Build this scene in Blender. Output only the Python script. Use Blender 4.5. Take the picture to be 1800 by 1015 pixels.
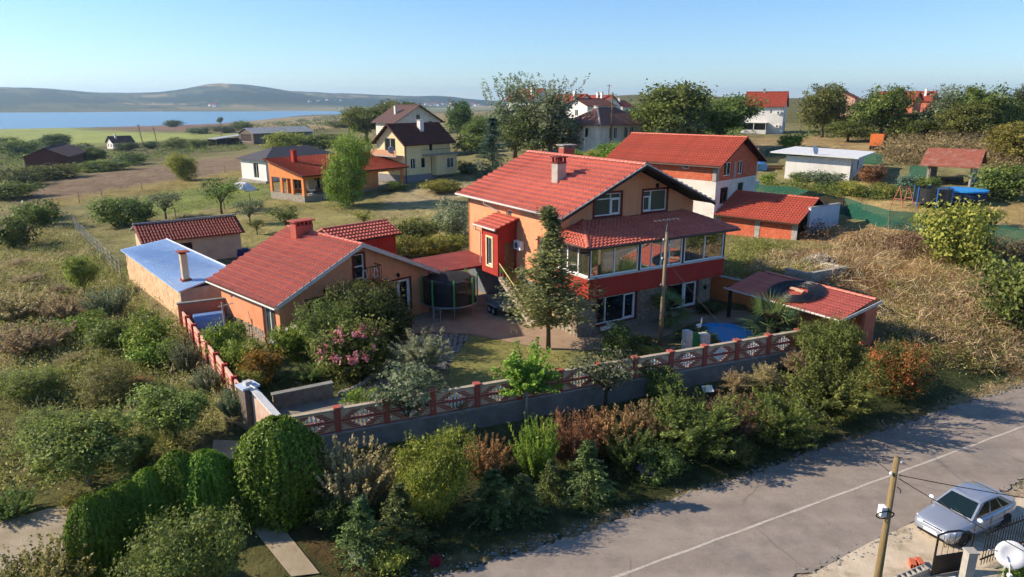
import bpy, bmesh, math, random
import numpy as np
from mathutils import Vector, Matrix, Quaternion
R = math.radians
scene = bpy.context.scene
for o in list(bpy.data.objects): bpy.data.objects.remove(o)
C = scene.collection
# ---------------------------------------------------------------- camera, sky, sun, exposure
cam_d = bpy.data.cameras.new('camera'); cam = bpy.data.objects.new('camera', cam_d); C.objects.link(cam)
cam.location = (0, 0, 15); cam.rotation_euler = (R(90 - 15.1), 0, 0)
cam_d.sensor_width = 36; cam_d.lens = 36 * 1220 / 1800; cam_d.clip_start = .1; cam_d.clip_end = 40000
scene.camera = cam
SUN_AZ, SUN_EL = R(-85), R(30)
world = bpy.data.worlds.new('World'); scene.world = world; world.use_nodes = True
wn = world.node_tree; bg = wn.nodes['Background']
sky = wn.nodes.new('ShaderNodeTexSky'); sky.sky_type = 'NISHITA'; sky.sun_disc = False
sky.sun_elevation = SUN_EL; sky.sun_rotation = SUN_AZ; sky.altitude = 50; sky.air_density = 1.0; sky.dust_density = .1; sky.ozone_density = 7.0
wn.links.new(sky.outputs[0], bg.inputs[0]); bg.inputs[1].default_value = .101
sun_d = bpy.data.lights.new('sun', 'SUN'); sun_d.energy = 4.5; sun_d.angle = R(.55); sun_d.color = (1, .86, .68)
sun = bpy.data.objects.new('sun', sun_d); C.objects.link(sun)
_to = Vector((math.sin(SUN_AZ) * math.cos(SUN_EL), math.cos(SUN_AZ) * math.cos(SUN_EL), math.sin(SUN_EL)))
sun.rotation_euler = (-_to).to_track_quat('-Z', 'Y').to_euler(); sun.location = (-60, 40, 60)
scene.view_settings.view_transform = 'Standard'; scene.view_settings.look = 'None'
scene.view_settings.exposure = .85; scene.view_settings.gamma = 1
scene.cycles.use_denoising = True; scene.cycles.denoising_prefilter = 'FAST'; scene.cycles.max_bounces = 5; scene.cycles.diffuse_bounces = 3; scene.cycles.glossy_bounces = 2
scene.cycles.transmission_bounces = 2; scene.cycles.transparent_max_bounces = 6; scene.cycles.volume_bounces = 0
scene.cycles.use_adaptive_sampling = True; scene.cycles.adaptive_threshold = .03
# ---------------------------------------------------------------- helpers
class MB:
    """collects shapes into one mesh"""
    def __init__(s): s.v = []; s.f = []; s.m = []; s.cur = 0
    def add(s, vs, fs):
        b = len(s.v); s.v += [tuple(map(float, p)) for p in vs]
        s.f += [tuple(b + i for i in f) for f in fs]; s.m += [s.cur] * len(fs); return s
    def box(s, x0, x1, y0, y1, z0, z1):
        return s.add([(x0,y0,z0),(x1,y0,z0),(x1,y1,z0),(x0,y1,z0),(x0,y0,z1),(x1,y0,z1),(x1,y1,z1),(x0,y1,z1)],
                     [(3,2,1,0),(4,5,6,7),(0,1,5,4),(1,2,6,5),(2,3,7,6),(3,0,4,7)])
    def hexa(s, p): return s.add(p, [(3,2,1,0),(4,5,6,7),(0,1,5,4),(1,2,6,5),(2,3,7,6),(3,0,4,7)])
    def prism(s, poly, ofs):
        n = len(poly); ofs = Vector(ofs); a = [Vector(p) for p in poly]
        return s.add(a + [p + ofs for p in a], [tuple(range(n))[::-1], tuple(range(n, 2*n))] + [(i, (i+1) % n, n + (i+1) % n, n + i) for i in range(n)])
    def slab(s, poly, z0, z1): return s.prism([(p[0], p[1], z0) for p in poly], (0, 0, z1 - z0))
    def tube(s, pts, r, n=8, cap=True):
        pts = [Vector(p) for p in pts]; rs = r if isinstance(r, (list, tuple)) else [r] * len(pts)
        b = len(s.v); up = None
        for i, p in enumerate(pts):
            t = (pts[min(i+1, len(pts)-1)] - pts[max(i-1, 0)])
            t = t.normalized() if t.length > 1e-9 else Vector((0,0,1))
            if up is None: up = Vector((0,0,1)) if abs(t.z) < .9 else Vector((1,0,0))
            sx = up.cross(t).normalized(); sy = t.cross(sx); up = sy.copy() if abs(t.dot(sy)) < .99 else up
            for k in range(n):
                a = 2 * math.pi * k / n; q = p + (sx * math.cos(a) + sy * math.sin(a)) * rs[i]; s.v.append(tuple(q))
        m = len(pts)
        for i in range(m - 1):
            for k in range(n):
                s.f.append((b+i*n+k, b+i*n+(k+1) % n, b+(i+1)*n+(k+1) % n, b+(i+1)*n+k)); s.m.append(s.cur)
        if cap:
            s.f.append(tuple(b + k for k in range(n))[::-1]); s.f.append(tuple(b+(m-1)*n+k for k in range(n))); s.m += [s.cur]*2
        return s
    def lathe(s, prof, n=16, o=(0,0,0)):
        b = len(s.v); m = len(prof)
        for r, z in prof:
            for k in range(n):
                a = 2*math.pi*k/n; s.v.append((o[0] + r*math.cos(a), o[1] + r*math.sin(a), o[2] + z))
        for i in range(m-1):
            for k in range(n): s.f.append((b+i*n+k, b+i*n+(k+1) % n, b+(i+1)*n+(k+1) % n, b+(i+1)*n+k)); s.m.append(s.cur)
        s.f.append(tuple(b+k for k in range(n))[::-1]); s.f.append(tuple(b+(m-1)*n+k for k in range(n))); s.m += [s.cur]*2
        return s
    def ball(s, c, r, n=8, m=6, jit=0, rng=None):
        rx, ry, rz = r if isinstance(r, (tuple, list)) else (r, r, r); b = len(s.v)
        for i in range(m + 1):
            th = math.pi * i / m
            for k in range(n):
                a = 2*math.pi*k/n; q = 1 + (rng.uniform(-jit, jit) if rng and 0 < i < m else 0)
                s.v.append((c[0] + q*rx*math.sin(th)*math.cos(a), c[1] + q*ry*math.sin(th)*math.sin(a), c[2] - q*rz*math.cos(th)))
        for i in range(m):
            for k in range(n): s.f.append((b+i*n+k, b+i*n+(k+1) % n, b+(i+1)*n+(k+1) % n, b+(i+1)*n+k)); s.m.append(s.cur)
        return s
    def pbox(s, P, x0, x1, z0, z1, d0, d1):
        """box on a wall plane P; d outward"""
        q = [P(x0,z0,d0), P(x1,z0,d0), P(x1,z1,d0), P(x0,z1,d0), P(x0,z0,d1), P(x1,z0,d1), P(x1,z1,d1), P(x0,z1,d1)]
        return s.hexa(q)
    def mesh(s, name, mats, smooth=False):
        me = bpy.data.meshes.new(name); me.from_pydata(s.v, [], s.f)
        mats = mats if isinstance(mats, (list, tuple)) else [mats]
        for m in mats: me.materials.append(m)
        if len(mats) > 1: me.polygons.foreach_set('material_index', s.m)
        if smooth: me.polygons.foreach_set('use_smooth', [True] * len(me.polygons))
        me.update(); return me
    def build(s, name, mats, parent=None, smooth=False, **kw):
        return link(name, s.mesh(name, mats, smooth), parent, **kw)
def link(name, me, parent=None, loc=None, rot=None, scl=None, **kw):
    o = bpy.data.objects.new(name, me); C.objects.link(o)
    if parent: o.parent = parent
    if loc is not None: o.location = loc
    if rot is not None: o.rotation_euler = rot
    if scl is not None: o.scale = scl
    for k, v in kw.items(): o[k] = v
    return o
def tag(o, label=None, cat=None, group=None, kind=None):
    if label: o['label'] = label
    if cat: o['category'] = cat
    if group: o['group'] = group
    if kind: o['kind'] = kind
    return o
def thing(name, label, cat, loc=(0,0,0), rz=0., group=None):
    o = bpy.data.objects.new(name, None); C.objects.link(o); o.empty_display_size = .3
    o.location = loc; o.rotation_euler = (0, 0, rz)
    return tag(o, label, cat, group)
def copy_tree(o, parent=None):
    c = o.copy(); C.objects.link(c)
    if parent is not None: c.parent = parent
    for ch in list(o.children): copy_tree(ch, c)
    return c
class Pl:
    """wall plane: origin, direction along the wall; normal points out"""
    def __init__(s, o, ex): s.o = Vector(o); s.ex = Vector(ex).normalized(); s.n = s.ex.cross(Vector((0,0,1)))
    def __call__(s, x, z, d=0.): return s.o + s.ex*x + Vector((0,0,z)) + s.n*d
def clip(poly, a, b, c):
    out = []
    for i in range(len(poly)):
        p, q = poly[i], poly[(i+1) % len(poly)]; fp, fq = a*p[0]+b*p[1]-c, a*q[0]+b*q[1]-c
        if fp <= 1e-9: out.append(p)
        if (fp < -1e-9 and fq > 1e-9) or (fp > 1e-9 and fq < -1e-9):
            t = fp/(fp-fq); out.append((p[0]+t*(q[0]-p[0]), p[1]+t*(q[1]-p[1])))
    return out
def wall_mesh(mb, P, w, prof, holes, th=.25, z0=0.):
    """wall with openings. prof: [(x, top z)] polyline"""
    xs = sorted(set([0, w] + [p[0] for p in prof] + [h[0] for h in holes] + [h[1] for h in holes]))
    zmax = max(p[1] for p in prof)
    zs = sorted(set([z0, zmax] + [h[2] for h in holes] + [h[3] for h in holes]))
    def top(x):
        for (xa, za), (xb, zb) in zip(prof, prof[1:]):
            if xa - 1e-6 <= x <= xb + 1e-6: return za + (zb-za)*(x-xa)/max(xb-xa, 1e-9)
        return prof[-1][1]
    for xa, xb in zip(xs, xs[1:]):
        if xb - xa < 1e-6: continue
        ha, hb = top(xa + 1e-7), top(xb - 1e-7)
        solid = []
        for za, zb in zip(zs, zs[1:]):
            xm, zm = (xa+xb)/2, (za+zb)/2
            if any(h[0] < xm < h[1] and h[2] < zm < h[3] for h in holes): continue
            if solid and abs(solid[-1][1]-za) < 1e-9: solid[-1][1] = zb
            else: solid.append([za, zb])
        for za, zb in solid:
            m = (hb-ha)/(xb-xa)
            poly = clip([(xa,za),(xb,za),(xb,zb),(xa,zb)], -m, 1, ha - m*xa)
            if len(poly) >= 3:
                mb.prism([P(x, z, 0) for x, z in poly], tuple(P.n * -th))
    return mb
def window(parent, P, x0, x1, z0, z1, frame, glass, mull=(), trans=(), fw=.07, depth=.10, trim=None, tw=.12, sill=None, name='window', doors=()):
    """frame (part) with pane and surround (sub-parts)"""
    mb = MB(); d0, d1 = -depth - .05, -depth + .02
    mb.pbox(P, x0, x1, z0, z0+fw, d0, d1); mb.pbox(P, x0, x1, z1-fw, z1, d0, d1)
    mb.pbox(P, x0, x0+fw, z0+fw, z1-fw, d0, d1); mb.pbox(P, x1-fw, x1, z0+fw, z1-fw, d0, d1)
    for m in mull: mb.pbox(P, m-fw/2, m+fw/2, z0+fw, z1-fw, d0-.003, d1-.003)
    for t in trans: mb.pbox(P, x0+fw, x1-fw, t-fw/2, t+fw/2, d0-.006, d1-.006)
    for a, b, c, d in doors:
        mb.pbox(P, a, b, c, c+.11, d0, d1+.012); mb.pbox(P, a, b, d-.09, d, d0, d1+.012)
        mb.pbox(P, a, a+.09, c+.11, d-.09, d0, d1+.012); mb.pbox(P, b-.09, b, c+.11, d-.09, d0, d1+.012)
    w = mb.build(name, frame, parent)
    MB().pbox(P, x0+fw*.5, x1-fw*.5, z0+fw*.5, z1-fw*.5, d0+.01, d0+.025).build('pane', glass, w)
    if trim:
        t = MB(); t.pbox(P, x0-tw, x1+tw, z1, z1+tw, 0, .035); t.pbox(P, x0-tw, x0, z0, z1, 0, .035); t.pbox(P, x1, x1+tw, z0, z1, 0, .035)
        t.pbox(P, x0-tw, x1+tw, z0-tw, z0, 0, .035); t.build('surround', trim, w)
    if sill: MB().pbox(P, x0-.08, x1+.08, z0-.06, z0-.002, -depth, .08).build('sill', sill, w)
    return w
_course_cache = {}; _jit = random.Random(77)
def roof_courses(parent, p0, eu, es, L, S, mat, course=.38, wave=.3, ul=None, ur=None, step=.09, amp=.035, first=0., name='tile_course', spw=4):
    """rows of roof tiles, each row a piece: p0 lower left corner, eu along the eave, es up the slope"""
    eu = Vector(eu).normalized(); es = Vector(es).normalized(); n = eu.cross(es)
    if n.z < 0: n = -n
    p0 = Vector(p0); k = 0; s = first
    M = Matrix((eu, es, n)).transposed().to_4x4()
    while s < S - .08:
        c = min(course, S - s)
        a0, b0 = (ul(s), ur(s)) if ul else (0, L); a1, b1 = (ul(s+c), ur(s+c)) if ul else (0, L)
        key = (round(a0,3), round(b0,3), round(a1,3), round(b1,3), round(c,3), mat.name, wave, step)
        me = _course_cache.get(key)
        if me is None:
            ns = max(4, int((b0-a0)/wave*spw)); v = []; f = []
            for i in range(ns+1):
                t = i/ns; x0 = a0+(b0-a0)*t; x1 = a1+(b1-a1)*t
                w0 = amp*math.sin(2*math.pi*x0/wave); w1 = amp*math.sin(2*math.pi*x1/wave)
                xm = (x0+x1)/2
                v += [(x0, 0, -.01), (x0, -.012+w0*.6, step+w0), (xm, c*.3, step*.75+w0), (xm, c*.68, .012+w1), (x1, c+.015, .006+w1)]
            for i in range(ns):
                a = i*5; f += [(a, a+5, a+6, a+1), (a+1, a+6, a+7, a+2), (a+2, a+7, a+8, a+3), (a+3, a+8, a+9, a+4)]
            f += [(0,1,2,3,4), (ns*5+4, ns*5+3, ns*5+2, ns*5+1, ns*5)]
            me = bpy.data.meshes.new(name); me.from_pydata(v, [], f); me.materials.append(mat)
            me.polygons.foreach_set('use_smooth', [False]*len(f)); me.update(); _course_cache[key] = me
        o = link(name, me, parent)
        Mk = M.copy(); Mk.translation = p0 + es*(s+_jit.uniform(-.012, .012)) + n*_jit.uniform(-.004, .006); o.matrix_local = Mk @ Matrix.Rotation(_jit.uniform(-.0012, .0012), 4, 'Z')
        s += c; k += 1
def ridge_caps(parent, a, b, mat, r=.13, ln=.42, name='ridge_tile'):
    a = Vector(a); b = Vector(b); d = b-a; n = max(1, int(d.length/ln)); t = d.normalized()
    mb = MB(); pts = 7
    vs = []
    for i, (x, rr) in enumerate(((0, r*1.12), (d.length/n+.03, r*.92))):
        for k in range(pts):
            an = math.pi*k/(pts-1); vs.append((x, rr*math.cos(an), rr*math.sin(an)*.75))
    mb.add(vs, [(k, k+1, pts+k+1, pts+k) for k in range(pts-1)] + [tuple(range(pts))])
    me = mb.mesh(name, mat)
    rot = t.to_track_quat('X', 'Z').to_euler()
    for i in range(n): link(name, me, parent, loc=a+t*(d.length/n*i), rot=rot)

# ---------------------------------------------------------------- materials
_mats = {}
def srgb(h):
    if isinstance(h, str):
        h = h.lstrip('#'); c = [int(h[i:i+2], 16)/255 for i in (0, 2, 4)]
        return tuple(x/12.92 if x <= .04045 else ((x+.055)/1.055)**2.4 for x in c)
    return h
def mk(name, c1, c2=None, scale=4., rough=.8, bump=0., bscale=40., spec=.3, metal=0., mix=.5, c3=None, scale3=.6, amt3=.35, detail=4, coord='Object', stretch=None, coat=0., brick=None, streak=0., objrand=0.):
    if name in _mats: return _mats[name]
    m = bpy.data.materials.new(name); m.use_nodes = True; nt = m.node_tree; N = nt.nodes; L = nt.links
    b = N['Principled BSDF']; b.inputs['Roughness'].default_value = rough; b.inputs['Specular IOR Level'].default_value = spec
    b.inputs['Metallic'].default_value = metal; b.inputs['Coat Weight'].default_value = coat; b.inputs['Coat Roughness'].default_value = .08
    c1 = srgb(c1); c2 = srgb(c2) if c2 else tuple(x*.8 for x in c1)
    tc = N.new('ShaderNodeTexCoord'); co = tc.outputs[coord]
    if stretch:
        mp = N.new('ShaderNodeMapping'); mp.inputs['Scale'].default_value = stretch; L.new(co, mp.inputs[0]); co = mp.outputs[0]
    no = N.new('ShaderNodeTexNoise'); no.inputs['Scale'].default_value = scale; no.inputs['Detail'].default_value = detail; no.inputs['Roughness'].default_value = .62
    L.new(co, no.inputs['Vector'])
    rp = N.new('ShaderNodeValToRGB'); rp.color_ramp.elements[0].position = mix-.18; rp.color_ramp.elements[1].position = mix+.18
    rp.color_ramp.elements[0].color = (*c1, 1); rp.color_ramp.elements[1].color = (*c2, 1); L.new(no.outputs[0], rp.inputs[0])
    col = rp.outputs[0]
    if c3:
        n3 = N.new('ShaderNodeTexNoise'); n3.inputs['Scale'].default_value = scale3; n3.inputs['Detail'].default_value = 6; n3.inputs['Roughness'].default_value = .7; L.new(co, n3.inputs['Vector'])
        r3 = N.new('ShaderNodeValToRGB'); r3.color_ramp.elements[0].position = .5; r3.color_ramp.elements[1].position = .68
        r3.color_ramp.elements[0].color = (0,0,0,1); r3.color_ramp.elements[1].color = (amt3,)*3+(1,); L.new(n3.outputs[0], r3.inputs[0])
        mx = N.new('ShaderNodeMixRGB'); L.new(r3.outputs[0], mx.inputs[0]); L.new(col, mx.inputs[1]); mx.inputs[2].default_value = (*srgb(c3), 1); col = mx.outputs[0]
    if streak:
        ms = N.new('ShaderNodeMapping'); ms.inputs['Scale'].default_value = (5, 5, .35); L.new(co, ms.inputs[0])
        ns = N.new('ShaderNodeTexNoise'); ns.inputs['Scale'].default_value = 1.0; ns.inputs['Detail'].default_value = 5; ns.inputs['Roughness'].default_value = .65; L.new(ms.outputs[0], ns.inputs['Vector'])
        rs_ = N.new('ShaderNodeMapRange'); rs_.inputs[1].default_value = .45; rs_.inputs[2].default_value = .75; rs_.inputs[3].default_value = 1; rs_.inputs[4].default_value = 1-streak; L.new(ns.outputs[0], rs_.inputs[0])
        vs_ = N.new('ShaderNodeVectorMath'); vs_.operation = 'SCALE'; L.new(col, vs_.inputs[0]); L.new(rs_.outputs[0], vs_.inputs['Scale']); col = vs_.outputs[0]
    if objrand:
        oi = N.new('ShaderNodeObjectInfo'); ro = N.new('ShaderNodeMapRange'); ro.inputs[3].default_value = 1-objrand; ro.inputs[4].default_value = 1+objrand; L.new(oi.outputs['Random'], ro.inputs[0])
        vo = N.new('ShaderNodeVectorMath'); vo.operation = 'SCALE'; L.new(col, vo.inputs[0]); L.new(ro.outputs[0], vo.inputs['Scale']); col = vo.outputs[0]
    if brick:
        bt = N.new('ShaderNodeTexBrick'); bt.inputs['Scale'].default_value = 1; bt.inputs['Brick Width'].default_value = brick[0]; bt.inputs['Row Height'].default_value = brick[1]
        bt.inputs['Mortar Size'].default_value = brick[2]; bt.inputs['Color1'].default_value = (1,1,1,1); bt.inputs['Color2'].default_value = (.8,.8,.8,1); bt.inputs['Mortar'].default_value = (brick[3],)*3+(1,)
        L.new(co, bt.inputs['Vector'])
        mx = N.new('ShaderNodeMixRGB'); mx.blend_type = 'MULTIPLY'; mx.inputs[0].default_value = 1; L.new(col, mx.inputs[1]); L.new(bt.outputs[0], mx.inputs[2]); col = mx.outputs[0]
    L.new(col, b.inputs['Base Color'])
    if bump:
        nb = N.new('ShaderNodeTexNoise'); nb.inputs['Scale'].default_value = bscale; nb.inputs['Detail'].default_value = 3; L.new(co, nb.inputs['Vector'])
        bp = N.new('ShaderNodeBump'); bp.inputs['Strength'].default_value = bump; bp.inputs['Distance'].default_value = .05; L.new(nb.outputs[0], bp.inputs['Height']); L.new(bp.outputs[0], b.inputs['Normal'])
    _mats[name] = m; return m
def glassy(name, c, rough=.04, spec=.8, trans=0.):
    m = bpy.data.materials.new(name); m.use_nodes = True; nt = m.node_tree; b = nt.nodes['Principled BSDF']
    b.inputs['Base Color'].default_value = (*srgb(c), 1); b.inputs['Roughness'].default_value = rough; b.inputs['Specular IOR Level'].default_value = spec
    if trans: b.inputs['IOR'].default_value = 2.6
    if trans:
        t = nt.nodes.new('ShaderNodeBsdfTransparent'); t.inputs[0].default_value = (.62, .68, .66, 1); mx = nt.nodes.new('ShaderNodeMixShader'); mx.inputs[0].default_value = trans
        nt.links.new(b.outputs[0], mx.inputs[1]); nt.links.new(t.outputs[0], mx.inputs[2]); nt.links.new(mx.outputs[0], nt.nodes['Material Output'].inputs[0])
    return m
def leafmat(name, dark, light, trans=.38, rough=.55, spec=.25, hue=.03, third=None):
    if name in _mats: return _mats[name]
    m = bpy.data.materials.new(name); m.use_nodes = True; nt = m.node_tree; N = nt.nodes; L = nt.links
    b = N['Principled BSDF']; b.inputs['Roughness'].default_value = rough; b.inputs['Specular IOR Level'].default_value = spec
    at = N.new('ShaderNodeAttribute'); at.attribute_name = 'tint'
    rp = N.new('ShaderNodeValToRGB'); e = rp.color_ramp.elements; e[0].color = (*srgb(dark), 1); e[1].color = (*srgb(light), 1); e[0].position = .1; e[1].position = .85
    if third: e[1].position = .55; x = e.new(.72); x.color = (*srgb(third), 1)
    L.new(at.outputs['Fac'], rp.inputs[0])
    oi = N.new('ShaderNodeObjectInfo'); hs = N.new('ShaderNodeHueSaturation')
    mr = N.new('ShaderNodeMapRange'); mr.inputs[3].default_value = .5-hue; mr.inputs[4].default_value = .5+hue; L.new(oi.outputs['Random'], mr.inputs[0]); L.new(mr.outputs[0], hs.inputs['Hue'])
    mr2 = N.new('ShaderNodeMapRange'); mr2.inputs[3].default_value = .95; mr2.inputs[4].default_value = 1.35; L.new(oi.outputs['Random'], mr2.inputs[0]); L.new(mr2.outputs[0], hs.inputs['Value'])
    L.new(rp.outputs[0], hs.inputs['Color']); L.new(hs.outputs[0], b.inputs['Base Color'])
    tr = N.new('ShaderNodeBsdfTranslucent'); L.new(hs.outputs[0], tr.inputs[0])
    mx = N.new('ShaderNodeMixShader'); mx.inputs[0].default_value = trans; L.new(b.outputs[0], mx.inputs[1]); L.new(tr.outputs[0], mx.inputs[2]); L.new(mx.outputs[0], N['Material Output'].inputs[0])
    _mats[name] = m; return m
M = dict(
 tile=mk('red_metal_tile', '#d27a67', '#c26956', 5, rough=.5, spec=.4, c3='#98463b', scale3=1.6, amt3=.55, objrand=.08, detail=8),
 tile2=mk('orange_red_tile', '#cf6c55', '#bd5c46', 5, rough=.55, spec=.35, c3='#a04a38', scale3=1.6, amt3=.5, objrand=.07, detail=8),
 tile_far=mk('clay_tile_far', '#a8452f', '#8a3a2a', 2.5, rough=.8, c3='#6d4034', scale3=.5, amt3=.6, brick=(.3,.35,.04,.6)),
 tile_old=mk('old_brown_tile', '#7d4a3a', '#5b3a34', 6, rough=.9, c3='#3f302d', scale3=1.5, amt3=.7, bump=.4, bscale=8),
 tile_shed=mk('weathered_clay_tile', '#96402f', '#6e2c24', 5, rough=.75, c3='#b08472', scale3=6, amt3=.5),
 tile_grey=mk('dark_roof_sheet', '#4d4a4e', '#3a383c', 4, rough=.7),
 orange=mk('orange_render', '#e09b72', '#d78f66', 1.2, rough=.9, bump=.12, bscale=60, c3='#bd7449', scale3=.5, amt3=.35, streak=.16),
 orange2=mk('orange_render_bright', '#da8a52', '#d07f4a', 1.2, rough=.9, bump=.1, bscale=60, c3='#b87746', scale3=.7, amt3=.3),
 red=mk('red_render', '#a83529', '#9c2f25', 1.5, rough=.85, bump=.12, bscale=60, c3='#7f2a22', scale3=.6, amt3=.35, streak=.2),
 darkred=mk('dark_red_trim', '#6e2620', '#5f201b', 3, rough=.7),
 soffit=mk('dark_timber', '#3d2a22', '#2c201b', 8, rough=.75, stretch=(1,1,6)),
 white=mk('white_plastic', '#e6e6e4', '#dcdcda', 2, rough=.4, spec=.4),
 gutter=mk('grey_gutter', '#c9c6c0', '#b5b1ab', 3, rough=.5),
 gutter_dark=mk('dark_gutter', '#4a3a35', '#3d302c', 3, rough=.5),
 stone=mk('stone_cladding', '#8d8273', '#5f574e', 6, rough=.9, bump=.7, bscale=6, c3='#a89c88', scale3=3, amt3=.6),
 conc=mk('concrete', '#a9a49a', '#96918a', 2.5, rough=.9, bump=.25, bscale=25, c3='#7e7a72', scale3=.8, amt3=.6),
 conc_warm=mk('warm_concrete', '#b3a58f', '#a0937f', 2.5, rough=.9, bump=.25, bscale=25, c3='#857a69', scale3=.8, amt3=.5),
 plinth=mk('grey_plinth', '#86847e', '#73716b', 1.5, rough=.95, bump=.4, bscale=10, c3='#a09d94', scale3=.7, amt3=.5),
 block=mk('clay_block', '#c4694b', '#b25a3e', 3, rough=.9, c3='#d08a6c', scale3=2, amt3=.5, bump=.3, bscale=20),
 block_pale=mk('pale_clay_block', '#dcbd97', '#cba880', 1.6, rough=.95, c3='#9d7a61', scale3=1.1, amt3=.6, bump=.4, bscale=12),
 cream=mk('cream_render', '#e2d3a4', '#d9c998', 1.2, rough=.9, c3='#c4b486', scale3=.5, amt3=.3, streak=.14),
 beige=mk('beige_render', '#cbb79b', '#bda98d', 1.2, rough=.95, c3='#a39177', scale3=.6, amt3=.4, bump=.2, bscale=20),
 offwhite=mk('offwhite_render', '#dcd6cb', '#cfc8bc', 1.0, rough=.9, c3='#b7afa2', scale3=.5, amt3=.35, streak=.2),
 whitewash=mk('white_render', '#e4e1da', '#d9d6cf', 1.0, rough=.9, c3='#bab6ae', scale3=.45, amt3=.3, streak=.14),
 pinkwall=mk('salmon_render', '#c9775c', '#bb6a50', 1.4, rough=.9, c3='#9a5743', scale3=.8, amt3=.5),
 bluewall=mk('pale_blue_render', '#b9c4d4', '#aab6c8', 1.0, rough=.9),
 bluesheet=mk('blue_roof_sheet', '#abc6e4', '#9bbadf', 2.0, rough=.38, spec=.7, c3='#c4d5e8', scale3=.7, amt3=.5),
 wood=mk('timber', '#6d5139', '#5a4330', 9, rough=.8, stretch=(1,1,.2)),
 oldwood=mk('grey_weathered_timber', '#8d7d66', '#75674f', 6, rough=.9, stretch=(4,4,.4), bump=.4, bscale=30, c3='#a3957b', scale3=3, amt3=.5),
 polewood=mk('pole_timber', '#96805a', '#7c6845', 7, rough=.85, stretch=(5,5,.35), bump=.5, bscale=30, c3='#6b583b', scale3=3, amt3=.5),
 iron=mk('black_iron', '#1e1a19', '#161312', 10, rough=.5, spec=.4),
 steel=mk('galvanised_steel', '#9aa1a6', '#868d92', 5, rough=.45, metal=.6),
 rubber=mk('black_rubber', '#17171a', '#101012', 10, rough=.7),
 blackpipe=mk('black_polythene', '#1b1c1f', '#131416', 10, rough=.35, spec=.5),
 asphalt=mk('asphalt', '#968a7f', '#877c71', .9, rough=.95, bump=.35, bscale=55, c3='#6a6560', scale3=.35, amt3=.6, coord='Object'),
 paint=mk('worn_road_paint', '#bdb4a7', '#a1988b', 9, rough=.8),
 paving=mk('concrete_paving', '#a18b75', '#8f7a66', 1.2, rough=.95, bump=.3, bscale=18, c3='#7c6b5b', scale3=.5, amt3=.5),
 cobble=mk('grey_cobble', '#8b8981', '#6e6c67', 3, rough=.9, bump=.4, bscale=15),
 rock=mk('garden_rock', '#a39a8b', '#7f776b', 3, rough=.95, bump=.6, bscale=8),
 pool=mk('blue_pool_lining', '#3b97cc', '#3388bb', 1.2, rough=.5),
 poolrim=mk('blue_pool_rim', '#2f8dc9', '#2a80b8', 2, rough=.35),
 peach=mk('peach_panel', '#d9b999', '#cba988', 2, rough=.9, bump=.2, bscale=30, c3='#a37b5b', scale3=1, amt3=.4),
 brickred=mk('red_brick', '#ac5a4b', '#994b3f', 5, rough=.85, c3='#a5604f', scale3=3, amt3=.4),
 netgreen=mk('green_shade_net', '#1f5a4a', '#174a3d', 6, rough=.9, stretch=(1,1,3)),
 terracotta=mk('terracotta', '#9a4c33', '#85402b', 6, rough=.85),
 silver=mk('silver_paint', '#a9afba', '#a4aab5', 1, rough=.32, metal=.55, spec=.5, coat=.6),
 plastic_black=mk('black_plastic', '#1d1d1f', '#151517', 4, rough=.5),
 alu=mk('white_dish', '#dcdde0', '#cfd0d4', 3, rough=.45),
 blueplastic=mk('blue_plastic', '#2f6fb5', '#295f9d', 3, rough=.4),
 greenfoam=mk('green_foam_sleeve', '#4f9d57', '#3e8a48', 5, rough=.7),
 pinkwood=mk('pink_painted_timber', '#b06a63', '#9c5a54', 6, rough=.8),
 sheetrust=mk('rusty_sheet', '#9a5a45', '#7d4636', 2.5, rough=.8, c3='#a88d80', scale3=1.2, amt3=.6),
 sheetgrey=mk('grey_sheet', '#a8aaa9', '#93958f', 1.2, rough=.6, c3='#6f6d69', scale3=.4, amt3=.6),
 cloth=mk('pale_cloth', '#cfc2ad', '#bdb09b', 4, rough=.95),
 bark=mk('bark', '#6d5f4e', '#51463a', 9, rough=.95, stretch=(3,3,.6), bump=.6, bscale=20),
 bark_pale=mk('pale_bark', '#b9b0a0', '#8f877a', 7, rough=.9, stretch=(3,3,1.2)),
 twig=mk('dry_twig', '#a08a6c', '#7f6b52', 9, rough=.95),
 hay=mk('dry_stalk', '#b59a72', '#8f7655', 9, rough=.95),
 plate=mk('number_plate_white', '#e2e2dd', '#d6d6d0', 3, rough=.5),
 truck=mk('orange_cab_paint', '#c96a2c', '#b55c25', 4, rough=.6),
 netblack=mk('black_mesh_net', '#14161b', '#0f1014', 10, rough=.9),
 statue=mk('white_statue', '#d6d3cb', '#bcb8af', 6, rough=.8),
)
M['glass'] = glassy('window_glass', '#161b1e', .05, .7)
M['glass_curtain'] = glassy('curtained_glass', '#3c4a46', .12, .6)
M['glass_sun'] = glassy('sunroom_glass', '#4e4d3b', .02, 1.0, .2)  # olive base colour painted in for the field reflected in the panes
M['glass_car'] = glassy('car_glass', '#12201f', .04, .7)
def water_mat(name, col, rough, bump, scale):
    m = bpy.data.materials.new(name); m.use_nodes = True; nt = m.node_tree; b = nt.nodes['Principled BSDF']
    b.inputs['Base Color'].default_value = (*srgb(col), 1); b.inputs['Roughness'].default_value = rough; b.inputs['IOR'].default_value = 1.33
    n = nt.nodes.new('ShaderNodeTexNoise'); n.inputs['Scale'].default_value = scale; n.inputs['Detail'].default_value = 4
    tc = nt.nodes.new('ShaderNodeTexCoord'); nt.links.new(tc.outputs['Object'], n.inputs['Vector'])
    bp = nt.nodes.new('ShaderNodeBump'); bp.inputs['Strength'].default_value = bump; nt.links.new(n.outputs[0], bp.inputs['Height']); nt.links.new(bp.outputs[0], b.inputs['Normal'])
    return m
M['lake'] = water_mat('lake_water', '#5c7f98', .3, .15, .05)
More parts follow.
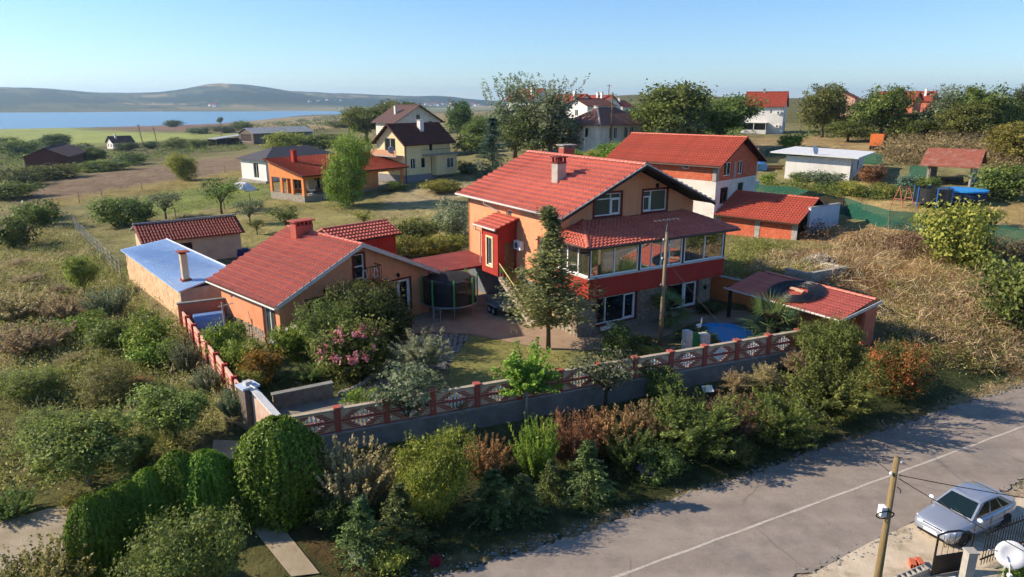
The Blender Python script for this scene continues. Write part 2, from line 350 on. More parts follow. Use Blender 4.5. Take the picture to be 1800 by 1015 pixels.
M['poolwater'] = water_mat('pool_water', '#2f93c9', .35, .08, 3.)

def asphalt_detail(m):
    nt = m.node_tree; N = nt.nodes; L = nt.links; b = N['Principled BSDF']; col = b.inputs['Base Color'].links[0].from_socket
    tc = N.new('ShaderNodeTexCoord'); nz = N.new('ShaderNodeTexNoise'); nz.inputs['Scale'].default_value = .9; nz.inputs['Detail'].default_value = 5; L.new(tc.outputs['Object'], nz.inputs['Vector'])
    mxv = N.new('ShaderNodeMixRGB'); mxv.inputs[0].default_value = .35; L.new(tc.outputs['Object'], mxv.inputs[1]); L.new(nz.outputs['Color'], mxv.inputs[2])
    vo = N.new('ShaderNodeTexVoronoi'); vo.feature = 'DISTANCE_TO_EDGE'; vo.inputs['Scale'].default_value = .32; L.new(mxv.outputs[0], vo.inputs['Vector'])
    lt = N.new('ShaderNodeMapRange'); lt.inputs[1].default_value = .004; lt.inputs[2].default_value = .012; lt.inputs[3].default_value = .25; lt.inputs[4].default_value = 0; L.new(vo.outputs['Distance'], lt.inputs[0])
    gate = N.new('ShaderNodeTexNoise'); gate.inputs['Scale'].default_value = .22; L.new(tc.outputs['Object'], gate.inputs['Vector']); gr = N.new('ShaderNodeMapRange'); gr.inputs[1].default_value = .48; gr.inputs[2].default_value = .56; L.new(gate.outputs[0], gr.inputs[0])
    mu = N.new('ShaderNodeMath'); mu.operation = 'MULTIPLY'; L.new(lt.outputs[0], mu.inputs[0]); L.new(gr.outputs[0], mu.inputs[1])
    mx = N.new('ShaderNodeMixRGB'); L.new(mu.outputs[0], mx.inputs[0]); L.new(col, mx.inputs[1]); mx.inputs[2].default_value = (.03, .028, .026, 1)
    # grit and tyre-worn lanes running along the road
    mp = N.new('ShaderNodeMapping'); mp.inputs['Rotation'].default_value = (0, 0, R(-27.3)); mp.inputs['Scale'].default_value = (.05, .9, 1); L.new(tc.outputs['Object'], mp.inputs[0])
    ln = N.new('ShaderNodeTexNoise'); ln.inputs['Scale'].default_value = 1; ln.inputs['Detail'].default_value = 4; L.new(mp.outputs[0], ln.inputs['Vector'])
    g2 = N.new('ShaderNodeTexNoise'); g2.inputs['Scale'].default_value = 14; g2.inputs['Detail'].default_value = 6; g2.inputs['Roughness'].default_value = .8; L.new(tc.outputs['Object'], g2.inputs['Vector'])
    ad = N.new('ShaderNodeMath'); ad.operation = 'ADD'; L.new(ln.outputs[0], ad.inputs[0]); L.new(g2.outputs[0], ad.inputs[1])
    mr = N.new('ShaderNodeMapRange'); mr.inputs[1].default_value = .7; mr.inputs[2].default_value = 1.3; mr.inputs[3].default_value = .8; mr.inputs[4].default_value = 1.2; L.new(ad.outputs[0], mr.inputs[0])
    sc = N.new('ShaderNodeVectorMath'); sc.operation = 'SCALE'; L.new(mx.outputs[0], sc.inputs[0]); L.new(mr.outputs[0], sc.inputs['Scale']); L.new(sc.outputs[0], b.inputs['Base Color'])
asphalt_detail(M['asphalt'])

def see_through(m, amt):
    nt = m.node_tree; t = nt.nodes.new('ShaderNodeBsdfTransparent'); mx = nt.nodes.new('ShaderNodeMixShader'); mx.inputs[0].default_value = amt; out = nt.nodes['Material Output']
    src = out.inputs[0].links[0].from_socket; nt.links.new(src, mx.inputs[1]); nt.links.new(t.outputs[0], mx.inputs[2]); nt.links.new(mx.outputs[0], out.inputs[0])
see_through(M['netgreen'], .18)

# ---------------------------------------------------------------- terrain height field
# (bearing from the road, distance, height) of surveyed ground points
_CP = [(px, r, z) for r, row in {
 10: {-700: 0, 200: 0, 900: 0, 1600: 0, 2500: 0},
 25: {-700: .1, 200: .1, 900: 0, 1600: 0, 2500: 0},
 45: {-700: -.2, 0: .2, 300: .5, 600: .7, 900: .7, 1200: .7, 1500: 1.0, 1800: 1.0, 2500: .8},
 60: {-700: -.8, 0: 0, 300: .5, 600: .8, 900: .8, 1200: 1.1, 1500: 2.1, 1800: 2.0, 2500: 1.5},
 80: {-700: -1.5, 0: -.2, 300: .7, 600: 1.6, 900: 1.9, 1200: 3.0, 1500: 4.4, 1800: 4.4, 2500: 4},
 105: {-700: -2, 100: -.4, 400: 1.4, 700: 2.7, 900: 3.8, 1100: 6.4, 1400: 6.0, 1800: 6.2, 2500: 6},
 160: {-700: -4, 100: 0, 300: .3, 500: 1.4, 700: 3, 900: 5, 1100: 8.5, 1350: 7.6, 1600: 8.5, 2500: 9},
 280: {-700: -8, 100: -4, 300: -3, 500: -1.5, 700: 1.5, 900: 5, 1100: 10, 1350: 10, 1600: 11, 2500: 12},
 550: {-700: -12, 100: -10, 300: -7.5, 500: -4, 700: 0, 900: 5, 1100: 12, 1400: 14, 1800: 15, 2500: 15},
 1100: {-700: -18.6, 0: -18.6, 200: -18.4, 300: -17.6, 450: -15, 640: -9, 750: -5, 900: 2, 1100: 24, 1300: 20, 1800: 17, 2500: 17},
 1350: {-700: -26, 0: -26, 200: -25, 330: -23, 450: -19, 560: -14},
 1900: {-700: -28, 0: -28, 300: -28, 450: -25, 540: -19.5, 640: -17, 750: -13, 900: -5, 1100: 15, 1800: 20, 2500: 20},
 2600: {-700: -28, 0: -26, 300: -26, 500: -24, 580: -21, 660: -18, 750: -14, 900: -8, 1100: 5, 1800: 15},
 2900: {-700: -16, 0: -16, 300: -16, 500: -16, 640: -15, 900: -8},
 3500: {-100: 22, 0: 28, 240: 14, 330: 18, 400: 38, 480: 30, 600: 5, 690: 0, 800: -5, 950: -5},
 4500: {-700: 60, -100: 84, 0: 82, 80: 82, 150: 63, 240: 59, 290: 66, 330: 86, 380: 112, 440: 108, 480: 90, 520: 72, 560: 64,
        600: 60, 640: 52, 690: 48, 740: 45, 790: 46, 845: 18, 950: 10, 1100: 30, 1800: 30, 2500: 30},
 6500: {-700: 10, 0: 20, 400: 25, 800: 5, 1200: 10, 2000: 10},
 9500: {-700: 0, 0: 0, 400: 0, 800: 0, 1200: 0, 2000: 0}}.items() for px, z in row.items()]
def _feat(az, r):
    return np.stack([az * 2.6, np.log(np.maximum(r, 6.0)) * 1.0], -1)
def _tps(d2):
    return 0.5 * d2 * np.log(d2 + 1e-9)
_cp_az = np.arctan((np.array([c[0] for c in _CP], float) - 900) / 1220 / 1.0357)
_cp_r = np.array([c[1] for c in _CP], float)
_cp_f = _feat(_cp_az, _cp_r)
_cp_z = np.array([c[2] for c in _CP], float)
def _tps_fit():
    n = len(_cp_z)
    d2 = ((_cp_f[:, None] - _cp_f[None]) ** 2).sum(-1)
    A = np.zeros((n + 3, n + 3)); A[:n, :n] = _tps(d2) + np.eye(n) * 1e-3
    A[:n, n] = 1; A[:n, n + 1:] = _cp_f; A[n:, :n] = A[:n, n:].T
    return np.linalg.solve(A, np.concatenate([_cp_z, np.zeros(3)]))
_tw = _tps_fit()
YARD = [(-13.2, 29.3), (-9.6, 26.75), (17.2, 37.6), (22.0, 41.0), (19.0, 47.5), (14.0, 46.6), (9.0, 60), (-5, 62), (-16, 66), (-35.0, 63.5), (-32.5, 56.5), (-21.3, 42.0)]
ROAD_P, ROAD_D = np.array([6.7, 21.2]), np.array([math.cos(math.radians(27.3)), math.sin(math.radians(27.3))])
ROAD_N = np.array([-ROAD_D[1], ROAD_D[0]])
def in_poly(x, y, poly):
    x = np.asarray(x, float); y = np.asarray(y, float); ins = np.zeros(x.shape, bool)
    n = len(poly)
    for i in range(n):
        x1, y1 = poly[i][0], poly[i][1]; x2, y2 = poly[(i + 1) % n][0], poly[(i + 1) % n][1]
        if y1 == y2: continue
        c = ((y1 > y) != (y2 > y)) & (x < (x2 - x1) * (y - y1) / (y2 - y1) + x1)
        ins ^= c
    return ins
def poly_dist(x, y, poly):
    x = np.asarray(x, float); y = np.asarray(y, float); best = np.full(x.shape, 1e9)
    n = len(poly)
    for i in range(n):
        ax, ay = poly[i][0], poly[i][1]; bx, by = poly[(i + 1) % n][0] - ax, poly[(i + 1) % n][1] - ay
        t = np.clip(((x - ax) * bx + (y - ay) * by) / (bx * bx + by * by), 0, 1)
        best = np.minimum(best, np.hypot(x - ax - t * bx, y - ay - t * by))
    return best
def smooth(a, b, x):
    t = np.clip((x - a) / (b - a), 0, 1); return t * t * (3 - 2 * t)
def raw_h(x, y):
    x = np.asarray(x, float); y = np.asarray(y, float); sh = x.shape; x = x.ravel(); y = y.ravel()
    r = np.hypot(x, y); az = np.clip(np.arctan2(x, y), -.95, .95); f = _feat(az, r); out = np.empty(len(x))
    for s in range(0, len(x), 8000):
        e = s + 8000
        d2 = ((f[s:e, None] - _cp_f[None]) ** 2).sum(-1)
        out[s:e] = _tps(d2) @ _tw[:-3] + _tw[-3] + f[s:e] @ _tw[-2:]
    return out.reshape(sh)
def ground_h(x, y):
    """height of the natural ground (the yard sheet lies on top of it inside the fences)"""
    x = np.asarray(x, float); y = np.asarray(y, float)
    z = raw_h(x, y)
    d = (x - ROAD_P[0]) * ROAD_N[0] + (y - ROAD_P[1]) * ROAD_N[1]       # signed distance from the road's centre line
    al = (x - ROAD_P[0]) * ROAD_D[0] + (y - ROAD_P[1]) * ROAD_D[1]
    zr = np.where(al > 0, np.maximum(al - 30, 0) * .02, 0)
    w = 1 - smooth(2.9, 7.0, np.abs(d))
    w = np.where(d < 0, 1 - smooth(6.0, 14.0, -d), w)
    z = z * (1 - w) + (zr - .02) * w
    ins = in_poly(x, y, YARD); pd = poly_dist(x, y, YARD)
    z = np.where(ins, z + (.80 - .25 * smooth(0, 1.2, pd) - z) * 1.0, z)
    return z
def yard_h(x, y):
    return np.where(in_poly(x, y, YARD), .80, ground_h(x, y))

# ---------------------------------------------------------------- ground sheet with its soils and crops
def sn(x, y, f, s=0.):
    return (np.sin(x*f+1.3*s+2.1*np.sin(y*f*.7+s)) + np.sin(y*f*1.13+.7*s+1.7*np.sin(x*f*.6-s)) + .6*np.sin((x+y)*f*2.3+s))/2.6
SOILS = [  # colour, feather (m), wobble (m), outline
 ('#7d7650', 30, 10, [(-85.05, 85.1), (-97.37, 132.44), (-97.63, 263.57), (-84.13, 527.54), (0.0, 488.35), (66.07, 207.15), (102.77, 142.75), (113.6, 100.81), (68.98, 59.03), (6.07, 73.22), (-11.03, 65.93), (-34.36, 68.46)]),
 ('#8d9450', 40, 15, [(-366.28, 395.53), (-1191.68, 1297.1), (-889.39, 1237.23), (-760.79, 1205.69), (-415.14, 701.5), (-274.92, 572.59), (-184.03, 469.13), (-147.25, 374.59), (-190.98, 396.52), (-214.14, 369.81), (-294.51, 436.31), (-298.61, 412.55)]),
 ('#7a5f4f', 50, 20, [(-1227.74, 1336.62), (-1433.4, 1562.47), (-1047.83, 1459.61), (-744.66, 1436.25), (-601.44, 1509.43), (-180.94, 481.09), (-339.85, 643.75), (-697.81, 1134.37), (-901.04, 1253.57)]),
 ('#8b7a58', 40, 20, [(-601.44, 1509.43), (-440.77, 1629.48), (-409.99, 1983.68), (-38.84, 1222.48), (-13.52, 424.04), (-67.85, 424.82), (-120.98, 445.03), (-163.72, 434.94)]),
 ('#7d6a55', 3, 2, [(-87.49, 124.4), (-91.63, 144.33), (-91.2, 175.81), (-85.33, 228.97), (-58.88, 160.75), (-59.89, 136.29), (-65.88, 122.2), (-72.24, 110.02), (-76.52, 106.98)]),
 ('#8b7b4c', 2, 2, [(-74.69, 105.59), (-70.49, 116.36), (-61.54, 134.98), (-58.53, 160.51), (-50.19, 137.24), (-54.22, 116.37), (-61.86, 110.98), (-68.08, 106.2), (-66.69, 96.16)]),
 ('#757f45', 3, 2, [(-60.94, 98.58), (-58.4, 107.86), (-51.24, 120.76), (-40.49, 115.39), (-34.63, 100.6), (-35.08, 92.73), (-43.25, 92.05), (-49.92, 90.14)]),
 ('#8d8455', 3, 2, [(-37.5, 87.38), (-33.67, 97.73), (-16.08, 93.35), (-10.66, 92.83), (-6.65, 80.46), (-7.19, 66.1), (-11.96, 68.21), (-18.27, 75.96), (-22.05, 69.6), (-26.17, 66.57), (-31.81, 66.64), (-40.79, 72.94), (-43.88, 82.67)]),
 ('#9a8d63', 1, 1, [(-17.49, 84.88), (-13.46, 91.02), (-7.44, 90.53), (-6.97, 84.55), (-13.96, 80.39)]),
 ('#a39472', 1, 1, [(-17.34, 92.66), (-12.31, 107.84), (-5.97, 104.58), (-3.18, 97.28), (-7.59, 92.47), (-15.27, 88.41)]),
 ('#6b6a3e', 4, 3, [(-51.93, 55.46), (-65.68, 88.0), (-57.55, 89.07), (-36.27, 62.43), (-22.16, 44.86), (-13.25, 31.79), (-13.38, 28.55), (-17.61, 25.68), (-20.31, 21.69), (-36.0, 33.83)]),
 ('#8a7355', 2, 2, [(-62.81, 83.97), (-59.16, 89.27), (-46.23, 71.78), (-45.25, 63.97), (-33.81, 50.05), (-34.17, 47.36), (-28.68, 38.13), (-31.49, 37.42), (-46.5, 54.63)]),
 ('#87693f', 2, 2, [(18.67, 56.84), (24.61, 58.77), (33.22, 60.43), (37.9, 55.14), (39.38, 46.25), (33.61, 38.43), (24.8, 36.27), (24.48, 43.18), (21.39, 48.33)]),
 ('#947a52', 3, 2, [(24.85, 63.48), (31.55, 65.67), (41.48, 62.53), (47.39, 56.78), (38.11, 44.57), (33.42, 49.29), (28.49, 56.65)]),
 ('#a08a5c', 3, 2, [(30.08, 85.62), (41.39, 84.63), (44.64, 73.52), (56.95, 69.27), (46.35, 55.41), (41.48, 62.53), (34.76, 70.31), (28.69, 79.47)]),
 ('#95805a', 3, 2, [(49.94, 151.95), (75.44, 142.67), (67.66, 113.55), (60.53, 101.2), (54.03, 111.65), (41.43, 122.49)]),
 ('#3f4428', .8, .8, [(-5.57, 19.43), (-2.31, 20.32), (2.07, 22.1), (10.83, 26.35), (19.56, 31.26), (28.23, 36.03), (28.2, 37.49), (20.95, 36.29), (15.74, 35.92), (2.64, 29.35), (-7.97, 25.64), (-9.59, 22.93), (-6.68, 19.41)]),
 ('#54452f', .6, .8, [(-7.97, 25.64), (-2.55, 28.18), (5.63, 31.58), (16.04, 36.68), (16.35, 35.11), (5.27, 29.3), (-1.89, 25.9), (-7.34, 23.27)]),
 ('#8d7a58', .5, .5, [(-2.98, 19.44), (2.03, 21.59), (10.31, 25.57), (19.12, 30.46), (28.02, 35.29), (28.96, 36.62), (19.56, 31.26), (10.23, 26.02), (2.06, 22.03), (-3.74, 19.58)]),
 ('#54482f', .6, .6, [(-12.77, 27.06), (-10.12, 24.43), (-6.31, 19.42), (-3.35, 19.44), (-6.39, 22.92), (-9.27, 26.88)]),
 ('#a3917a', .6, .5, [(8.08, 19.17), (12.9, 21.42), (15.63, 22.63), (17.74, 23.96), (21.22, 25.75), (27.41, 28.62), (22.28, 19.41), (9.14, 15.19)]),
]
def make_ground():
    az = np.concatenate([np.radians(np.linspace(-180, -42, 90)), np.radians(np.linspace(-41.6, 41.6, 420)), np.radians(np.linspace(42, 180, 90))])
    rr = np.concatenate([[2, 5, 8], np.geomspace(11, 120, 170), np.geomspace(122, 9500, 150)])
    A, RR = np.meshgrid(az, rr); X = RR*np.sin(A); Y = RR*np.cos(A); Z = ground_h(X, Y)
    rough = .05*sn(X, Y, 1.7) + .04*sn(X, Y, .8, 2)
    far = smooth(25, 60, RR); rd = np.abs((X-ROAD_P[0])*ROAD_N[0]+(Y-ROAD_P[1])*ROAD_N[1])
    keep = (~in_poly(X, Y, YARD)) & (rd > 3.6)
    Z = Z + np.where(keep, rough*(.35+1.65*far), 0) + smooth(2800, 3600, RR)*(4*sn(X, Y, .006)+2.5*sn(X, Y, .017, 3))
    n, m = X.shape
    col = np.zeros((n, m, 3)); col[:] = srgb('#5f5c3a')
    hill = smooth(2700, 3300, RR)[..., None]
    nz = sn(X, Y, .004, 5)+.7*sn(X, Y, .011, 1)+.5*sn(X, Y, .03, 2)
    hc = np.where((nz > .8)[..., None], np.array(srgb('#94805a')), np.where((nz > .25)[..., None], np.array(srgb('#55573c')), np.array(srgb('#2c3a2a'))))
    col = col*(1-hill)+hc*hill
    mid = (smooth(1800, 2500, RR)*(1-smooth(3000, 3500, RR)))[..., None]*.5
    pc = np.where((sn(X, Y, .006, 9) > 0)[..., None], np.array(srgb('#b5a576')), np.array(srgb('#7c7f52')))
    mid = mid*smooth(-1300, -500, X)[..., None]; col = col*(1-mid)+pc*mid
    for hexc, fe, wob, poly in SOILS:
        xs = X+wob*sn(X, Y, 2.2/max(wob, .5), 4); ys = Y+wob*sn(X, Y, 1.9/max(wob, .5), 8)
        bb = np.array(poly); mk_ = (xs > bb[:, 0].min()-2*fe) & (xs < bb[:, 0].max()+2*fe) & (ys > bb[:, 1].min()-2*fe) & (ys < bb[:, 1].max()+2*fe)
        if not mk_.any(): continue
        xi, yi = xs[mk_], ys[mk_]; sd = poly_dist(xi, yi, poly)*np.where(in_poly(xi, yi, poly), 1, -1)
        w = smooth(-fe*.5, fe*.5, sd)[:, None]
        col[mk_] = col[mk_]*(1-w)+np.array(srgb(hexc))*w
    verts = np.stack([X, Y, Z], -1).reshape(-1, 3)
    i = (np.arange(n-1)[:, None]*m+np.arange(m-1)[None]).ravel()
    quads = np.stack([i, i+1, i+m+1, i+m], -1)[:, ::-1]
    me = bpy.data.meshes.new('ground'); fill_mesh(me, verts, quads)
    a = me.color_attributes.new('soil', 'FLOAT_COLOR', 'POINT'); a.data.foreach_set('color', np.concatenate([col.reshape(-1, 3), np.ones((n*m, 1))], 1).astype(np.float32).ravel())
    me.polygons.foreach_set('use_smooth', np.ones(len(quads), bool)); me.update()
    me.materials.append(ground_mat())
    return tag(link('ground', me), kind='structure')
def fill_mesh(me, verts, quads):
    nq, k = quads.shape
    me.vertices.add(len(verts)); me.vertices.foreach_set('co', np.asarray(verts, np.float32).ravel())
    me.loops.add(nq*k); me.loops.foreach_set('vertex_index', np.asarray(quads, np.int32).ravel())
    me.polygons.add(nq); me.polygons.foreach_set('loop_start', np.arange(0, nq*k, k, dtype=np.int32))
    try: me.polygons.foreach_set('loop_total', np.full(nq, k, np.int32))
    except Exception: pass
    me.update(calc_edges=True); me.validate()
def ground_mat():
    m = bpy.data.materials.new('ground_soil'); m.use_nodes = True; nt = m.node_tree; N = nt.nodes; L = nt.links; b = N['Principled BSDF']
    b.inputs['Roughness'].default_value = .97; b.inputs['Specular IOR Level'].default_value = .1
    at = N.new('ShaderNodeAttribute'); at.attribute_name = 'soil'; tc = N.new('ShaderNodeTexCoord'); col = at.outputs['Color']
    for sc, lo, hi, det in ((.012, .82, 1.18, 5), (.16, .7, 1.3, 6), (1.4, .65, 1.35, 6)):
        n = N.new('ShaderNodeTexNoise'); n.inputs['Scale'].default_value = sc; n.inputs['Detail'].default_value = det; n.inputs['Roughness'].default_value = .7; L.new(tc.outputs['Object'], n.inputs['Vector'])
        mr = N.new('ShaderNodeMapRange'); mr.inputs[1].default_value = .3; mr.inputs[2].default_value = .7; mr.inputs[3].default_value = lo; mr.inputs[4].default_value = hi; L.new(n.outputs[0], mr.inputs[0])
        mx = N.new('ShaderNodeVectorMath'); mx.operation = 'SCALE'; L.new(col, mx.inputs[0]); L.new(mr.outputs[0], mx.inputs['Scale']); col = mx.outputs[0]
    n = N.new('ShaderNodeTexNoise'); n.inputs['Scale'].default_value = .35; n.inputs['Detail'].default_value = 8; n.inputs['Roughness'].default_value = .75; L.new(tc.outputs['Object'], n.inputs['Vector'])
    rp = N.new('ShaderNodeValToRGB'); rp.color_ramp.elements[0].position = .5; rp.color_ramp.elements[1].position = .7; rp.color_ramp.elements[0].color = (0,0,0,1); rp.color_ramp.elements[1].color = (.55,.55,.55,1); L.new(n.outputs[0], rp.inputs[0])
    mx = N.new('ShaderNodeMixRGB'); mx.blend_type = 'MULTIPLY'; L.new(rp.outputs[0], mx.inputs[0]); L.new(col, mx.inputs[1]); mx.inputs[2].default_value = (.45, .62, .3, 1)
    L.new(mx.outputs[0], b.inputs['Base Color'])
    nb = N.new('ShaderNodeTexNoise'); nb.inputs['Scale'].default_value = 3; nb.inputs['Detail'].default_value = 8; nb.inputs['Roughness'].default_value = .7; L.new(tc.outputs['Object'], nb.inputs['Vector'])
    bp = N.new('ShaderNodeBump'); bp.inputs['Strength'].default_value = .8; bp.inputs['Distance'].default_value = .25; L.new(nb.outputs[0], bp.inputs['Height']); L.new(bp.outputs[0], b.inputs['Normal'])
    return m
make_ground()
lake = MB().add([(-9000, 500, -20), (1500, 500, -20), (1500, 4000, -20), (-9000, 4000, -20)], [(0,1,2,3)]).build('lake', M['lake']); tag(lake, kind='structure')
# air between here and the far hills
haze = MB().box(-9800, 9800, -9800, 9800, -60, 170).build('haze', [])
hm = bpy.data.materials.new('haze_air'); hm.use_nodes = True; hn = hm.node_tree; hn.nodes.remove(hn.nodes['Principled BSDF'])
pv = hn.nodes.new('ShaderNodeVolumePrincipled'); pv.inputs['Color'].default_value = (.5, .74, 1, 1); pv.inputs['Density'].default_value = .00011; pv.inputs['Anisotropy'].default_value = .3
hn.links.new(pv.outputs[0], hn.nodes['Material Output'].inputs['Volume']); haze.data.materials.clear(); haze.data.materials.append(hm); tag(haze, kind='stuff')
# ---------------------------------------------------------------- road
def road_pt(al, d): return (ROAD_P[0]+ROAD_D[0]*al+ROAD_N[0]*d, ROAD_P[1]+ROAD_D[1]*al+ROAD_N[1]*d)
def road_z(al): return max(al-30, 0)*.02 if al > 0 else 0
def strip(name, al0, al1, dl, dr, z, mat, st=1., th=0.):
    v = []; f = []; n = int((al1-al0)/st)
    for i in range(n+1):
        al = al0+(al1-al0)*i/n
        for d in (dl(al), (dl(al)+dr(al))/2, dr(al)): v.append((*road_pt(al, d), road_z(al)+z))
    for i in range(n):
        a = i*3; f += [(a+1, a, a+3, a+4), (a+2, a+1, a+4, a+5)]
    return MB().add(v, f).build(name, mat)
def edge(al, s): return .1*math.sin(al*.7+s)+.07*math.sin(al*2.9+2*s)+.06*math.sin(al*7.3+s)+.06*math.sin(al*17.1+3*s)+.04*math.sin(al*31+s)
tag(strip('road', -70, 220, lambda a: 2.6+edge(a, 1)*.9+.2*math.sin(a*.11), lambda a: -2.75+edge(a, 2)*.9, .02, M['asphalt'], .12), kind='structure')
tag(strip('lane_marking', -70, 220, lambda a: -.02+.012*math.sin(a*3), lambda a: -.13+.015*math.sin(a*2.3), .026, M['paint'], .5), kind='structure')
# loose gravel and broken asphalt along both road edges
_g = np.random.default_rng(4); gm = MB()
for i in range(2600):
    al = _g.uniform(-12, 34); sd = _g.random() < .62; d0 = (2.6 if sd else -2.75)+_g.normal()*.2+(.12 if sd else -.1); x_, y_ = road_pt(al, d0); r_ = float(np.exp(_g.normal()*.45)*.028)
    z_ = float(road_z(al))+.02; gm.ball((x_, y_, z_), (r_*1.3, r_, r_*.7), 5, 3)
tag(gm.build('road_gravel', M['cobble']), 'loose gravel and broken asphalt along the road edges', 'gravel', kind='stuff')
# hard standing by the garden gate across the road
HS = [(8.58, 18.76), (12.62, 21.26), (15.84, 23.0), (19.07, 23.96), (24.19, 24.79), (19.15, 18.77)]
tag(MB().add([(p[0], p[1], .03) for p in HS], [tuple(range(len(HS)))[::-1]]).build('pavement', mk('dusty_concrete', '#cbbba3', '#b5a58c', 1.0, rough=.95, c3='#77694f', scale3=.7, amt3=.7, bump=.3, bscale=14)), kind='structure')
# ---------------------------------------------------------------- yard sheets
lawnm = mk('mown_lawn', '#77793f', '#8b8450', 1.4, rough=.95, c3='#a1905c', scale3=.45, amt3=.7, bump=.5, bscale=25)
soilm = mk('garden_soil', '#5f553c', '#6f6a42', 1.2, rough=.97, c3='#8a7d58', scale3=.4, amt3=.6, bump=.5, bscale=20)
def sheet(name, poly, z, mat):
    bm = bmesh.new(); vs = [bm.verts.new((p[0], p[1], z)) for p in poly]; f = bm.faces.new(vs)
    if f.normal.z < 0: f.normal_flip()
    f.normal_update()
    if f.normal.z < 0: f.normal_flip()
    bmesh.ops.triangulate(bm, faces=bm.faces[:]); me = bpy.data.meshes.new(name); bm.to_mesh(me); bm.free(); me.materials.append(mat)
    return tag(link(name, me), kind='structure')
sheet('garden_ground', [p for p in YARD], .80, soilm)
sheet('paved_yard', [(-6.98, 40.24), (-6.43, 47.55), (-5.72, 53.94), (-0.91, 53.94), (4.3, 50.56), (15.48, 52.92), (16.46, 49.58), (16.57, 44.86), (13.82, 43.38), (12.36, 44.23), (8.72, 40.24), (6.75, 39.93), (5.53, 38.53), (2.03, 38.83), (0.17, 39.93), (-2.63, 41.64), (-5.73, 41.98)], .806, M['paving'])
sheet('lawn', [(-2.54, 41.42), (0.17, 39.73), (2.02, 38.63), (5.67, 38.34), (6.05, 36.42), (4.69, 33.21), (1.72, 32.35), (-1.13, 31.79), (-3.02, 32.49), (-3.39, 35.16), (-3.37, 37.5)], .812, lawnm)
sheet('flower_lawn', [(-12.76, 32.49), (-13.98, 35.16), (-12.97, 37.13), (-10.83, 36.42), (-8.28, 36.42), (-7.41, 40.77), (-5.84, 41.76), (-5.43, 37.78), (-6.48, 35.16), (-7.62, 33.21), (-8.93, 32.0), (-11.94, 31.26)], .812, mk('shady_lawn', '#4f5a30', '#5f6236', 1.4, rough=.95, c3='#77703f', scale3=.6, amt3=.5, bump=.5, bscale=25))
sheet('entrance_drive', [(-11.36, 30.35), (-8.74, 31.79), (-6.41, 34.75), (-5.03, 36.42), (-4.46, 36.42), (-6.04, 32.49), (-5.51, 30.99), (-9.34, 28.97)], .809, mk('drive_concrete', '#8d8375', '#7a7165', 1.2, rough=.95, c3='#665e52', scale3=.6, amt3=.5, bump=.3, bscale=14))
def drape(name, poly, dz, mat, step=.6):
    """sheet that follows the ground"""
    P = np.array(poly); n = 14
    # strip between two polylines: first half forward, second half back
    h = len(poly)//2; a = P[:h]; b = P[h:][::-1]
    def samp(c, t):
        s = np.concatenate([[0], np.cumsum(np.hypot(*np.diff(c, axis=0).T))]); s /= s[-1]
        return np.stack([np.interp(t, s, c[:, 0]), np.interp(t, s, c[:, 1])], -1)
    t = np.linspace(0, 1, 40); A = samp(a, t); B = samp(b, t); v = []; f = []
    for i in range(40):
        for k in range(7):
            q = A[i]*(1-k/6)+B[i]*k/6; v.append((q[0], q[1], float(ground_h(q[0:1], q[1:2])[0])+dz))
    for i in range(39):
        for k in range(6): a0 = i*7+k; f.append((a0, a0+1, a0+8, a0+7))
    mb = MB().add(v, f); o = mb.build(name, mat, smooth=True)
    if o.data.polygons[0].normal.z < 0: o.data.flip_normals()
    return tag(o, kind='structure')
drivem = mk('driveway_concrete', '#a89a86', '#94876f', 1.2, rough=.95, c3='#75694f', scale3=.7, amt3=.6, bump=.3, bscale=14)
drape('driveway', [(-13.4, 28.29), (-12.97, 27.06), (-11.46, 24.85), (-10.77, 23.49), (-7.19, 19.38), (-6.31, 19.55), (-9.57, 23.47), (-10.92, 25.05), (-11.12, 26.56), (-11.54, 28.11)], .05, drivem)
drape('garden_track', [(-17.11, 17.21), (-18.54, 22.05), (-17.73, 22.68), (-16.38, 23.6), (-14.32, 21.84), (-15.21, 20.03), (-16.17, 18.71), (-15.21, 16.01)], .05, drivem)

# ---------------------------------------------------------------- main house
MH = thing('main_house', 'large two storey orange house with red tiled gable roof and glazed sunroom', 'house', (4.61, 40.27, .8), R(31.65))
FW = Pl((0, 0, 0), (1, 0, 0))
def part(name, mb, mat, parent, smooth=False, **kw): return mb.build(name, mat, parent, smooth, **kw)
# ground floor behind stone cladding
gf = Pl((-.15, .85, 0), (1, 0, 0)); gh = [(1.55, 4.75, .55, 2.35), (7.6, 10.3, .55, 2.35)]
mb = wall_mesh(MB(), gf, 11.6, [(0, 2.62), (11.6, 2.62)], gh, .3)
part('ground_floor_wall', mb, M['stone'], MH)
rng = random.Random(3)
stn = MB()
for x, z in [(x, z) for z in np.arange(.02, 2.45, .27) for x in np.arange(0.02, 11.4, .42)]:
    x0 = x+rng.uniform(-.05, .05)+(.2 if int(z/.27) % 2 else 0); w_ = rng.uniform(.28, .4); h_ = rng.uniform(.18, .25)
    if any(h[0]-.15 < x0+w_ and x0 < h[1]+.15 and z+h_ > h[2]-.1 and z < h[3]+.1 for h in gh) or x0+w_ > 11.58: continue
    stn.pbox(gf, x0, x0+w_, z, z+h_, 0, rng.uniform(.015, .05))
lf = Pl((-.15, 3.4, 0), (0, -1, 0))
for z in np.arange(.02, 2.45, .27):
    for x in np.arange(.02, 2.2, .42): stn.pbox(lf, x, x+rng.uniform(.28, .38), z, z+rng.uniform(.18, .25), .002, rng.uniform(.015, .05))
part('stone_facing', stn, mk('facing_stone', '#a39683', '#857a6a', 2, rough=.9, c3='#6c6357', scale3=1.5, amt3=.6), MH, kind='stuff')
part('side_plinth_wall', MB().box(-.15, .2, 1.15, 3.4, 0, 2.62), M['stone'], MH)
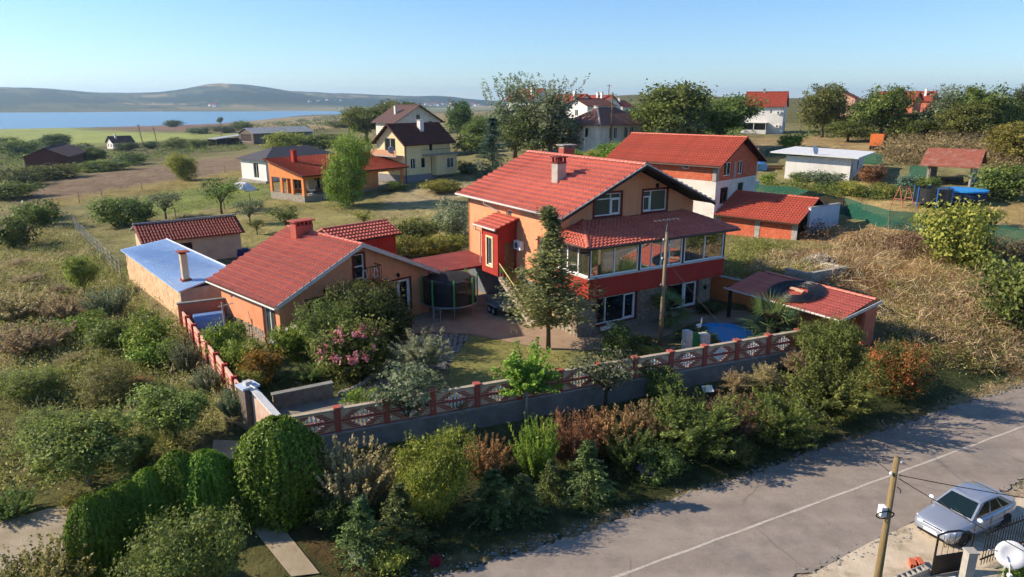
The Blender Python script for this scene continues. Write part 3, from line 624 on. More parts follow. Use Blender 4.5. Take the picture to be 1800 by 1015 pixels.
window(MH, gf, 1.6, 4.7, .55, 2.3, M['white'], M['glass'], mull=(2.25,), doors=[(3.75, 4.62, .6, 2.25)], trim=M['darkred'])
window(MH, gf, 7.65, 10.25, .55, 2.3, M['white'], M['glass'], mull=(9.0, 9.1), doors=[(9.15, 10.2, .6, 2.25)], trim=M['darkred'])
for x in (1.15, 10.9): 
    l = part('wall_lamp', MB().lathe([(.05, 0), (.1, .1), (.11, .25), (.03, .33)], 8), M['iron'], MH); l.location = (x-.15, .68, 1.6)
# red projecting band carrying the sunroom
part('floor_band', MB().box(0, 11.63, 0, 3.4, 2.63, 3.86), M['red'], MH)
part('window_board', MB().box(-.06, 11.69, -.06, 3.4, 3.862, 3.94).box(.35, 11.3, .35, 3.38, 3.943, 3.96), M['gutter'], MH)
# sunroom glazing
groups = [(.12, 3.9, (1.98,)), (4.08, 7.66, (5.02, 5.85, 6.55)), (7.84, 11.52, (9.72,))]
sp = Pl((0, .06, 0), (1, 0, 0)); sl = Pl((.06, 3.4, 0), (0, -1, 0))
for a, b, mu in groups: window(MH, sp, a, b, 3.95, 5.72, M['white'], M['glass_sun'], mull=mu, fw=.085, depth=.02, name='sunroom_window')
window(MH, sl, .15, 3.28, 3.95, 5.72, M['white'], M['glass_sun'], mull=(1.1, 2.2), fw=.085, depth=.02, name='sunroom_window')
sr_ = Pl((11.57, 0.1, 0), (0, 1, 0))
window(MH, sr_, .15, 3.28, 3.95, 5.72, M['white'], M['glass_sun'], mull=(1.6,), fw=.085, depth=.02, name='sunroom_window')
pm = MB()
for x0, x1 in ((-.0, .1), (3.93, 4.06), (7.69, 7.82), (11.53, 11.63)): pm.box(x0, x1, .03, .13, 3.942, 5.8)
pm.box(0.02, 11.6, .03, .16, 5.73, 5.9).box(.02, .15, .17, 3.35, 5.73, 5.9).box(11.48, 11.6, .17, 3.35, 5.73, 5.9)
part('sunroom_posts', pm, M['gutter_dark'], MH)
# furniture silhouettes in the sunroom: sofa, table
part('sofa', MB().box(1.2, 3.4, 1.5, 2.3, 3.965, 4.4).box(1.2, 3.4, 2.15, 2.45, 4.4, 4.85), M['cloth'], MH)
part('dining_table', MB().box(5.2, 7.2, 1.2, 2.2, 4.64, 4.7).box(5.3, 5.4, 1.3, 1.4, 3.965, 4.64).box(7.0, 7.1, 2.0, 2.1, 3.965, 4.64), M['wood'], MH)
# first floor and attic walls
att = [(2.95, 5.15, 6.95, 8.4), (7.1, 9.25, 6.92, 8.36)]
fwp = Pl((.125, 3.4, 0), (1, 0, 0)); W2 = 11.75
prof = [(0, 7.35), (W2/2, 10.02), (W2, 7.35)]
inner = [(2.6, 4.2, 3.97, 5.6), (6.6, 8.4, 3.97, 5.6)]
mb = wall_mesh(MB(), fwp, W2, prof, [(a-.125, b-.125, c, d) for a, b, c, d in att]+inner, .25, z0=2.62)
part('front_wall', mb, M['orange'], MH)
for a, b, c, d in inner: window(MH, fwp, a, b, c, d, M['white'], M['glass'], mull=((a+b)/2,), fw=.08, name='inner_window')
(a, b, c, d) = att[0]; window(MH, fwp, a-.125, b-.125, c, d, M['white'], M['glass_curtain'], mull=(b-.95,), doors=[(b-.9, b-.17, c+.03, d-.38)], trans=(d-.36,), trim=M['darkred'], tw=.14, name='attic_window')
(a, b, c, d) = att[1]; window(MH, fwp, a-.125, b-.125, c, d, M['white'], M['glass_curtain'], mull=(a+.62,), doors=[(a-.08, a+.55, c+.03, d-.38)], trim=M['darkred'], tw=.14, name='attic_window')
swp = Pl((.125, 15.4, 0), (0, -1, 0))
lh = [(15.4-9.75, 15.4-9.05, 6.3, 6.85), (15.4-5.6, 15.4-4.7, 4.3, 5.5)]
part('side_wall', wall_mesh(MB(), swp, 12.0, [(0, 7.3), (12.0, 7.3)], lh, .25, z0=0), M['orange'], MH)
window(MH, swp, *lh[0], M['white'], M['glass_curtain'], fw=.09); window(MH, swp, *lh[1], M['white'], M['glass'], mull=(10.25,), trim=M['darkred'])
part('back_wall', MB().prism([(.125, 15.4, 0), (11.875, 15.4, 0), (11.875, 15.4, 7.3), (6.0, 15.4, 10.0), (.125, 15.4, 7.3)], (0, -.25, 0)), M['orange'], MH)
part('right_wall', MB().box(11.625, 11.875, 3.66, 15.14, 0, 7.3), M['orange'], MH)
part('lower_side_shade_panel', MB().box(.09, .124, 4.3, 15.38, 0, 2.34), mk('grey_blue_render_shaded', '#6d737c', '#5d636c', 2, rough=.9), MH)  # grey-blue wall tone with the shade under the canopy put into its colour
part('wall_base', MB().box(.1, .124, 10.7, 15.38, 2.35, 2.62), M['gutter'], MH)
# main roof: ridge runs front to back
RU, EL_, ER, ZE, ZR, V0, V1 = 6.0, -.565, 12.565, 7.375, 10.284, 2.0, 16.0
roof = part('roof', MB().prism([(EL_, V0+.02, ZE-.12), (RU, V0+.02, ZR-.12), (ER, V0+.02, ZE-.12), (ER, V0+.02, ZE-.02), (RU, V0+.02, ZR-.02), (EL_, V0+.02, ZE-.02)], (0, V1-V0-.04, 0)), M['soffit'], MH)
sl_ = math.hypot(RU-EL_, ZR-ZE)
roof_courses(roof, (EL_-.03, V0, ZE-.02), (0, 1, 0), (RU-EL_, 0, ZR-ZE), V1-V0, sl_, M['tile'], course=.52, step=.115, amp=.04)
roof_courses(roof, (ER+.03, V0, ZE-.02), (0, 1, 0), (RU-ER, 0, ZR-ZE), V1-V0, sl_, M['tile'], course=.52, step=.115, amp=.04)
ridge_caps(roof, (RU, V0, ZR+.0), (RU, V1, ZR+.0), M['tile'], r=.17)
brd = MB()
for s0, s1 in ((EL_, RU), (ER, RU)):
    brd.prism([(s0, V0-.05, ZE-.22), (s1, V0-.05, ZR-.22), (s1, V0-.05, ZR-.01), (s0, V0-.05, ZE-.01)], (0, .06, 0))
part('bargeboard', brd, M['soffit'], roof)
flash = MB()
for s0, s1 in ((EL_, RU), (ER, RU)): flash.prism([(s0, V0-.07, ZE-.03), (s1, V0-.07, ZR-.03), (s1, V0-.07, ZR+.05), (s0, V0-.07, ZE+.05)], (0, .03, 0))
part('verge_trim', flash, M['gutter'], roof)
part('ridge_beam', MB().box(RU-.09, RU+.09, V0+.1, 3.39, ZR-.36, ZR-.125), M['soffit'], roof)
for x in (2.6, 9.25): part('rafter', MB().box(x, x+.15, V0+.1, 3.39, 8.42, 8.62), M['soffit'], roof)
part('gutter', MB().tube([(EL_-.1, V0, ZE-.05), (EL_-.1, V1, ZE-.05)], .075, 8), M['gutter'], roof, smooth=True)
part('downpipe', MB().tube([(EL_-.08, 11.6, ZE-.1), (EL_-.08, 11.6, ZE-.28), (.02, 10.9, ZE-.75), (.02, 10.6, ZE-.8)], .05, 6), M['gutter'], roof, smooth=True)
# sunroom roof
ZPE, ZPT, PO = 5.92, 6.8, .54
def lpt(u, v, z): return (u, v, z)
pr = part('sunroom_roof', MB().add([(-PO, -PO, ZPE-.08), (11.63+PO, -PO, ZPE-.08), (11.63+PO, 3.4, ZPE-.08), (-PO, 3.4, ZPE-.08), (2.0, 3.39, ZPT-.02), (10.7, 3.39, ZPT-.02), (-PO, -PO, ZPE-.02), (11.63+PO, -PO, ZPE-.02), (11.63+PO, 3.4, ZPE-.02), (-PO, 3.4, ZPE-.02)],
   [(0,3,2,1), (6,7,5,4), (9,6,4), (7,8,5), (0,1,7,6), (3,0,6,9), (1,2,8,7), (2,3,9,4,5,8)]), M['soffit'], MH)
Sf = math.hypot(3.4+PO, ZPT-ZPE); Lf = 11.63+2*PO
roof_courses(pr, (-PO, -PO, ZPE), (1, 0, 0), (0, 3.4+PO, ZPT-ZPE), Lf, Sf, M['tile'], course=.36, ul=lambda s: (2.0+PO)*s/Sf, ur=lambda s: Lf-(11.63+PO-10.7)*s/Sf, step=.08)
Sl = math.hypot(2.0+PO, ZPT-ZPE)
roof_courses(pr, (-PO, -PO, ZPE), (0, 1, 0), (2.0+PO, 0, ZPT-ZPE), 3.94, Sl, M['tile'], course=.36, ul=lambda s: 3.94*s/Sl*.985, ur=lambda s: 3.94, step=.08)
Srr = math.hypot(11.63+PO-10.7, ZPT-ZPE)
roof_courses(pr, (11.63+PO, -PO, ZPE), (0, 1, 0), (-(11.63+PO-10.7), 0, ZPT-ZPE), 3.94, Srr, M['tile'], course=.36, ul=lambda s: 3.94*s/Srr*.985, ur=lambda s: 3.94, step=.08)
ridge_caps(pr, (-PO, -PO, ZPE+.03), (2.0, 3.36, ZPT+.03), M['tile'], r=.12); ridge_caps(pr, (11.63+PO, -PO, ZPE+.03), (10.7, 3.36, ZPT+.03), M['tile'], r=.12)
part('gutter', MB().tube([(-PO-.08, 3.4, ZPE-.06), (-PO-.08, -PO-.08, ZPE-.06), (11.63+PO+.08, -PO-.08, ZPE-.06), (11.63+PO+.08, 3.4, ZPE-.06)], .07, 8), M['gutter_dark'], pr, smooth=True)
# red entrance bay on the side wall
bay = part('entrance_bay', wall_mesh(MB(), Pl((-1.4, 10.62, 0), (0, -1, 0)), 2.24, [(0, 5.75), (2.24, 5.75)], [(.72, 1.48, 3.05, 5.05)], .2, z0=2.46)
  .box(-1.2, .12, 10.42, 10.62, 2.46, 5.75).box(-1.2, .12, 8.58, 10.42, 2.46, 2.6), M['red'], MH)
bf = Pl((-1.2, 8.58-.2, 0), (1, 0, 0)); wall_ = wall_mesh(MB(), bf, 1.32, [(0, 5.95), (1.32, 6.25)], [(.28, 1.2, 2.66, 4.75)], .2, z0=2.46); part('bay_front', wall_, M['red'], MH)
bl = Pl((-1.4, 10.62, 0), (0, -1, 0)); window(MH, bl, .74, 1.46, 3.07, 5.03, M['white'], M['glass_curtain'], trim=M['cream'], tw=.13, fw=.09)
dr = part('door', MB().pbox(bf, .3, 1.18, 2.66, 4.73, -.15, -.08), mk('brown_door', '#7d5d44', '#6b4f3a', 4, rough=.6), MH); part('handle', MB().pbox(bf, .38, .42, 3.6, 3.75, -.08, -.03), M['steel'], dr)
brf = part('bay_roof', MB().prism([(-1.75, 8.05, 5.75), (.12, 8.05, 6.38), (.12, 8.05, 6.46), (-1.75, 8.05, 5.83)], (0, 2.95, 0)), M['red'], MH)
roof_courses(brf, (-1.78, 8.03, 5.84), (0, 1, 0), (1.9, 0, .64), 3.0, 2.0, M['tile'], course=.4, step=.1)
part('gutter', MB().tube([(-1.84, 8.0, 5.78), (-1.84, 11.05, 5.78)], .065, 6).tube([(-1.84, 10.8, 5.72), (-1.8, 10.8, 5.45), (-1.46, 10.72, 5.3), (-1.46, 10.72, 3.0)], .04, 6), M['gutter'], brf)
# outside stair along the side wall
st = part('stair', MB().prism([(-1.35, 8.36, 2.46), (-1.35, 8.36, 2.2), (-1.35, 4.6, -.02), (-1.35, 4.2, -.02), (-1.35, 4.2, .15)], (1.45, 0, 0)), M['conc_warm'], MH)
stm = MB().box(-1.25, .11, -.16, .16, 0, .17).mesh('step', M['conc_warm'])
for i in range(13): link('step', stm, st, loc=(0, 8.2-i*.32, 2.3-i*.178))
part('handrail', MB().tube([(-1.32, 8.3, 3.4), (-1.32, 4.4, 1.1)], .035, 6), mk('pale_handrail', '#d8c58a', '#c7b47a', 3, rough=.6), st)
for i in range(0, 5): part('baluster', MB().tube([(-1.32, 8.2-i*.9, 2.4-i*.5), (-1.32, 8.2-i*.9, 3.35-i*.53)], .02, 5), M['gutter'], st)
# chimney
ch = part('chimney', MB().box(2.6, 3.3, 7.1, 7.8, 8.4, 10.15), M['conc'], MH)
part('chimney_cap', MB().box(2.5, 3.4, 7.0, 7.9, 10.5, 10.56).box(2.6, 2.72, 7.1, 7.22, 10.15, 10.5).box(3.18, 3.3, 7.1, 7.22, 10.15, 10.5).box(2.6, 2.72, 7.68, 7.8, 10.15, 10.5).box(3.18, 3.3, 7.68, 7.8, 10.15, 10.5).box(2.88, 3.02, 7.1, 7.24, 10.15, 10.5).box(2.88, 3.02, 7.66, 7.8, 10.15, 10.5).box(2.55, 3.35, 7.05, 7.85, 10.1, 10.18), M['darkred'], ch)
ch2 = part('chimney', MB().box(8.2, 9.3, 14.2, 14.9, 8.6, 10.55), M['brickred'], MH); part('chimney_cap', MB().box(8.05, 9.45, 14.05, 15.05, 10.75, 10.83).box(8.25, 8.4, 14.25, 14.85, 10.55, 10.75).box(9.1, 9.25, 14.25, 14.85, 10.55, 10.75), M['conc'], ch2)
part('aerial', MB().tube([(6.0, 8.6, 10.3), (6.0, 8.6, 12.4)], .02, 5), M['steel'], MH)
def ac_unit(parent, P, x, z):
    a = MB().pbox(P, x, x+.85, z, z+.6, .05, .35).build('air_conditioner', M['white'], parent)
    f = MB(); c = P(x+.32, z+.3, .351); 
    f.prism([c + P.ex*.22*math.cos(t) + Vector((0,0,1))*.22*math.sin(t) for t in np.linspace(0, 2*math.pi, 17)[:-1]], tuple(P.n*.012)); f.build('fan_grille', mk('grille_grey', '#55585a', '#44474a', 30, rough=.6), a)
ac_unit(MH, swp, 15.4-8.2, 4.35)
l = part('wall_lamp', MB().lathe([(.05, 0), (.1, .1), (.11, .25), (.03, .33)], 8), M['iron'], MH); l.location = (8.25, 3.28, 8.5)

# ---------------------------------------------------------------- generic houses
def faces(w, d): return dict(f=(Pl((0,0,0),(1,0,0)), w), l=(Pl((0,d,0),(0,-1,0)), d), r=(Pl((w,0,0),(0,1,0)), d), b=(Pl((w,d,0),(-1,0,0)), w))
def house_walls(t, w, d, eave, ridge, axis, wall, wins, base=1.5, name='walls', frame=None, glass=None, mull=True):
    mb = MB(); F = faces(w, d)
    for k, (P, ln) in F.items():
        gable = (axis == 'v' and k in 'fb') or (axis == 'u' and k in 'lr')
        prof = [(0, eave), (ln/2, ridge), (ln, eave)] if gable else [(0, eave), (ln, eave)]
        if k in 'lr': # avoid doubled corners
            P = Pl(P(.2, 0, 0), P.ex); prof = [(0, prof[0][1]), (ln/2-.2, ridge), (ln-.4, eave)] if gable else [(0, eave), (ln-.4, eave)]; hs = [(x[1]-.2, x[2]-.2, x[3], x[4]) for x in wins if x[0] == k]; ln -= .4
        else: hs = [x[1:5] for x in wins if x[0] == k]
        wall_mesh(mb, P, ln, prof, hs, .2, z0=-base)
    o = mb.build(name, wall, t)
    for x in wins:
        P = F[x[0]][0]; a, b, c, e = x[1:5]
        window(t, P, a, b, c, e, frame or M['white'], glass or M['glass'], mull=((a+b)/2,) if mull and b-a > .9 else (), fw=.07, depth=.1, name='door' if len(x) > 5 and x[5] == 'd' else 'window')
    return o
def gable_roof(t, w, d, eave, ridge, axis, mat, over=.45, og=.4, courses=0, th=.12, under=None, gut=None, name='roof', u0=0, v0=0, cap=True):
    """roof slab in two leaves; courses>0 lays rows of tiles on it"""
    L = (d if axis == 'v' else w)+2*og; half = (w if axis == 'v' else d)/2; sl = (ridge-eave)/half; ze = eave-sl*over; S = math.hypot(half+over, ridge-ze)
    T = (lambda a, b, z: (u0+a, v0+b, z)) if axis == 'v' else (lambda a, b, z: (u0+b, v0+a, z))   # a across, b along
    mb = MB(); W = 2*half
    sec = [(-over, ze), (half, ridge), (W+over, ze), (W+over, ze+th), (half, ridge+th), (-over, ze+th)]
    mb.prism([T(a, -og, z) for a, z in sec], tuple(Vector(T(0, L, 0))-Vector(T(0, 0, 0))))
    r = mb.build(name, (under or M['soffit']) if courses else mat, t)
    if courses:
        along = Vector(T(0, 1, 0))-Vector(T(0, 0, 0))
        for s, e0 in ((1, -over), (-1, W+over)):
            up = Vector(T(s*(half+over), 0, ridge-ze))-Vector(T(0, 0, 0))
            roof_courses(r, T(e0, -og, ze+th), along, up, L, S, mat, course=courses, wave=.3, step=.11, amp=.04, spw=4)
    if cap: ridge_caps(r, T(half, -og, ridge+th), T(half, L-og, ridge+th), mat, r=.14, ln=.5 if courses else 20)
    if gut: MB().tube([T(-over-.06, -og, ze), T(-over-.06, L-og, ze)], .06, 6).build('gutter', gut, r)
    return r
def hip_roof(t, w, d, eave, ridge, mat, over=.5, th=.1, run=None, capm=None):
    run = min(w, d)/2 if run is None else run; e = eave-over*.3
    a = [(-over, -over, e), (w+over, -over, e), (w+over, d+over, e), (-over, d+over, e)]
    if w >= d: p, q = (run, d/2, ridge), (w-run, d/2, ridge); top = [(0,1,5,4), (1,2,5), (2,3,4,5), (3,0,4)]
    else: p, q = (w/2, run, ridge), (w/2, d-run, ridge); top = [(0,1,4), (1,2,5,4), (2,3,5), (3,0,4,5)]
    v = a+[p, q]; v2 = [(x, y, z-th) for x, y, z in a]
    r = MB().add(v+v2, top+[(0,6,7,1), (1,7,8,2), (2,8,9,3), (3,9,6,0), (9,8,7,6)]).build('roof', mat, t)
    if capm:
        ends = ((0, p), (3, p), (1, q), (2, q)) if w >= d else ((0, p), (1, p), (2, q), (3, q))
        for i, e_ in ends: ridge_caps(r, a[i], e_, capm, r=.16, ln=20)
        ridge_caps(r, p, q, capm, r=.16, ln=20)
    return r
def chimney(t, x, y, z0, z1, mat, s=.5, cap=None):
    c = MB().box(x, x+s, y, y+s, z0, z1).build('chimney', mat, t)
    MB().box(x-.08, x+s+.08, y-.08, y+s+.08, z1+.12, z1+.18).box(x+.04, x+.14, y+.04, y+s-.04, z1, z1+.12).box(x+s-.14, x+s-.04, y+.04, y+s-.04, z1, z1+.12).build('chimney_cap', cap or mat, c); return c
# ---------------------------------------------------------------- small orange house in the garden
AH = thing('garden_house', 'single storey orange house with red tiled gable roof and tiny balcony', 'house', (-13.5, 38.5, .8), R(46))
wd, dp, ae, ar = 11.1, 8.0, 3.0, 5.55
wf = [('f', 1.8, 4.6, 1.0, 2.7), ('f', 5.2, 5.95, 3.35, 4.95), ('f', 7.4, 9.5, .25, 2.72)]
F = faces(wd, dp); mb = MB()
wall_mesh(mb, F['f'][0], wd, [(0, ae), (wd/2, ar), (wd, ae)], [x[1:5] for x in wf], .25)
sidew = [(dp-1.95, dp-.65, .05, 2.62), (dp-6.35, dp-5.95, 2.05, 2.62)]
wall_mesh(mb, Pl((0, dp-.25, 0), (0, -1, 0)), dp-.5, [(0, ae), (dp-.5, ae)], [(a-.25, b-.25, c, d) for a, b, c, d in sidew], .25)
mb.box(.25, wd-.25, dp-.25, dp, 0, ae).prism([(0, dp, ae), (wd, dp, ae), (wd/2, dp, ar)], (0, -.25, 0)).box(wd-.25, wd, .25, dp-.25, 0, ae)
mb.build('walls', M['orange'], AH)
P = F['f'][0]
window(AH, P, *wf[0][1:5], M['white'], M['glass'], mull=(2.35, 3.55), trans=(), trim=M['darkred'])
window(AH, P, *wf[1][1:5], M['white'], M['glass'], trans=(4.15,), trim=M['darkred'], name='balcony_door')
window(AH, P, *wf[2][1:5], M['white'], M['glass'], mull=(8.55,), doors=[(8.6, 9.4, .3, 2.65)], trim=M['darkred'], name='terrace_door')
window(AH, F['l'][0], *sidew[0], M['white'], M['glass_curtain'], mull=(dp-1.3,), trim=M['darkred'], name='side_door')
window(AH, F['l'][0], *sidew[1], M['white'], M['glass'], fw=.05)
stn = MB(); rng = random.Random(8)
for z in np.arange(.0, .75, .2):
    for x in np.arange(.05, dp-2.2, .3): stn.pbox(F['l'][0], x+rng.uniform(0,.04), x+.27, z+.01, z+rng.uniform(.14, .18), 0, rng.uniform(.02, .05))
stn.build('stone_plinth', M['rock'], AH)['kind'] = 'stuff'
bal = MB().box(4.95, 6.75, -.85, -.01, 3.06, 3.22).build('balcony', M['red'], AH)
mb = MB().tube([(5.0, -.02, 4.2), (5.0, -.8, 4.2), (6.7, -.8, 4.2), (6.7, -.02, 4.2)], .025, 6).tube([(5.0, -.02, 3.35), (5.0, -.8, 3.35), (6.7, -.8, 3.35), (6.7, -.02, 3.35)], .02, 6)
mb.build('handrail', M['iron'], bal)
barm = MB().tube([(0,0,3.35), (0,0,4.2)], .014, 5).mesh('baluster', M['iron'])
for i in range(9): link('baluster', barm, bal, loc=(5.0+i*.2125, -.8, 0))
for i in range(3):
    link('baluster', barm, bal, loc=(5.0, -.2-i*.2, 0)); link('baluster', barm, bal, loc=(6.7, -.2-i*.2, 0))
orn = MB()
for cx in (5.45, 6.25):
    orn.tube([(cx+.16*math.cos(t)*(1-.3*math.sin(3*t)), -.81, 3.78+.3*math.sin(t)) for t in np.linspace(0, 6.28, 20)], .02, 5, cap=False)
    orn.build('scroll_ornament', M['white'], bal) if cx > 6 else None
ra = gable_roof(AH, wd, dp, ae, ar, 'v', M['tile'], over=.5, og=.62, courses=.5, gut=M['gutter'])
mb = MB()
for s0, s1 in ((-.5, wd/2), (wd+.5, wd/2)):
    za, zb = ae-.5*(ar-ae)/(wd/2), ar; mb.prism([(s0, -.66, za-.05), (s1, -.66, zb-.05), (s1, -.66, zb+.2), (s0, -.66, za+.2)], (0, .035, 0))
mb.build('verge_trim', M['gutter'], ra)
c = MB().box(4.5, 5.8, 5.6, 6.3, 4.6, 6.15).build('chimney', M['brickred'], AH)
capm = MB().box(4.36, 5.94, 5.46, 6.44, 6.42, 6.5)
for x in (4.52, 4.83, 5.14, 5.45, 5.7): capm.box(x, x+.09, 5.62, 6.28, 6.15, 6.42)
capm.build('chimney_cap', M['brickred'], c)
for x in (3.0, 8.5):
    l = MB().lathe([(.04, 0), (.09, .08), (.1, .22), (.03, .3)], 8).build('wall_lamp', M['iron'], AH); l.location = (x, -.12, 2.95)
# taller red block behind it
RB = thing('rear_block', 'red walled block with a short tiled roof behind the garden house', 'outbuilding', (0, 0, 0), 0)
RB.location = (-13.5+9.2*math.cos(R(46))-8.3*math.sin(R(46)), 38.5+9.2*math.sin(R(46))+8.3*math.cos(R(46)), .8); RB.rotation_euler = (0, 0, R(46))
MB().box(0, 5.4, 0, 3.0, 0, 4.05).prism([(0, 0, 4.05), (0, 3.0, 4.05), (0, 1.5, 4.75)], (5.4, 0, 0)).build('walls', M['red'], RB)
gable_roof(RB, 5.4, 3.0, 4.05, 4.75, 'u', M['tile'], over=.35, og=.3, courses=.4)
# ---------------------------------------------------------------- long shed with blue sheet roof
def at_poly(t, pts): return t
bs_o = Vector((-19.95, 45.75, .8)); ang = math.atan2(58.6-46.6, -31.2+21.0)
BS = thing('blue_roof_shed', 'long low block shed with a blue sheet roof and a tall flue', 'shed', tuple(bs_o), ang)
# local x runs back along the shed, y to its left (towards the wild plot)
BL, BW = 15.4, 5.0
mb = MB().box(3.0, BL-.2, -.7, -.5, -.3, 2.45)
BSW = Pl((.3, 2.05, 0), (1, 0, 0))
wl = MB().box(.3, BL-.2, 2.3, 2.5, -.5, 2.25); wl.build('wall', M['block_pale'], BS)
blk = MB(); rng = random.Random(5); lp = Pl((BL-.2, 2.5, 0), (-1, 0, 0))
for r_ in range(9):
    for k in range(32):
        x = k*.47+(.23 if r_ % 2 else 0)
        if x > BL-1.0: continue
        blk.pbox(lp, x+.012, x+.45, -.4+r_*.3+.012, -.4+r_*.3+.285, 0, rng.uniform(.012, .03))
blk.build('block_facing', M['block_pale'], BS)['kind'] = 'stuff'
mb.build('inner_wall', M['beige'], BS); MB().box(.1, .3, -.4, 2.5, -.4, 2.15).build('end_wall', M['conc'], BS)
MB().box(BL-.2, BL, -.5, 2.3, -.4, 2.4).build('back_wall', M['beige'], BS)
rf = MB().hexa([(1.4, -1.6, 2.55), (BL+.6, -.9, 2.75), (BL+.3, 2.75, 2.35), (-.5, 2.75, 2.15), (1.4, -1.6, 2.62), (BL+.6, -.9, 2.82), (BL+.3, 2.75, 2.42), (-.5, 2.75, 2.22)]).build('roof', M['bluesheet'], BS)
rib = MB()
for i in range(54):
    x = -.5+.06+i*(BL+.7)/54; t_ = i/54; xr = x+1.9*(1-t_)+.3*t_; yr = -1.6+.7*t_; rib.hexa([(xr, yr, 2.615+.2*t_), (xr+.05, yr, 2.615+.2*t_), (x+.05, 2.75, 2.215+.2*t_), (x, 2.75, 2.215+.2*t_), (xr+.01, yr, 2.645+.2*t_), (xr+.04, yr, 2.645+.2*t_), (x+.04, 2.75, 2.245+.2*t_), (x+.01, 2.75, 2.245+.2*t_)])
rib.build('roof_ribs', M['bluesheet'], rf)['kind'] = 'stuff'
MB().hexa([(1.4, -1.64, 2.6), (BL+.6, -.94, 2.8), (BL+.6, -.86, 2.8), (1.4, -1.56, 2.6), (1.4, -1.64, 2.68), (BL+.6, -.94, 2.88), (BL+.6, -.86, 2.88), (1.4, -1.56, 2.68)]).build('edge_flashing', M['white'], rf)
fl = MB().box(1.6, 2.02, 1.4, 1.82, 2.1, 4.2).build('flue', M['beige'], BS); MB().box(1.45, 2.17, 1.25, 1.97, 4.32, 4.4).box(1.65, 1.75, 1.45, 1.77, 4.2, 4.32).box(1.87, 1.97, 1.45, 1.77, 4.2, 4.32).build('flue_cap', M['terracotta'], fl)
MB().box(1.5, 2.12, 1.3, 1.92, 2.28, 2.46).build('flue_collar', M['terracotta'], fl)
# ---------------------------------------------------------------- old shed with clay tiles, every tile its own piece
OS = thing('tiled_shed', 'old beige shed under a roof of weathered red clay tiles', 'shed', (-32.0, 59.3, .7), math.atan2(64.4-59.2, -25.5+32.05))
OL, OD = 8.2, 3.6
F = faces(OL, OD); mb = MB(); wall_mesh(mb, F['f'][0], OL, [(0, 2.45), (OL, 2.45)], [(2.8, 3.9, -.5, 2.0)], .2, z0=-.5); mb.box(0, .2, .2, OD, -.5, 2.45).box(OL-.2, OL, .2, OD, -.5, 2.45).box(.2, OL-.2, OD-.2, OD, -.5, 3.4)
mb.prism([(0, .2, 2.45), (0, OD, 2.45), (0, OD, 3.4)], (.2, 0, 0)).prism([(OL-.2, .2, 2.45), (OL-.2, OD, 2.45), (OL-.2, OD, 3.4)], (.2, 0, 0)); mb.build('walls', M['beige'], OS)
MB().pbox(F['f'][0], 2.82, 3.88, -.5, 1.98, -.16, -.1).build('door', M['soffit'], OS)
oe, orr = Vector((-.35, -.45, 2.45)), Vector((0, 2.4, 1.25)); S_ = orr.length
rs = MB().hexa([(-.35, -.45, 2.38), (OL+.35, -.45, 2.38), (OL+.35, 1.95, 3.63), (-.35, 1.95, 3.63), (-.35, -.45, 2.44), (OL+.35, -.45, 2.44), (OL+.35, 1.95, 3.69), (-.35, 1.95, 3.69)]).build('roof', M['wood'], OS)
MB().hexa([(-.35, 1.95, 3.63), (OL+.35, 1.95, 3.63), (OL+.35, OD+.4, 2.9), (-.35, OD+.4, 2.9), (-.35, 1.95, 3.69), (OL+.35, 1.95, 3.69), (OL+.35, OD+.4, 2.96), (-.35, OD+.4, 2.96)]).build('back_slope', M['sheetgrey'], OS)
tv = []; nseg = 6
for i, (y, k) in enumerate(((0, 1.1), (.5, .9))):
    for j in range(nseg+1):
        a = math.pi*j/nseg; tv.append((-.11*k*math.cos(a), y, .09*k*math.sin(a)))
tf = [(j, j+1, nseg+2+j, nseg+1+j) for j in range(nseg)]+[tuple(range(nseg+1))]
tme = bpy.data.meshes.new('roof_tile'); tme.from_pydata(tv, [], tf); tme.materials.append(M['tile_shed']); tme.update()
rx = math.atan2(1.25, 2.4); rng = random.Random(4)
for r_ in range(6):
    for k in range(33):
        y = r_*.44; o = link('roof_tile', tme, rs, loc=(-.2+k*.262+rng.uniform(-.012, .012), -.5+y*math.cos(rx), 2.43+y*math.sin(rx)+.01+rng.uniform(0, .012)), rot=(rx, 0, rng.uniform(-.03, .03)))
pan = MB()
for k in range(34):
    x = -.33+k*.262; pan.hexa([(x, -.5, 2.415), (x+.1, -.5, 2.415), (x+.1, 1.95, 3.69), (x, 1.95, 3.69), (x+.02, -.5, 2.455), (x+.08, -.5, 2.455), (x+.08, 1.95, 3.72), (x+.02, 1.95, 3.72)])
pan.build('pan_tiles', M['tile_shed'], rs)['kind'] = 'stuff'
ridge_caps(rs, (-.35, 1.98, 3.76), (OL+.35, 1.98, 3.76), mk('mortar_ridge', '#8b8a90', '#6f6e74', 6, rough=.9), r=.16, ln=.4)
# ---------------------------------------------------------------- red canopy between the houses
CA = thing('roof_canopy', 'flat dark red canopy spanning between the two orange houses', 'canopy', (4.61, 40.27, .8), R(31.65))
MB().hexa([(-6.9, 11.4, 2.35), (.08, 11.2, 2.55), (.08, 15.6, 2.75), (-7.2, 15.2, 2.55), (-6.9, 11.4, 2.5), (.08, 11.2, 2.7), (.08, 15.6, 2.9), (-7.2, 15.2, 2.7)]).build('deck', mk('dark_red_felt', '#7b352f', '#6a2d28', 3, rough=.85, c3='#94504a', scale3=.8, amt3=.5), CA)
for x, y in ((-6.6, 11.7), (-3.3, 11.6), (-6.8, 14.8)): MB().box(x-.08, x+.08, y-.08, y+.08, 0, 2.4).build('post', M['soffit'], CA)
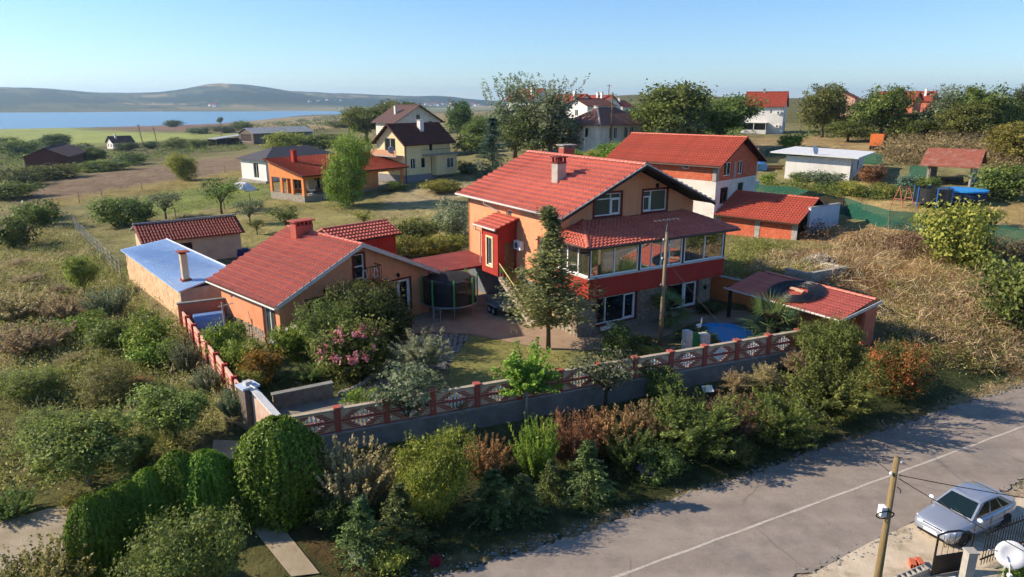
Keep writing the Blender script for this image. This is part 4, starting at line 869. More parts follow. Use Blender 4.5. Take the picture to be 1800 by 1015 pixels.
# ---------------------------------------------------------------- carport by the pool
CP = thing('carport', 'open red tiled carport beside the pool with black hose on its roof', 'carport', (4.61, 40.27, .8), R(31.65))
mb = MB().hexa([(10.9, -9.0, 2.0), (13.9, -9.9, 2.75), (14.1, -1.7, 2.75), (11.0, -.9, 2.0), (10.9, -9.0, 2.1), (13.9, -9.9, 2.85), (14.1, -1.7, 2.85), (11.0, -.9, 2.1)])
cr = mb.build('roof', M['soffit'], CP)
roof_courses(cr, (10.85, -9.5, 2.1), (0, 1, 0), (3.05, 0, .76), 8.3, 3.12, M['tile'], course=.32, wave=.2, step=.04)
ridge_caps(cr, (13.95, -9.6, 2.9), (14.05, -1.6, 2.9), M['tile'], r=.12)
MB().tube([(10.8, -9.5, 2.05), (10.85, -.85, 2.05)], .06, 6).build('gutter', M['gutter'], cr)
MB().prism([(10.85, -9.58, 1.98), (13.95, -9.98, 2.75), (13.95, -9.98, 2.93), (10.85, -9.58, 2.16)], (0, .04, 0)).build('verge_board', M['gutter'], cr)
for x, y in ((11.15, -1.2), (11.15, -5.2), (11.15, -9.0), (13.7, -1.9)): MB().box(x-.09, x+.09, y-.09, y+.09, -.2, 2.0+.25*(x-11)).build('post', M['soffit'], CP)
MB().box(13.75, 13.98, -9.7, -5.0, -.6, 2.7).box(12.9, 13.74, -9.7, -9.5, -.6, 2.45).build('side_wall', M['pinkwall'], CP)
MB().box(13.75, 13.95, -4.95, -1.75, -.6, 1.0).build('low_wall', M['orange2'], CP)
# garden wall continuing to the house
GW = thing('garden_wall', 'orange rendered garden wall joining the house to the carport', 'wall', (4.61, 40.27, .8), R(31.65))
MB().hexa([(14.0, -1.5, -.4), (14.2, -1.5, -.4), (12.1, 9.0, -.4), (11.9, 9.0, -.4), (14.0, -1.5, 1.9), (14.2, -1.5, 1.9), (12.1, 9.0, 1.9), (11.9, 9.0, 1.9)]).build('wall', M['orange2'], GW)
MB().hexa([(13.93, -1.55, 1.902), (14.27, -1.55, 1.902), (12.17, 9.05, 1.902), (11.83, 9.05, 1.902), (13.93, -1.55, 1.98), (14.27, -1.55, 1.98), (12.17, 9.05, 1.98), (11.83, 9.05, 1.98)]).build('coping', M['conc'], GW)
# ---------------------------------------------------------------- unfinished brick house with garage wing
BH = thing('brick_house', 'unfinished clay block house with red tiled roof and a garage wing', 'house', (25.9, 62.02, 1.6), R(46))
gb = MB().box(.35, .55, .3, 8.2, -1.2, 2.55).box(.55, 7.2, .3, .5, -1.2, .2).box(7.2, 7.4, .5, 8.2, -1.2, 2.55); gb.build('garage_wall', M['block'], BH)
bl = Pl((.35, 8.2, 0), (0, -1, 0)); rng = random.Random(2)
def blocks(parent, P, x0, x1, z0, z1, bw=.5, bh=.25, mat=None, holes=()):
    mb = MB(); r_ = 0; z = z0
    while z+bh*.7 < z1:
        x = x0-(bw/2 if r_ % 2 else 0)
        while x < x1:
            a, b = max(x, x0), min(x+bw-.012, x1)
            if b-a > .06 and not any(h[0] < b and a < h[1] and h[2] < z+bh and z < h[3] for h in holes): mb.pbox(P, a, b, z, min(z+bh-.012, z1), 0, rng.uniform(.008, .028))
            x += bw
        z += bh; r_ += 1
    o = mb.build('block_facing', mat or M['block'], parent); o['kind'] = 'stuff'
blocks(BH, bl, .1, 3.9, -.9, 2.5); blocks(BH, bl, 4.5, 7.5, -.9, 2.5)
for x in (-.0, 3.95, 7.5): MB().pbox(bl, x, x+.5, -1.2, 2.55, -.1, .05).build('concrete_column', M['conc'], BH)
gr = gable_roof(BH, 7.8, 8.0, 2.75, 4.5, 'v', M['tile2'], over=.35, og=.35, courses=.38, u0=0, v0=.25)
MB().box(.4, .6, .32, .48, .2, 2.6).box(2.2, 2.35, .32, .48, .2, 3.4).box(3.8, 3.95, .32, .48, .2, 4.2).box(5.4, 5.55, .32, .48, .2, 3.4).box(7.2, 7.35, .32, .48, .2, 2.6).build('gable_posts', M['soffit'], BH)
hw, hd, u0, v0 = 8.6, 12.2, -.4, 8.2
def off(P): return P
HB = []
fP = Pl((u0, v0, 0), (1, 0, 0)); lP = Pl((u0, v0+hd, 0), (0, -1, 0))
fh = [(1.0, 2.6, 3.6, 5.2), (4.6, 5.8, 3.6, 5.4), (1.4, 2.9, 6.3, 7.6), (4.3, 5.4, 6.3, 7.6)]
mb = MB(); wall_mesh(mb, fP, hw, [(0, 5.9), (hw, 5.9)], [h for h in fh if h[2] < 5.9], .25, z0=-1.2); mb.box(u0, u0+.25, v0+.25, v0+hd, -1.2, 5.9).box(u0+hw-.25, u0+hw, v0+.25, v0+hd, -1.2, 5.9).box(u0+.25, u0+hw-.25, v0+hd-.25, v0+hd, -1.2, 7.5)
mb.build('lower_walls', M['offwhite'], BH)
mb = MB(); wall_mesh(mb, fP, hw, [(0, 7.6), (hw/2, 9.75), (hw, 7.6)], [h for h in fh if h[2] > 5.9], .25, z0=5.9); mb.box(u0, u0+.25, v0+.25, v0+hd-.26, 5.9, 7.6); mb.build('upper_walls', M['block'], BH)
blocks(BH, lP, .5, hd-.5, 5.95, 7.5, holes=[(2.0, 2.6, 6.4, 7.2), (8.5, 9.2, 6.9, 7.4)]); blocks(BH, fP, .4, hw-.4, 5.95, 7.5, holes=fh)
for h in fh: window(BH, fP, *h, M['wood'] if h[2] < 5.9 else M['white'], M['glass'], mull=((h[0]+h[1])/2,))
window(BH, lP, 8.5, 9.2, 6.95, 7.4, M['white'], M['glass'], fw=.06, depth=-.06)
for P_, x in ((lP, -.05), (lP, 3.2), (lP, hd-.4), (fP, 0), (fP, 3.4)): MB().pbox(P_, x, x+.4, 5.9, 7.6, -.1, .06).build('concrete_column', M['conc'], BH)
MB().pbox(lP, 5.5, 8.2, 3.6, 5.6, 0, .03).build('rendered_panel', M['whitewash'], BH)
gable_roof(BH, hw, hd, 7.6, 9.85, 'v', M['tile2'], over=.6, og=.75, courses=.4, u0=u0, v0=v0, gut=M['gutter_dark'])
# ---------------------------------------------------------------- cream house
YH = thing('cream_house', 'two storey cream house with brown tiled gable roof and white chimney', 'house', (-16.33, 107.03, 2.8), R(50))
w_, d_ = 9.8, 6.4
house_walls(YH, w_, d_, 6.2, 8.7, 'u', M['cream'], [('f', 1.2, 2.2, 2.1, 3.7), ('f', 3.4, 4.3, 2.1, 3.7), ('f', 8.0, 9.4, 2.1, 3.7), ('f', 5.5, 6.1, 1.3, 3.7), ('f', 5.2, 6.0, 4.6, 6.0), ('l', 1.9, 4.4, 4.6, 6.7), ('l', .8, 1.5, 1.6, 3.4), ('l', 3.2, 3.9, 1.6, 3.4), ('f', .9, 1.8, .15, .8), ('f', 2.5, 3.2, .15, .8)])
MB().box(-.03, w_+.03, -.03, d_+.03, -1.5, 1.2).build('plinth', mk('grey_stone_base', '#8c8c92', '#77777d', 3, rough=.9), YH)
MB().box(5.6, w_+.4, -1.1, -.005, .9, 4.0).build('projecting_bay', M['cream'], YH)
window(YH, Pl((5.6, -1.1, 0), (1, 0, 0)), 2.2, 3.8, 1.9, 3.5, M['white'], M['glass_curtain'], mull=(3.0,), depth=-.04)
bal = MB().box(3.6, w_+.7, -1.5, -.01, 4.01, 4.15).build('balcony', M['conc'], YH); MB().tube([(3.7, -.05, 5.0), (3.7, -1.45, 5.0), (w_+.6, -1.45, 5.0), (w_+.6, -.05, 5.0)], .03, 5).build('handrail', M['iron'], bal)
bm_ = MB().tube([(0,0,4.15), (0,0,5.0)], .015, 4).mesh('baluster', M['iron'])
for i in range(22): link('baluster', bm_, bal, loc=(3.7+i*.314, -1.45, 0))
bal = MB().box(-1.4, -.01, .3, d_+.3, 4.0, 4.2).build('balcony', M['conc'], YH); MB().box(-1.38, -1.3, .35, d_+.25, 4.202, 5.0).build('parapet', mk('salmon_railing', '#c99a78', '#b98a68', 4, rough=.8), bal)
MB().tube([(.25, -.1, 6.0), (.2, -.1, 3.5), (.1, -.1, 0)], .06, 6).build('downpipe', M['gutter_dark'], YH)
r_ = gable_roof(YH, w_, d_, 6.2, 8.7, 'u', M['tile_old'], over=.7, og=.7, courses=.5); chimney(YH, 4.9, 1.6, 7.0, 9.2, M['whitewash'], .75)
def dish(parent, loc, r, rot, mat=None):
    o = MB().lathe([(.02, 0), (r*.5, r*.06), (r*.85, r*.19), (r, r*.27), (r*.99, r*.3), (r*.5, r*.09), (.02, r*.03)], 20).build('satellite_dish', mat or M['alu'], parent, smooth=True); o.location = loc; o.rotation_euler = rot; return o
dish(YH, (-1.45, 1.2, 5.1), .55, (R(90), 0, R(-60)), M['steel'])
# house behind it with brown gable
GH = thing('gable_house', 'pale house with brown gable end standing behind the cream house', 'house', (-24.45, 150.0, 6.9), R(38))
house_walls(GH, 11, 9, 4.0, 7.2, 'v', M['offwhite'], [('f', 1.2, 2.4, 1.0, 3.4), ('f', 5.0, 6.0, 3.6, 5.4), ('f', 8.0, 9.0, 2.4, 4.0), ('f', 9.6, 10.4, 2.4, 3.8)], base=5)
gable_roof(GH, 11, 9, 4.0, 7.2, 'v', mk('umber_roof', '#5b4440', '#4b3835', 4, rough=.9), over=.8, og=.9); chimney(GH, 2.2, 4, 4.5, 7.0, M['offwhite'], .6); chimney(GH, 9.5, 5, 4.2, 6.6, M['conc'], .8)
# ---------------------------------------------------------------- open orange pavilion house
PV = thing('pavilion_house', 'low orange garden house with red sloping roof and open arched porch', 'house', (-27.71, 92.65, 1.87), R(50))
PL_, PD = 17.5, 8.2
MB().box(0, PL_, 0, PD, -1.0, .9).build('stone_base', M['rock'], PV)
lP = Pl((0, PD, 0), (0, -1, 0)); fP = Pl((0, 0, 0), (1, 0, 0))
mb = MB(); wall_mesh(mb, lP, PD, [(0, 5.2), (PD, 3.6)], [(.5, 2.6, .9, 3.0), (3.1, 5.2, .9, 3.0), (5.7, 7.7, .9, 3.0)], .25, z0=.9); mb.build('side_arcade', M['orange2'], PV)
mb = MB(); wall_mesh(mb, Pl((.25, 0, 0), (1, 0, 0)), PL_-.25, [(0, 3.6), (PL_-.25, 3.6)], [(.15, 3.3, .9, 3.1), (3.75, 6.0, .9, 3.1), (12.4, 16.8, .9, 3.1)], .25, z0=.9); mb.build('front_arcade', M['orange2'], PV)
MB().box(.25, 11.5, 4.2, 4.4, .9, 4.0).build('inner_wall', M['orange2'], PV)
window(PV, Pl((0, 4.2, 0), (1, 0, 0)), 1.0, 2.6, 1.4, 2.9, M['white'], M['glass'], mull=(1.8,), depth=-.07); window(PV, Pl((0, 4.2, 0), (1, 0, 0)), 4.2, 5.6, 1.0, 3.0, M['white'], M['glass'], mull=(4.9,), depth=-.07)
rf = MB().hexa([(-.6, -.7, 3.45), (PL_+.6, -.7, 3.45), (PL_+.6, PD+.4, 5.3), (-.6, PD+.4, 5.3), (-.6, -.7, 3.6), (PL_+.6, -.7, 3.6), (PL_+.6, PD+.4, 5.45), (-.6, PD+.4, 5.45)]).build('roof', M['soffit'], PV)
roof_courses(rf, (-.62, -.72, 3.6), (1, 0, 0), (0, PD+1.1, 1.85), PL_+1.24, math.hypot(PD+1.1, 1.85), mk('orange_shingle', '#a84a30', '#964028', 3, rough=.75), course=.42, wave=.3, spw=2)
chimney(PV, 2.4, 5.6, 4.6, 6.4, M['red'], .6)
hc = thing('hanging_chair', 'pale egg shaped hanging chair on the pavilion porch', 'chair', (0,0,0)); hc.location = PV.matrix_basis @ Vector((0,0,0)); hc.parent = None
_m = Matrix.Translation(Vector(PV.location)) @ Matrix.Rotation(R(50), 4, 'Z')
hc.location = _m @ Vector((2.0, 1.2, .92)); hc.rotation_euler = (0, 0, R(20))
shell = MB(); vs = []; fs = []
for i in range(9):
    for k in range(11):
        th = R(20)+R(150)*i/8; ph = R(20)+R(220)*k/10; vs.append((.75*math.sin(th)*math.cos(ph), .6*math.sin(th)*math.sin(ph), 1.25+.95*math.cos(th)))
for i in range(8):
    for k in range(10): a = i*11+k; fs.append((a, a+1, a+12, a+11))
shell.add(vs, fs).build('shell', M['cloth'], hc, smooth=True); MB().lathe([(.5, 0), (.5, .05), (.05, .06), (.05, .3)], 12).build('base', M['gutter'], hc); MB().box(-.45, .45, -.3, .3, .4, .62).build('cushion', M['whitewash'], hc)
# pale house with dark hipped roof
DH = thing('hipped_house', 'white cottage with dark hipped roof behind the orange pavilion', 'house', (-41.4, 118.05, 1.65), R(50))
house_walls(DH, 15, 8, 3.9, 3.9, 'u', M['whitewash'], [('l', 4.0, 5.6, .6, 3.2), ('f', 1.5, 2.6, 1, 2.8)], base=2); hip_roof(DH, 15, 8, 3.9, 5.6, M['tile_grey'], over=.6)
MB().box(-.5, 0, -.4, 8.2, -1.2, .3).build('step_base', M['conc'], DH)
# ---------------------------------------------------------------- old house with hipped tile roof
OH = thing('old_hip_house', 'old whitewashed house under a hipped brown tile roof with pale ridges', 'house', (14.26, 116.0, 8.37), R(43))
house_walls(OH, 11.5, 6.8, 3.0, 3.0, 'u', M['offwhite'], [('l', 3.4, 4.3, .8, 2.4), ('f', 2.6, 3.5, .6, 2.4), ('f', 3.8, 4.7, .6, 2.4), ('f', 6.6, 7.6, .6, 2.4), ('f', 8.2, 9.2, .6, 2.4)], base=2)
hip_roof(OH, 11.5, 6.8, 3.1, 5.6, mk('faded_tile', '#94685a', '#7b5347', 5, rough=.9, c3='#6b5750', scale3=1.5, amt3=.5), over=.7, capm=M['conc']); chimney(OH, 4.0, 4.2, 4.2, 5.7, M['whitewash'], .55)
def red_house(label, loc, rz, w, d, e, r, axis, wins=(), wall=None, roofm=None, ch=((2, 2),), base=5, over=.6, name='red_roof_house', group=None):
    t = thing(name, label, 'house', loc, R(rz), group); house_walls(t, w, d, e, r, axis, wall or M['whitewash'], list(wins), base=base); gable_roof(t, w, d, e, r, axis, roofm or M['tile_far'], over=over, og=.6)
    for x, y in ch: chimney(t, x, y, e+.6, r+.9, M['whitewash'], .7)
    return t
red_house('white house with red gable roof, leftmost of the cluster behind the tall trees', (17.97, 205.0, 9.69), 42, 9, 12, 4.4, 7.2, 'v', [('f', 3, 4.2, 1.2, 2.8), ('f', 5.6, 6.8, 4.0, 5.4)])
red_house('white gabled house with two chimneys, second of the cluster behind the old hipped house', (28.32, 225.0, 9.52), 42, 9, 12, 4.2, 7.2, 'v', [('f', 3, 4.2, 4.0, 5.4)], ch=((2, 2), (3.4, 5)))
red_house('low orange roofed house partly hidden by trees right of the cluster', (37.07, 240.0, 9.71), 60, 10, 7, 3.6, 5.4, 'u')
red_house('small pale house with brown roof just above the old hipped house', (17.36, 165.0, 10.47), 40, 9, 7, 3.6, 5.0, 'u', [('l', 3, 4, 1.2, 2.6)], roofm=M['tile_old'], ch=())
red_house('red roof showing through the tall grey-green trees', (5.57, 200.0, 10.9), 45, 9, 10, 4.6, 7.4, 'v')
# ---------------------------------------------------------------- white three storey house
WH = thing('tall_white_house', 'tall cream white three storey house with steep red roof', 'house', (60.66, 160.0, 7.36), R(64))
w_, d_ = 7.0, 8.4
house_walls(WH, w_, d_, 6.8, 9.6, 'v', M['whitewash'], [('f', 2.0, 3.2, 4.2, 5.6), ('f', 2.0, 3.2, 1.2, 2.8), ('l', 4.0, 5.2, 1.4, 2.9), ('l', 5.6, 6.0, 5.0, 5.7), ('f', 4.9, 6.4, 1.0, 3.0), ('f', 3.0, 4.0, 7.2, 8.2)], base=3)
gable_roof(WH, w_, d_, 6.8, 9.6, 'v', M['tile_far'], over=.5, og=.4); chimney(WH, 3.2, 4.6, 8.8, 10.2, M['conc'], .5)
MB().box(-1.8, -.01, 3.2, 8.6, -1.5, 1.4).box(-1.85, -.01, 3.1, 8.7, 2.9, 3.05).box(-1.75, -1.65, 3.25, 3.35, 1.4, 2.9).box(-1.75, -1.65, 5.8, 5.95, 1.4, 2.9).box(-1.75, -1.65, 8.4, 8.55, 1.4, 2.9).build('porch', M['whitewash'], WH); MB().box(-1.68, -1.66, 3.36, 8.4, 1.41, 2.89).build('porch_glazing', M['glass'], WH)
for z in (1.9, 4.9): ac_unit(WH, Pl((0, d_, 0), (0, -1, 0)), 7.0, z)
# ---------------------------------------------------------------- white flat roofed building
FB = thing('flat_roof_building', 'low white building with a pale overhanging flat roof and satellite dish', 'building', (41.09, 85.16, 5.57), R(55))
house_walls(FB, 9.0, 7.6, 2.75, 2.75, 'u', M['whitewash'], [('f', .3, .8, .2, 2.3), ('f', 1.0, 1.6, .9, 2.2), ('f', 4.5, 5.5, 1.0, 2.2)], base=1.5, frame=M['soffit'])
MB().hexa([(-.9, -.9, 2.76), (12.0, -.9, 2.76), (12.0, 9.4, 3.1), (-.9, 9.4, 3.1), (-.9, -.9, 2.92), (12.0, -.9, 2.92), (12.0, 9.4, 3.26), (-.9, 9.4, 3.26)]).build('roof', mk('white_roof_sheet', '#dededb', '#cfcfcc', 1.5, rough=.6), FB)
dish(FB, (-.6, 4.2, 3.6), .55, (R(75), 0, R(-20))); MB().tube([(-.6, 4.2, 3.0), (-.6, 4.2, 3.6)], .03, 5).build('dish_mast', M['steel'], FB)
# ---------------------------------------------------------------- open shelter with rusty roof
PG = thing('garden_shelter', 'open garden shelter with rusty sheet gable roof and tied cloth curtains', 'shelter', (51.61, 78.37, 5.56), R(52))
gable_roof(PG, 6.6, 4.6, 2.6, 4.0, 'v', M['sheetrust'], over=.8, og=.6, cap=False)
for x, y in ((.2, .2), (3.3, .2), (6.4, .2), (.2, 4.4), (6.4, 4.4)): MB().box(x-.1, x+.1, y-.1, y+.1, -.8, 2.6).build('post', M['conc'], PG)
MB().box(-.4, 7.0, 0.05, .25, 2.3, 2.6).build('fascia', M['sheetgrey'], PG); MB().box(.5, 6.1, 4.2, 4.35, -.5, 2.4).build('back_wall', M['stone'], PG)
def curtain(parent, x0, x1, tie, y=.1):
    v = []; f = []; n = 14
    for i in range(9):
        z = 2.35-2.2*i/8; k = abs(i/8-tie); wq = .35+.65*min(1, k*2.0)
        for j in range(n+1):
            t = j/n; v.append((x0+(x1-x0)*t*wq, y+.05*math.sin(t*22), z))
    for i in range(8):
        for j in range(n): a = i*(n+1)+j; f.append((a, a+1, a+n+2, a+n+1))
    MB().add(v, f).build('curtain', M['cloth'], parent, smooth=True)
curtain(PG, .3, 2.2, .6); curtain(PG, 3.5, 5.2, .6)
# ---------------------------------------------------------------- right hand houses
t = red_house('old house with mottled brown roof at the right edge, behind a yellowing tree', (82.15, 122.0, 8.03), 60, 14, 7, 3.0, 5.0, 'u', [('f', 2, 3, 1, 2.2)], wall=M['offwhite'], roofm=M['tile_old'], ch=((6, 1),), base=2, name='cottage')
t = red_house('white two storey house with dark roof at the right edge of the skyline', (159.23, 235.0, 10.73), 70, 16, 8, 4.6, 6.2, 'u', [('f', 2, 3.2, 2.6, 3.8), ('f', 6, 7.2, 2.6, 3.8), ('l', 3, 4, 2.6, 3.8)], roofm=M['tile_grey'], ch=(), base=4, name='white_house')
t = red_house('small red roof peeking left of the white skyline house', (179.18, 265.0, 12.22), 60, 8, 7, 3.6, 5.6, 'u', ch=(), base=4)
t = red_house('salmon house with low red roof on the skyline right of the big tree', (109.65, 230.0, 11.53), 55, 10, 9, 4.4, 6.6, 'u', [('l', 2, 3.5, 1.6, 3.0)], wall=mk('pale_salmon', '#d3a58e', '#c2947d', 2, rough=.9), ch=(), base=5)
t = red_house('red roofed house with dark gable on the skyline left of the leaning pine', (134.01, 240.0, 11.75), 45, 9, 12, 3.8, 6.4, 'v', wall=M['pinkwall'], ch=(), base=5)
t = red_house('red roofed house on the skyline just behind the leaning pine', (148.26, 255.0, 11.54), 45, 9, 10, 3.8, 6.8, 'v', wall=M['pinkwall'], base=5)
t = red_house('orange roof glimpsed between the trees left of the tall white house', (66.5, 260.0, 11.47), 50, 9, 8, 3.8, 5.8, 'u', base=5)
t = red_house('low brown roofed house just left of the tall white house', (64.2, 200.0, 8.26), 55, 8, 8, 3.0, 5.0, 'u', ch=(), base=4)
# ---------------------------------------------------------------- barns and cottages on the plain
t = thing('barn', 'long grey roofed barn with an open dark end on the plain', 'barn', (-109.4, 300.0, -1.68), R(52)); w_, d_ = 30, 11
house_walls(t, w_, d_, 3.6, 5.6, 'u', mk('brown_block', '#7a6a5c', '#655749', 2, rough=.95), [('f', 12, 13.5, 1, 2.4), ('f', 18, 19.5, 1, 2.4), ('f', 24, 25.5, 0, 2.6), ('l', 1.5, 9.5, 0, 3.2)], base=4, glass=M['soffit'], mull=False); gable_roof(t, w_, d_, 3.6, 5.6, 'u', M['sheetgrey'], over=.6, og=.5, cap=False)
t = thing('open_shed', 'open fronted dark shed with mono pitch sheet roof left of the barn', 'shed', (-125.44, 300.0, -2.86), R(48)); MB().hexa([(0,0,2.2), (14,0,3.6), (14,8,3.6), (0,8,2.2), (0,0,2.4), (14,0,3.8), (14,8,3.8), (0,8,2.4)]).build('roof', M['sheetgrey'], t); MB().box(0, 14, 7.8, 8, -2, 2.2).box(13.8, 14, 0, 7.8, -2, 3.55).build('walls', M['soffit'], t)
for x in (.2, 4.6, 9.2): MB().box(x, x+.25, .1, .35, -2, 2.3+x*.1).build('post', M['wood'], t)
t = red_house('small white house with dark brown roof alone on the plain', (-180.45, 320.0, -6.33), 50, 9, 7, 3.4, 5.8, 'u', [('l', 1.2, 2.2, 1.2, 2.6), ('l', 4.4, 5.4, 1.2, 2.6), ('f', 2, 3, 1, 2.6), ('f', 6, 7, 1, 2.6)], roofm=mk('dark_brown_roof', '#5d4038', '#4b342e', 3, rough=.9), base=4, name='cottage')
t = red_house('tumbledown pale hut in the hedge left of the lone white house', (-156.45, 250.0, -3.84), 60, 9, 5, 2.2, 3.2, 'u', wall=M['offwhite'], roofm=M['sheetgrey'], ch=(), base=3, name='hut')
t = red_house('dark red roofed barn cut by the left edge of the frame', (-117.89, 170.0, -0.67), 20, 9, 22, 2.6, 4.6, 'v', wall=M['tile_old'], roofm=mk('maroon_roof', '#4a2f2f', '#3d2727', 3, rough=.85), ch=(), base=3, name='low_barn')
t = red_house('grey roofed shed beside the dark barn near the left edge', (-134.32, 200.0, -1.67), 40, 12, 6, 1.8, 2.6, 'u', wall=M['bluewall'], roofm=M['sheetgrey'], ch=(), base=3, name='low_shed')
# distant village
vm = MB().box(-6, 6, -5, 5, -2, 6).mesh('far_house', [M['whitewash'], M['tile_far']])
b = MB(); b.box(-6, 6, -5, 5, -3, 6); b.cur = 1; b.prism([(-6.8, -5.8, 6), (-6.8, 5.8, 6), (-6.8, 0, 9.5)], (13.6, 0, 0)); vm = b.mesh('far_house', [M['whitewash'], M['tile_far']]); rng = random.Random(11)
for x, y in [(-923.41, 3432.14), (-907.52, 3529.48), (-888.46, 3623.31), (-927.48, 3300.23), (-847.89, 3571.64), (-427.89, 3374.01), (-409.34, 3443.59), (-375.06, 3331.65), (-368.23, 3467.61), (-340.2, 3352.53), (-337.45, 3549.29), (-311.32, 3445.37), (-307.55, 3628.51), (-280.01, 3533.41), (-272.21, 3655.82), (-247.64, 3551.13), (-235.32, 3622.02), (-210.66, 3497.03), (-198.38, 3576.28), (-173.61, 3421.64), (-165.25, 3595.22), (-288.08, 3302.76), (-249.99, 3318.57), (-1185.4, 2821.18), (-1154.26, 2788.6)]:
    o = link('far_house', vm, loc=(x, y, float(ground_h(np.array([x]), np.array([y]))[0])), rot=(0, 0, rng.uniform(0, 3))); o.scale = (rng.uniform(.8, 1.6),)*3
    tag(o, 'tiny pale house of the village on the far shore', 'house', 'houses of the far village')

# ---------------------------------------------------------------- front fence: plinth, posts, panels with stepped brick bars and white balusters
FA = R(21.96)
FE = thing('front_fence', 'peach and red brick fence with white baluster diamonds on grey plinth', 'fence', (-8.73, 26.91, 0), FA)
SL = .017                                                     # the fence climbs gently to the right
MB().hexa([(-1.0, -.16, -.9), (28.3, -.16, -.6), (28.3, .16, -.6), (-1.0, .16, -.9), (-1.0, -.16, 1.14-SL), (28.3, -.16, 1.14+28*SL*.75), (28.3, .16, 1.14+28*SL*.75), (-1.0, .16, 1.14-SL)]).build('plinth', M['plinth'], FE)
MB().hexa([(-1.0, -.2, 1.142-SL), (28.3, -.2, 1.142+28*SL*.75), (28.3, .2, 1.142+28*SL*.75), (-1.0, .2, 1.142-SL), (-1.0, -.2, 1.2-SL), (28.3, -.2, 1.2+28*SL*.75), (28.3, .2, 1.2+28*SL*.75), (-1.0, .2, 1.2-SL)]).build('plinth_cap', M['conc'], FE)
post_m = MB().box(-.13, .13, -.15, .15, 0, 1.1).box(-.16, .16, -.18, .18, 1.1, 1.16).mesh('post', M['brickred'])
PWD = 1.88
board = MB()
def dia(z): return max(0., .68*(1-abs(z-.5)/.47))               # half width of the diamond opening
nz = 12
for i in range(nz):
    z0, z1 = i/nz*1.0, (i+1)/nz*1.0; h = dia((z0+z1)/2)
    if h <= .05: board.box(-PWD/2, PWD/2, -.06, .06, z0, z1)
    else: board.box(-PWD/2, -h, -.06, .06, z0, z1).box(h, PWD/2, -.06, .06, z0, z1)
board_m = board.mesh('panel', M['peach'])
bar_ms = {}
bal_m = MB().lathe([(.045, 0), (.06, .1), (.04, .2), (.068, .5), (.04, .8), (.06, .9), (.045, 1.0)], 6).mesh('baluster', M['whitewash'])
cap_m = MB().box(-PWD/2-.01, PWD/2+.01, -.12, .12, 1.0, 1.07).mesh('panel_coping', M['conc_warm'])
posts = [1.31+2.115*k for k in range(13)]
for s in posts: link('post', post_m, FE, loc=(s, 0, 1.2+s*SL*.75))
seg = [(-.82, 1.31)]+[(a, b) for a, b in zip(posts, posts[1:])]
for k, (a, b) in enumerate(seg):
    c = (a+b)/2; z = 1.2+c*SL*.75; sc = (b-a-.26)/PWD
    pn = link('panel', board_m, FE, loc=(c, 0, z)); pn.scale = (sc, 1, 1); pn.rotation_euler = (0, -math.atan(SL*.75), 0)
    link('panel_coping', cap_m, pn)
    for i in range(nz):
        zz = (i+.5)/nz; h = dia(zz)
        if h <= .05 or i in (5, 6): continue
        for s_ in (-1, 1):
            ln = .42; key = 'bar'
            if key not in bar_ms: bar_ms[key] = MB().box(-.19, .19, -.085, .085, -.022, .022).mesh('brick_bar', M['brickred'])
            link('brick_bar', bar_ms[key], pn, loc=(s_*(h+.17), 0, zz))
    if 'mid' not in bar_ms: bar_ms['mid'] = MB().box(-PWD/2+.02, PWD/2-.02, -.09, .09, -.05, .05).mesh('brick_bar', M['brickred']); bar_ms['low'] = MB().box(-PWD/2, PWD/2, -.075, .075, .0, .05).mesh('brick_bar', M['brickred'])
    link('brick_bar', bar_ms['mid'], pn, loc=(0, 0, .5)); link('brick_bar', bar_ms['low'], pn)
    if k in (10,):       # one panel is filled white
        link('white_infill', MB().prism([(-.6, -.02, .5), (0, -.02, .08), (.6, -.02, .5), (0, -.02, .92)], (0, .04, 0)).mesh('white_infill', M['whitewash']), pn)
    else:
        for j in range(-3, 4):
            x = j*.17; hh = .46*(1-abs(x)/.68)
            for s_ in (-1, 1):
                o = link('baluster', bal_m, pn, loc=(x, 0, .5 if s_ > 0 else .5-hh)); o.scale = (1, 1, hh)
# ---------------------------------------------------------------- gate wall, pillar and side fence of the garden
GP = thing('gate_pillar', 'grey brick gate pillar with pale capstone beside the rounded thuja', 'pillar', (-11.85, 28.9, .3), R(-45))
MB().box(-.3, .3, -.3, .3, -.5, 2.35).build('shaft', mk('grey_brick_pillar', '#877b70', '#6d635a', 6, rough=.95, brick=(.24,.09,.012,.55)), GP); MB().box(-.4, .4, -.4, .4, 2.352, 2.45).build('capstone', M['bluewall'], GP); MB().tube([(.3, 0, 2.5), (.8, 0, 2.5)], .04, 6).box(-.15, .15, -.15, .15, 2.45, 2.62).build('lamp_arm', M['gutter'], GP)
GWL = thing('gate_wall', 'pale stone faced wall sloping down from the gate pillar', 'wall', (-11.6, 28.6, .3), math.atan2(26.75-28.6, -9.75+11.6))
MB().prism([(0, 0, -.5), (2.7, 0, -.5), (2.7, 0, 1.55), (0, 0, 2.3)], (0, .2, 0)).build('wall', mk('pale_pink_stone', '#d5bba7', '#c2a592', 4, rough=.9, c3='#b5806c', scale3=2.2, amt3=.8), GWL); MB().prism([(-.02, -.06, 2.305), (2.72, -.06, 1.555), (2.72, -.06, 1.63), (-.02, -.06, 2.38)], (0, .32, 0)).build('coping', M['whitewash'], GWL)
SF0, SF1 = Vector((-12.3, 29.6, 0)), Vector((-21.2, 42.6, 0)); dv = SF1-SF0
SF = thing('side_fence', 'pale pink panel fence with red posts along the wild plot', 'fence', (SF0.x, SF0.y, .2), math.atan2(dv.y, dv.x))
n = 8; ls = dv.length/n
MB().box(0, dv.length, -.12, .12, -.6, .55).build('base_wall', M['plinth'], SF)
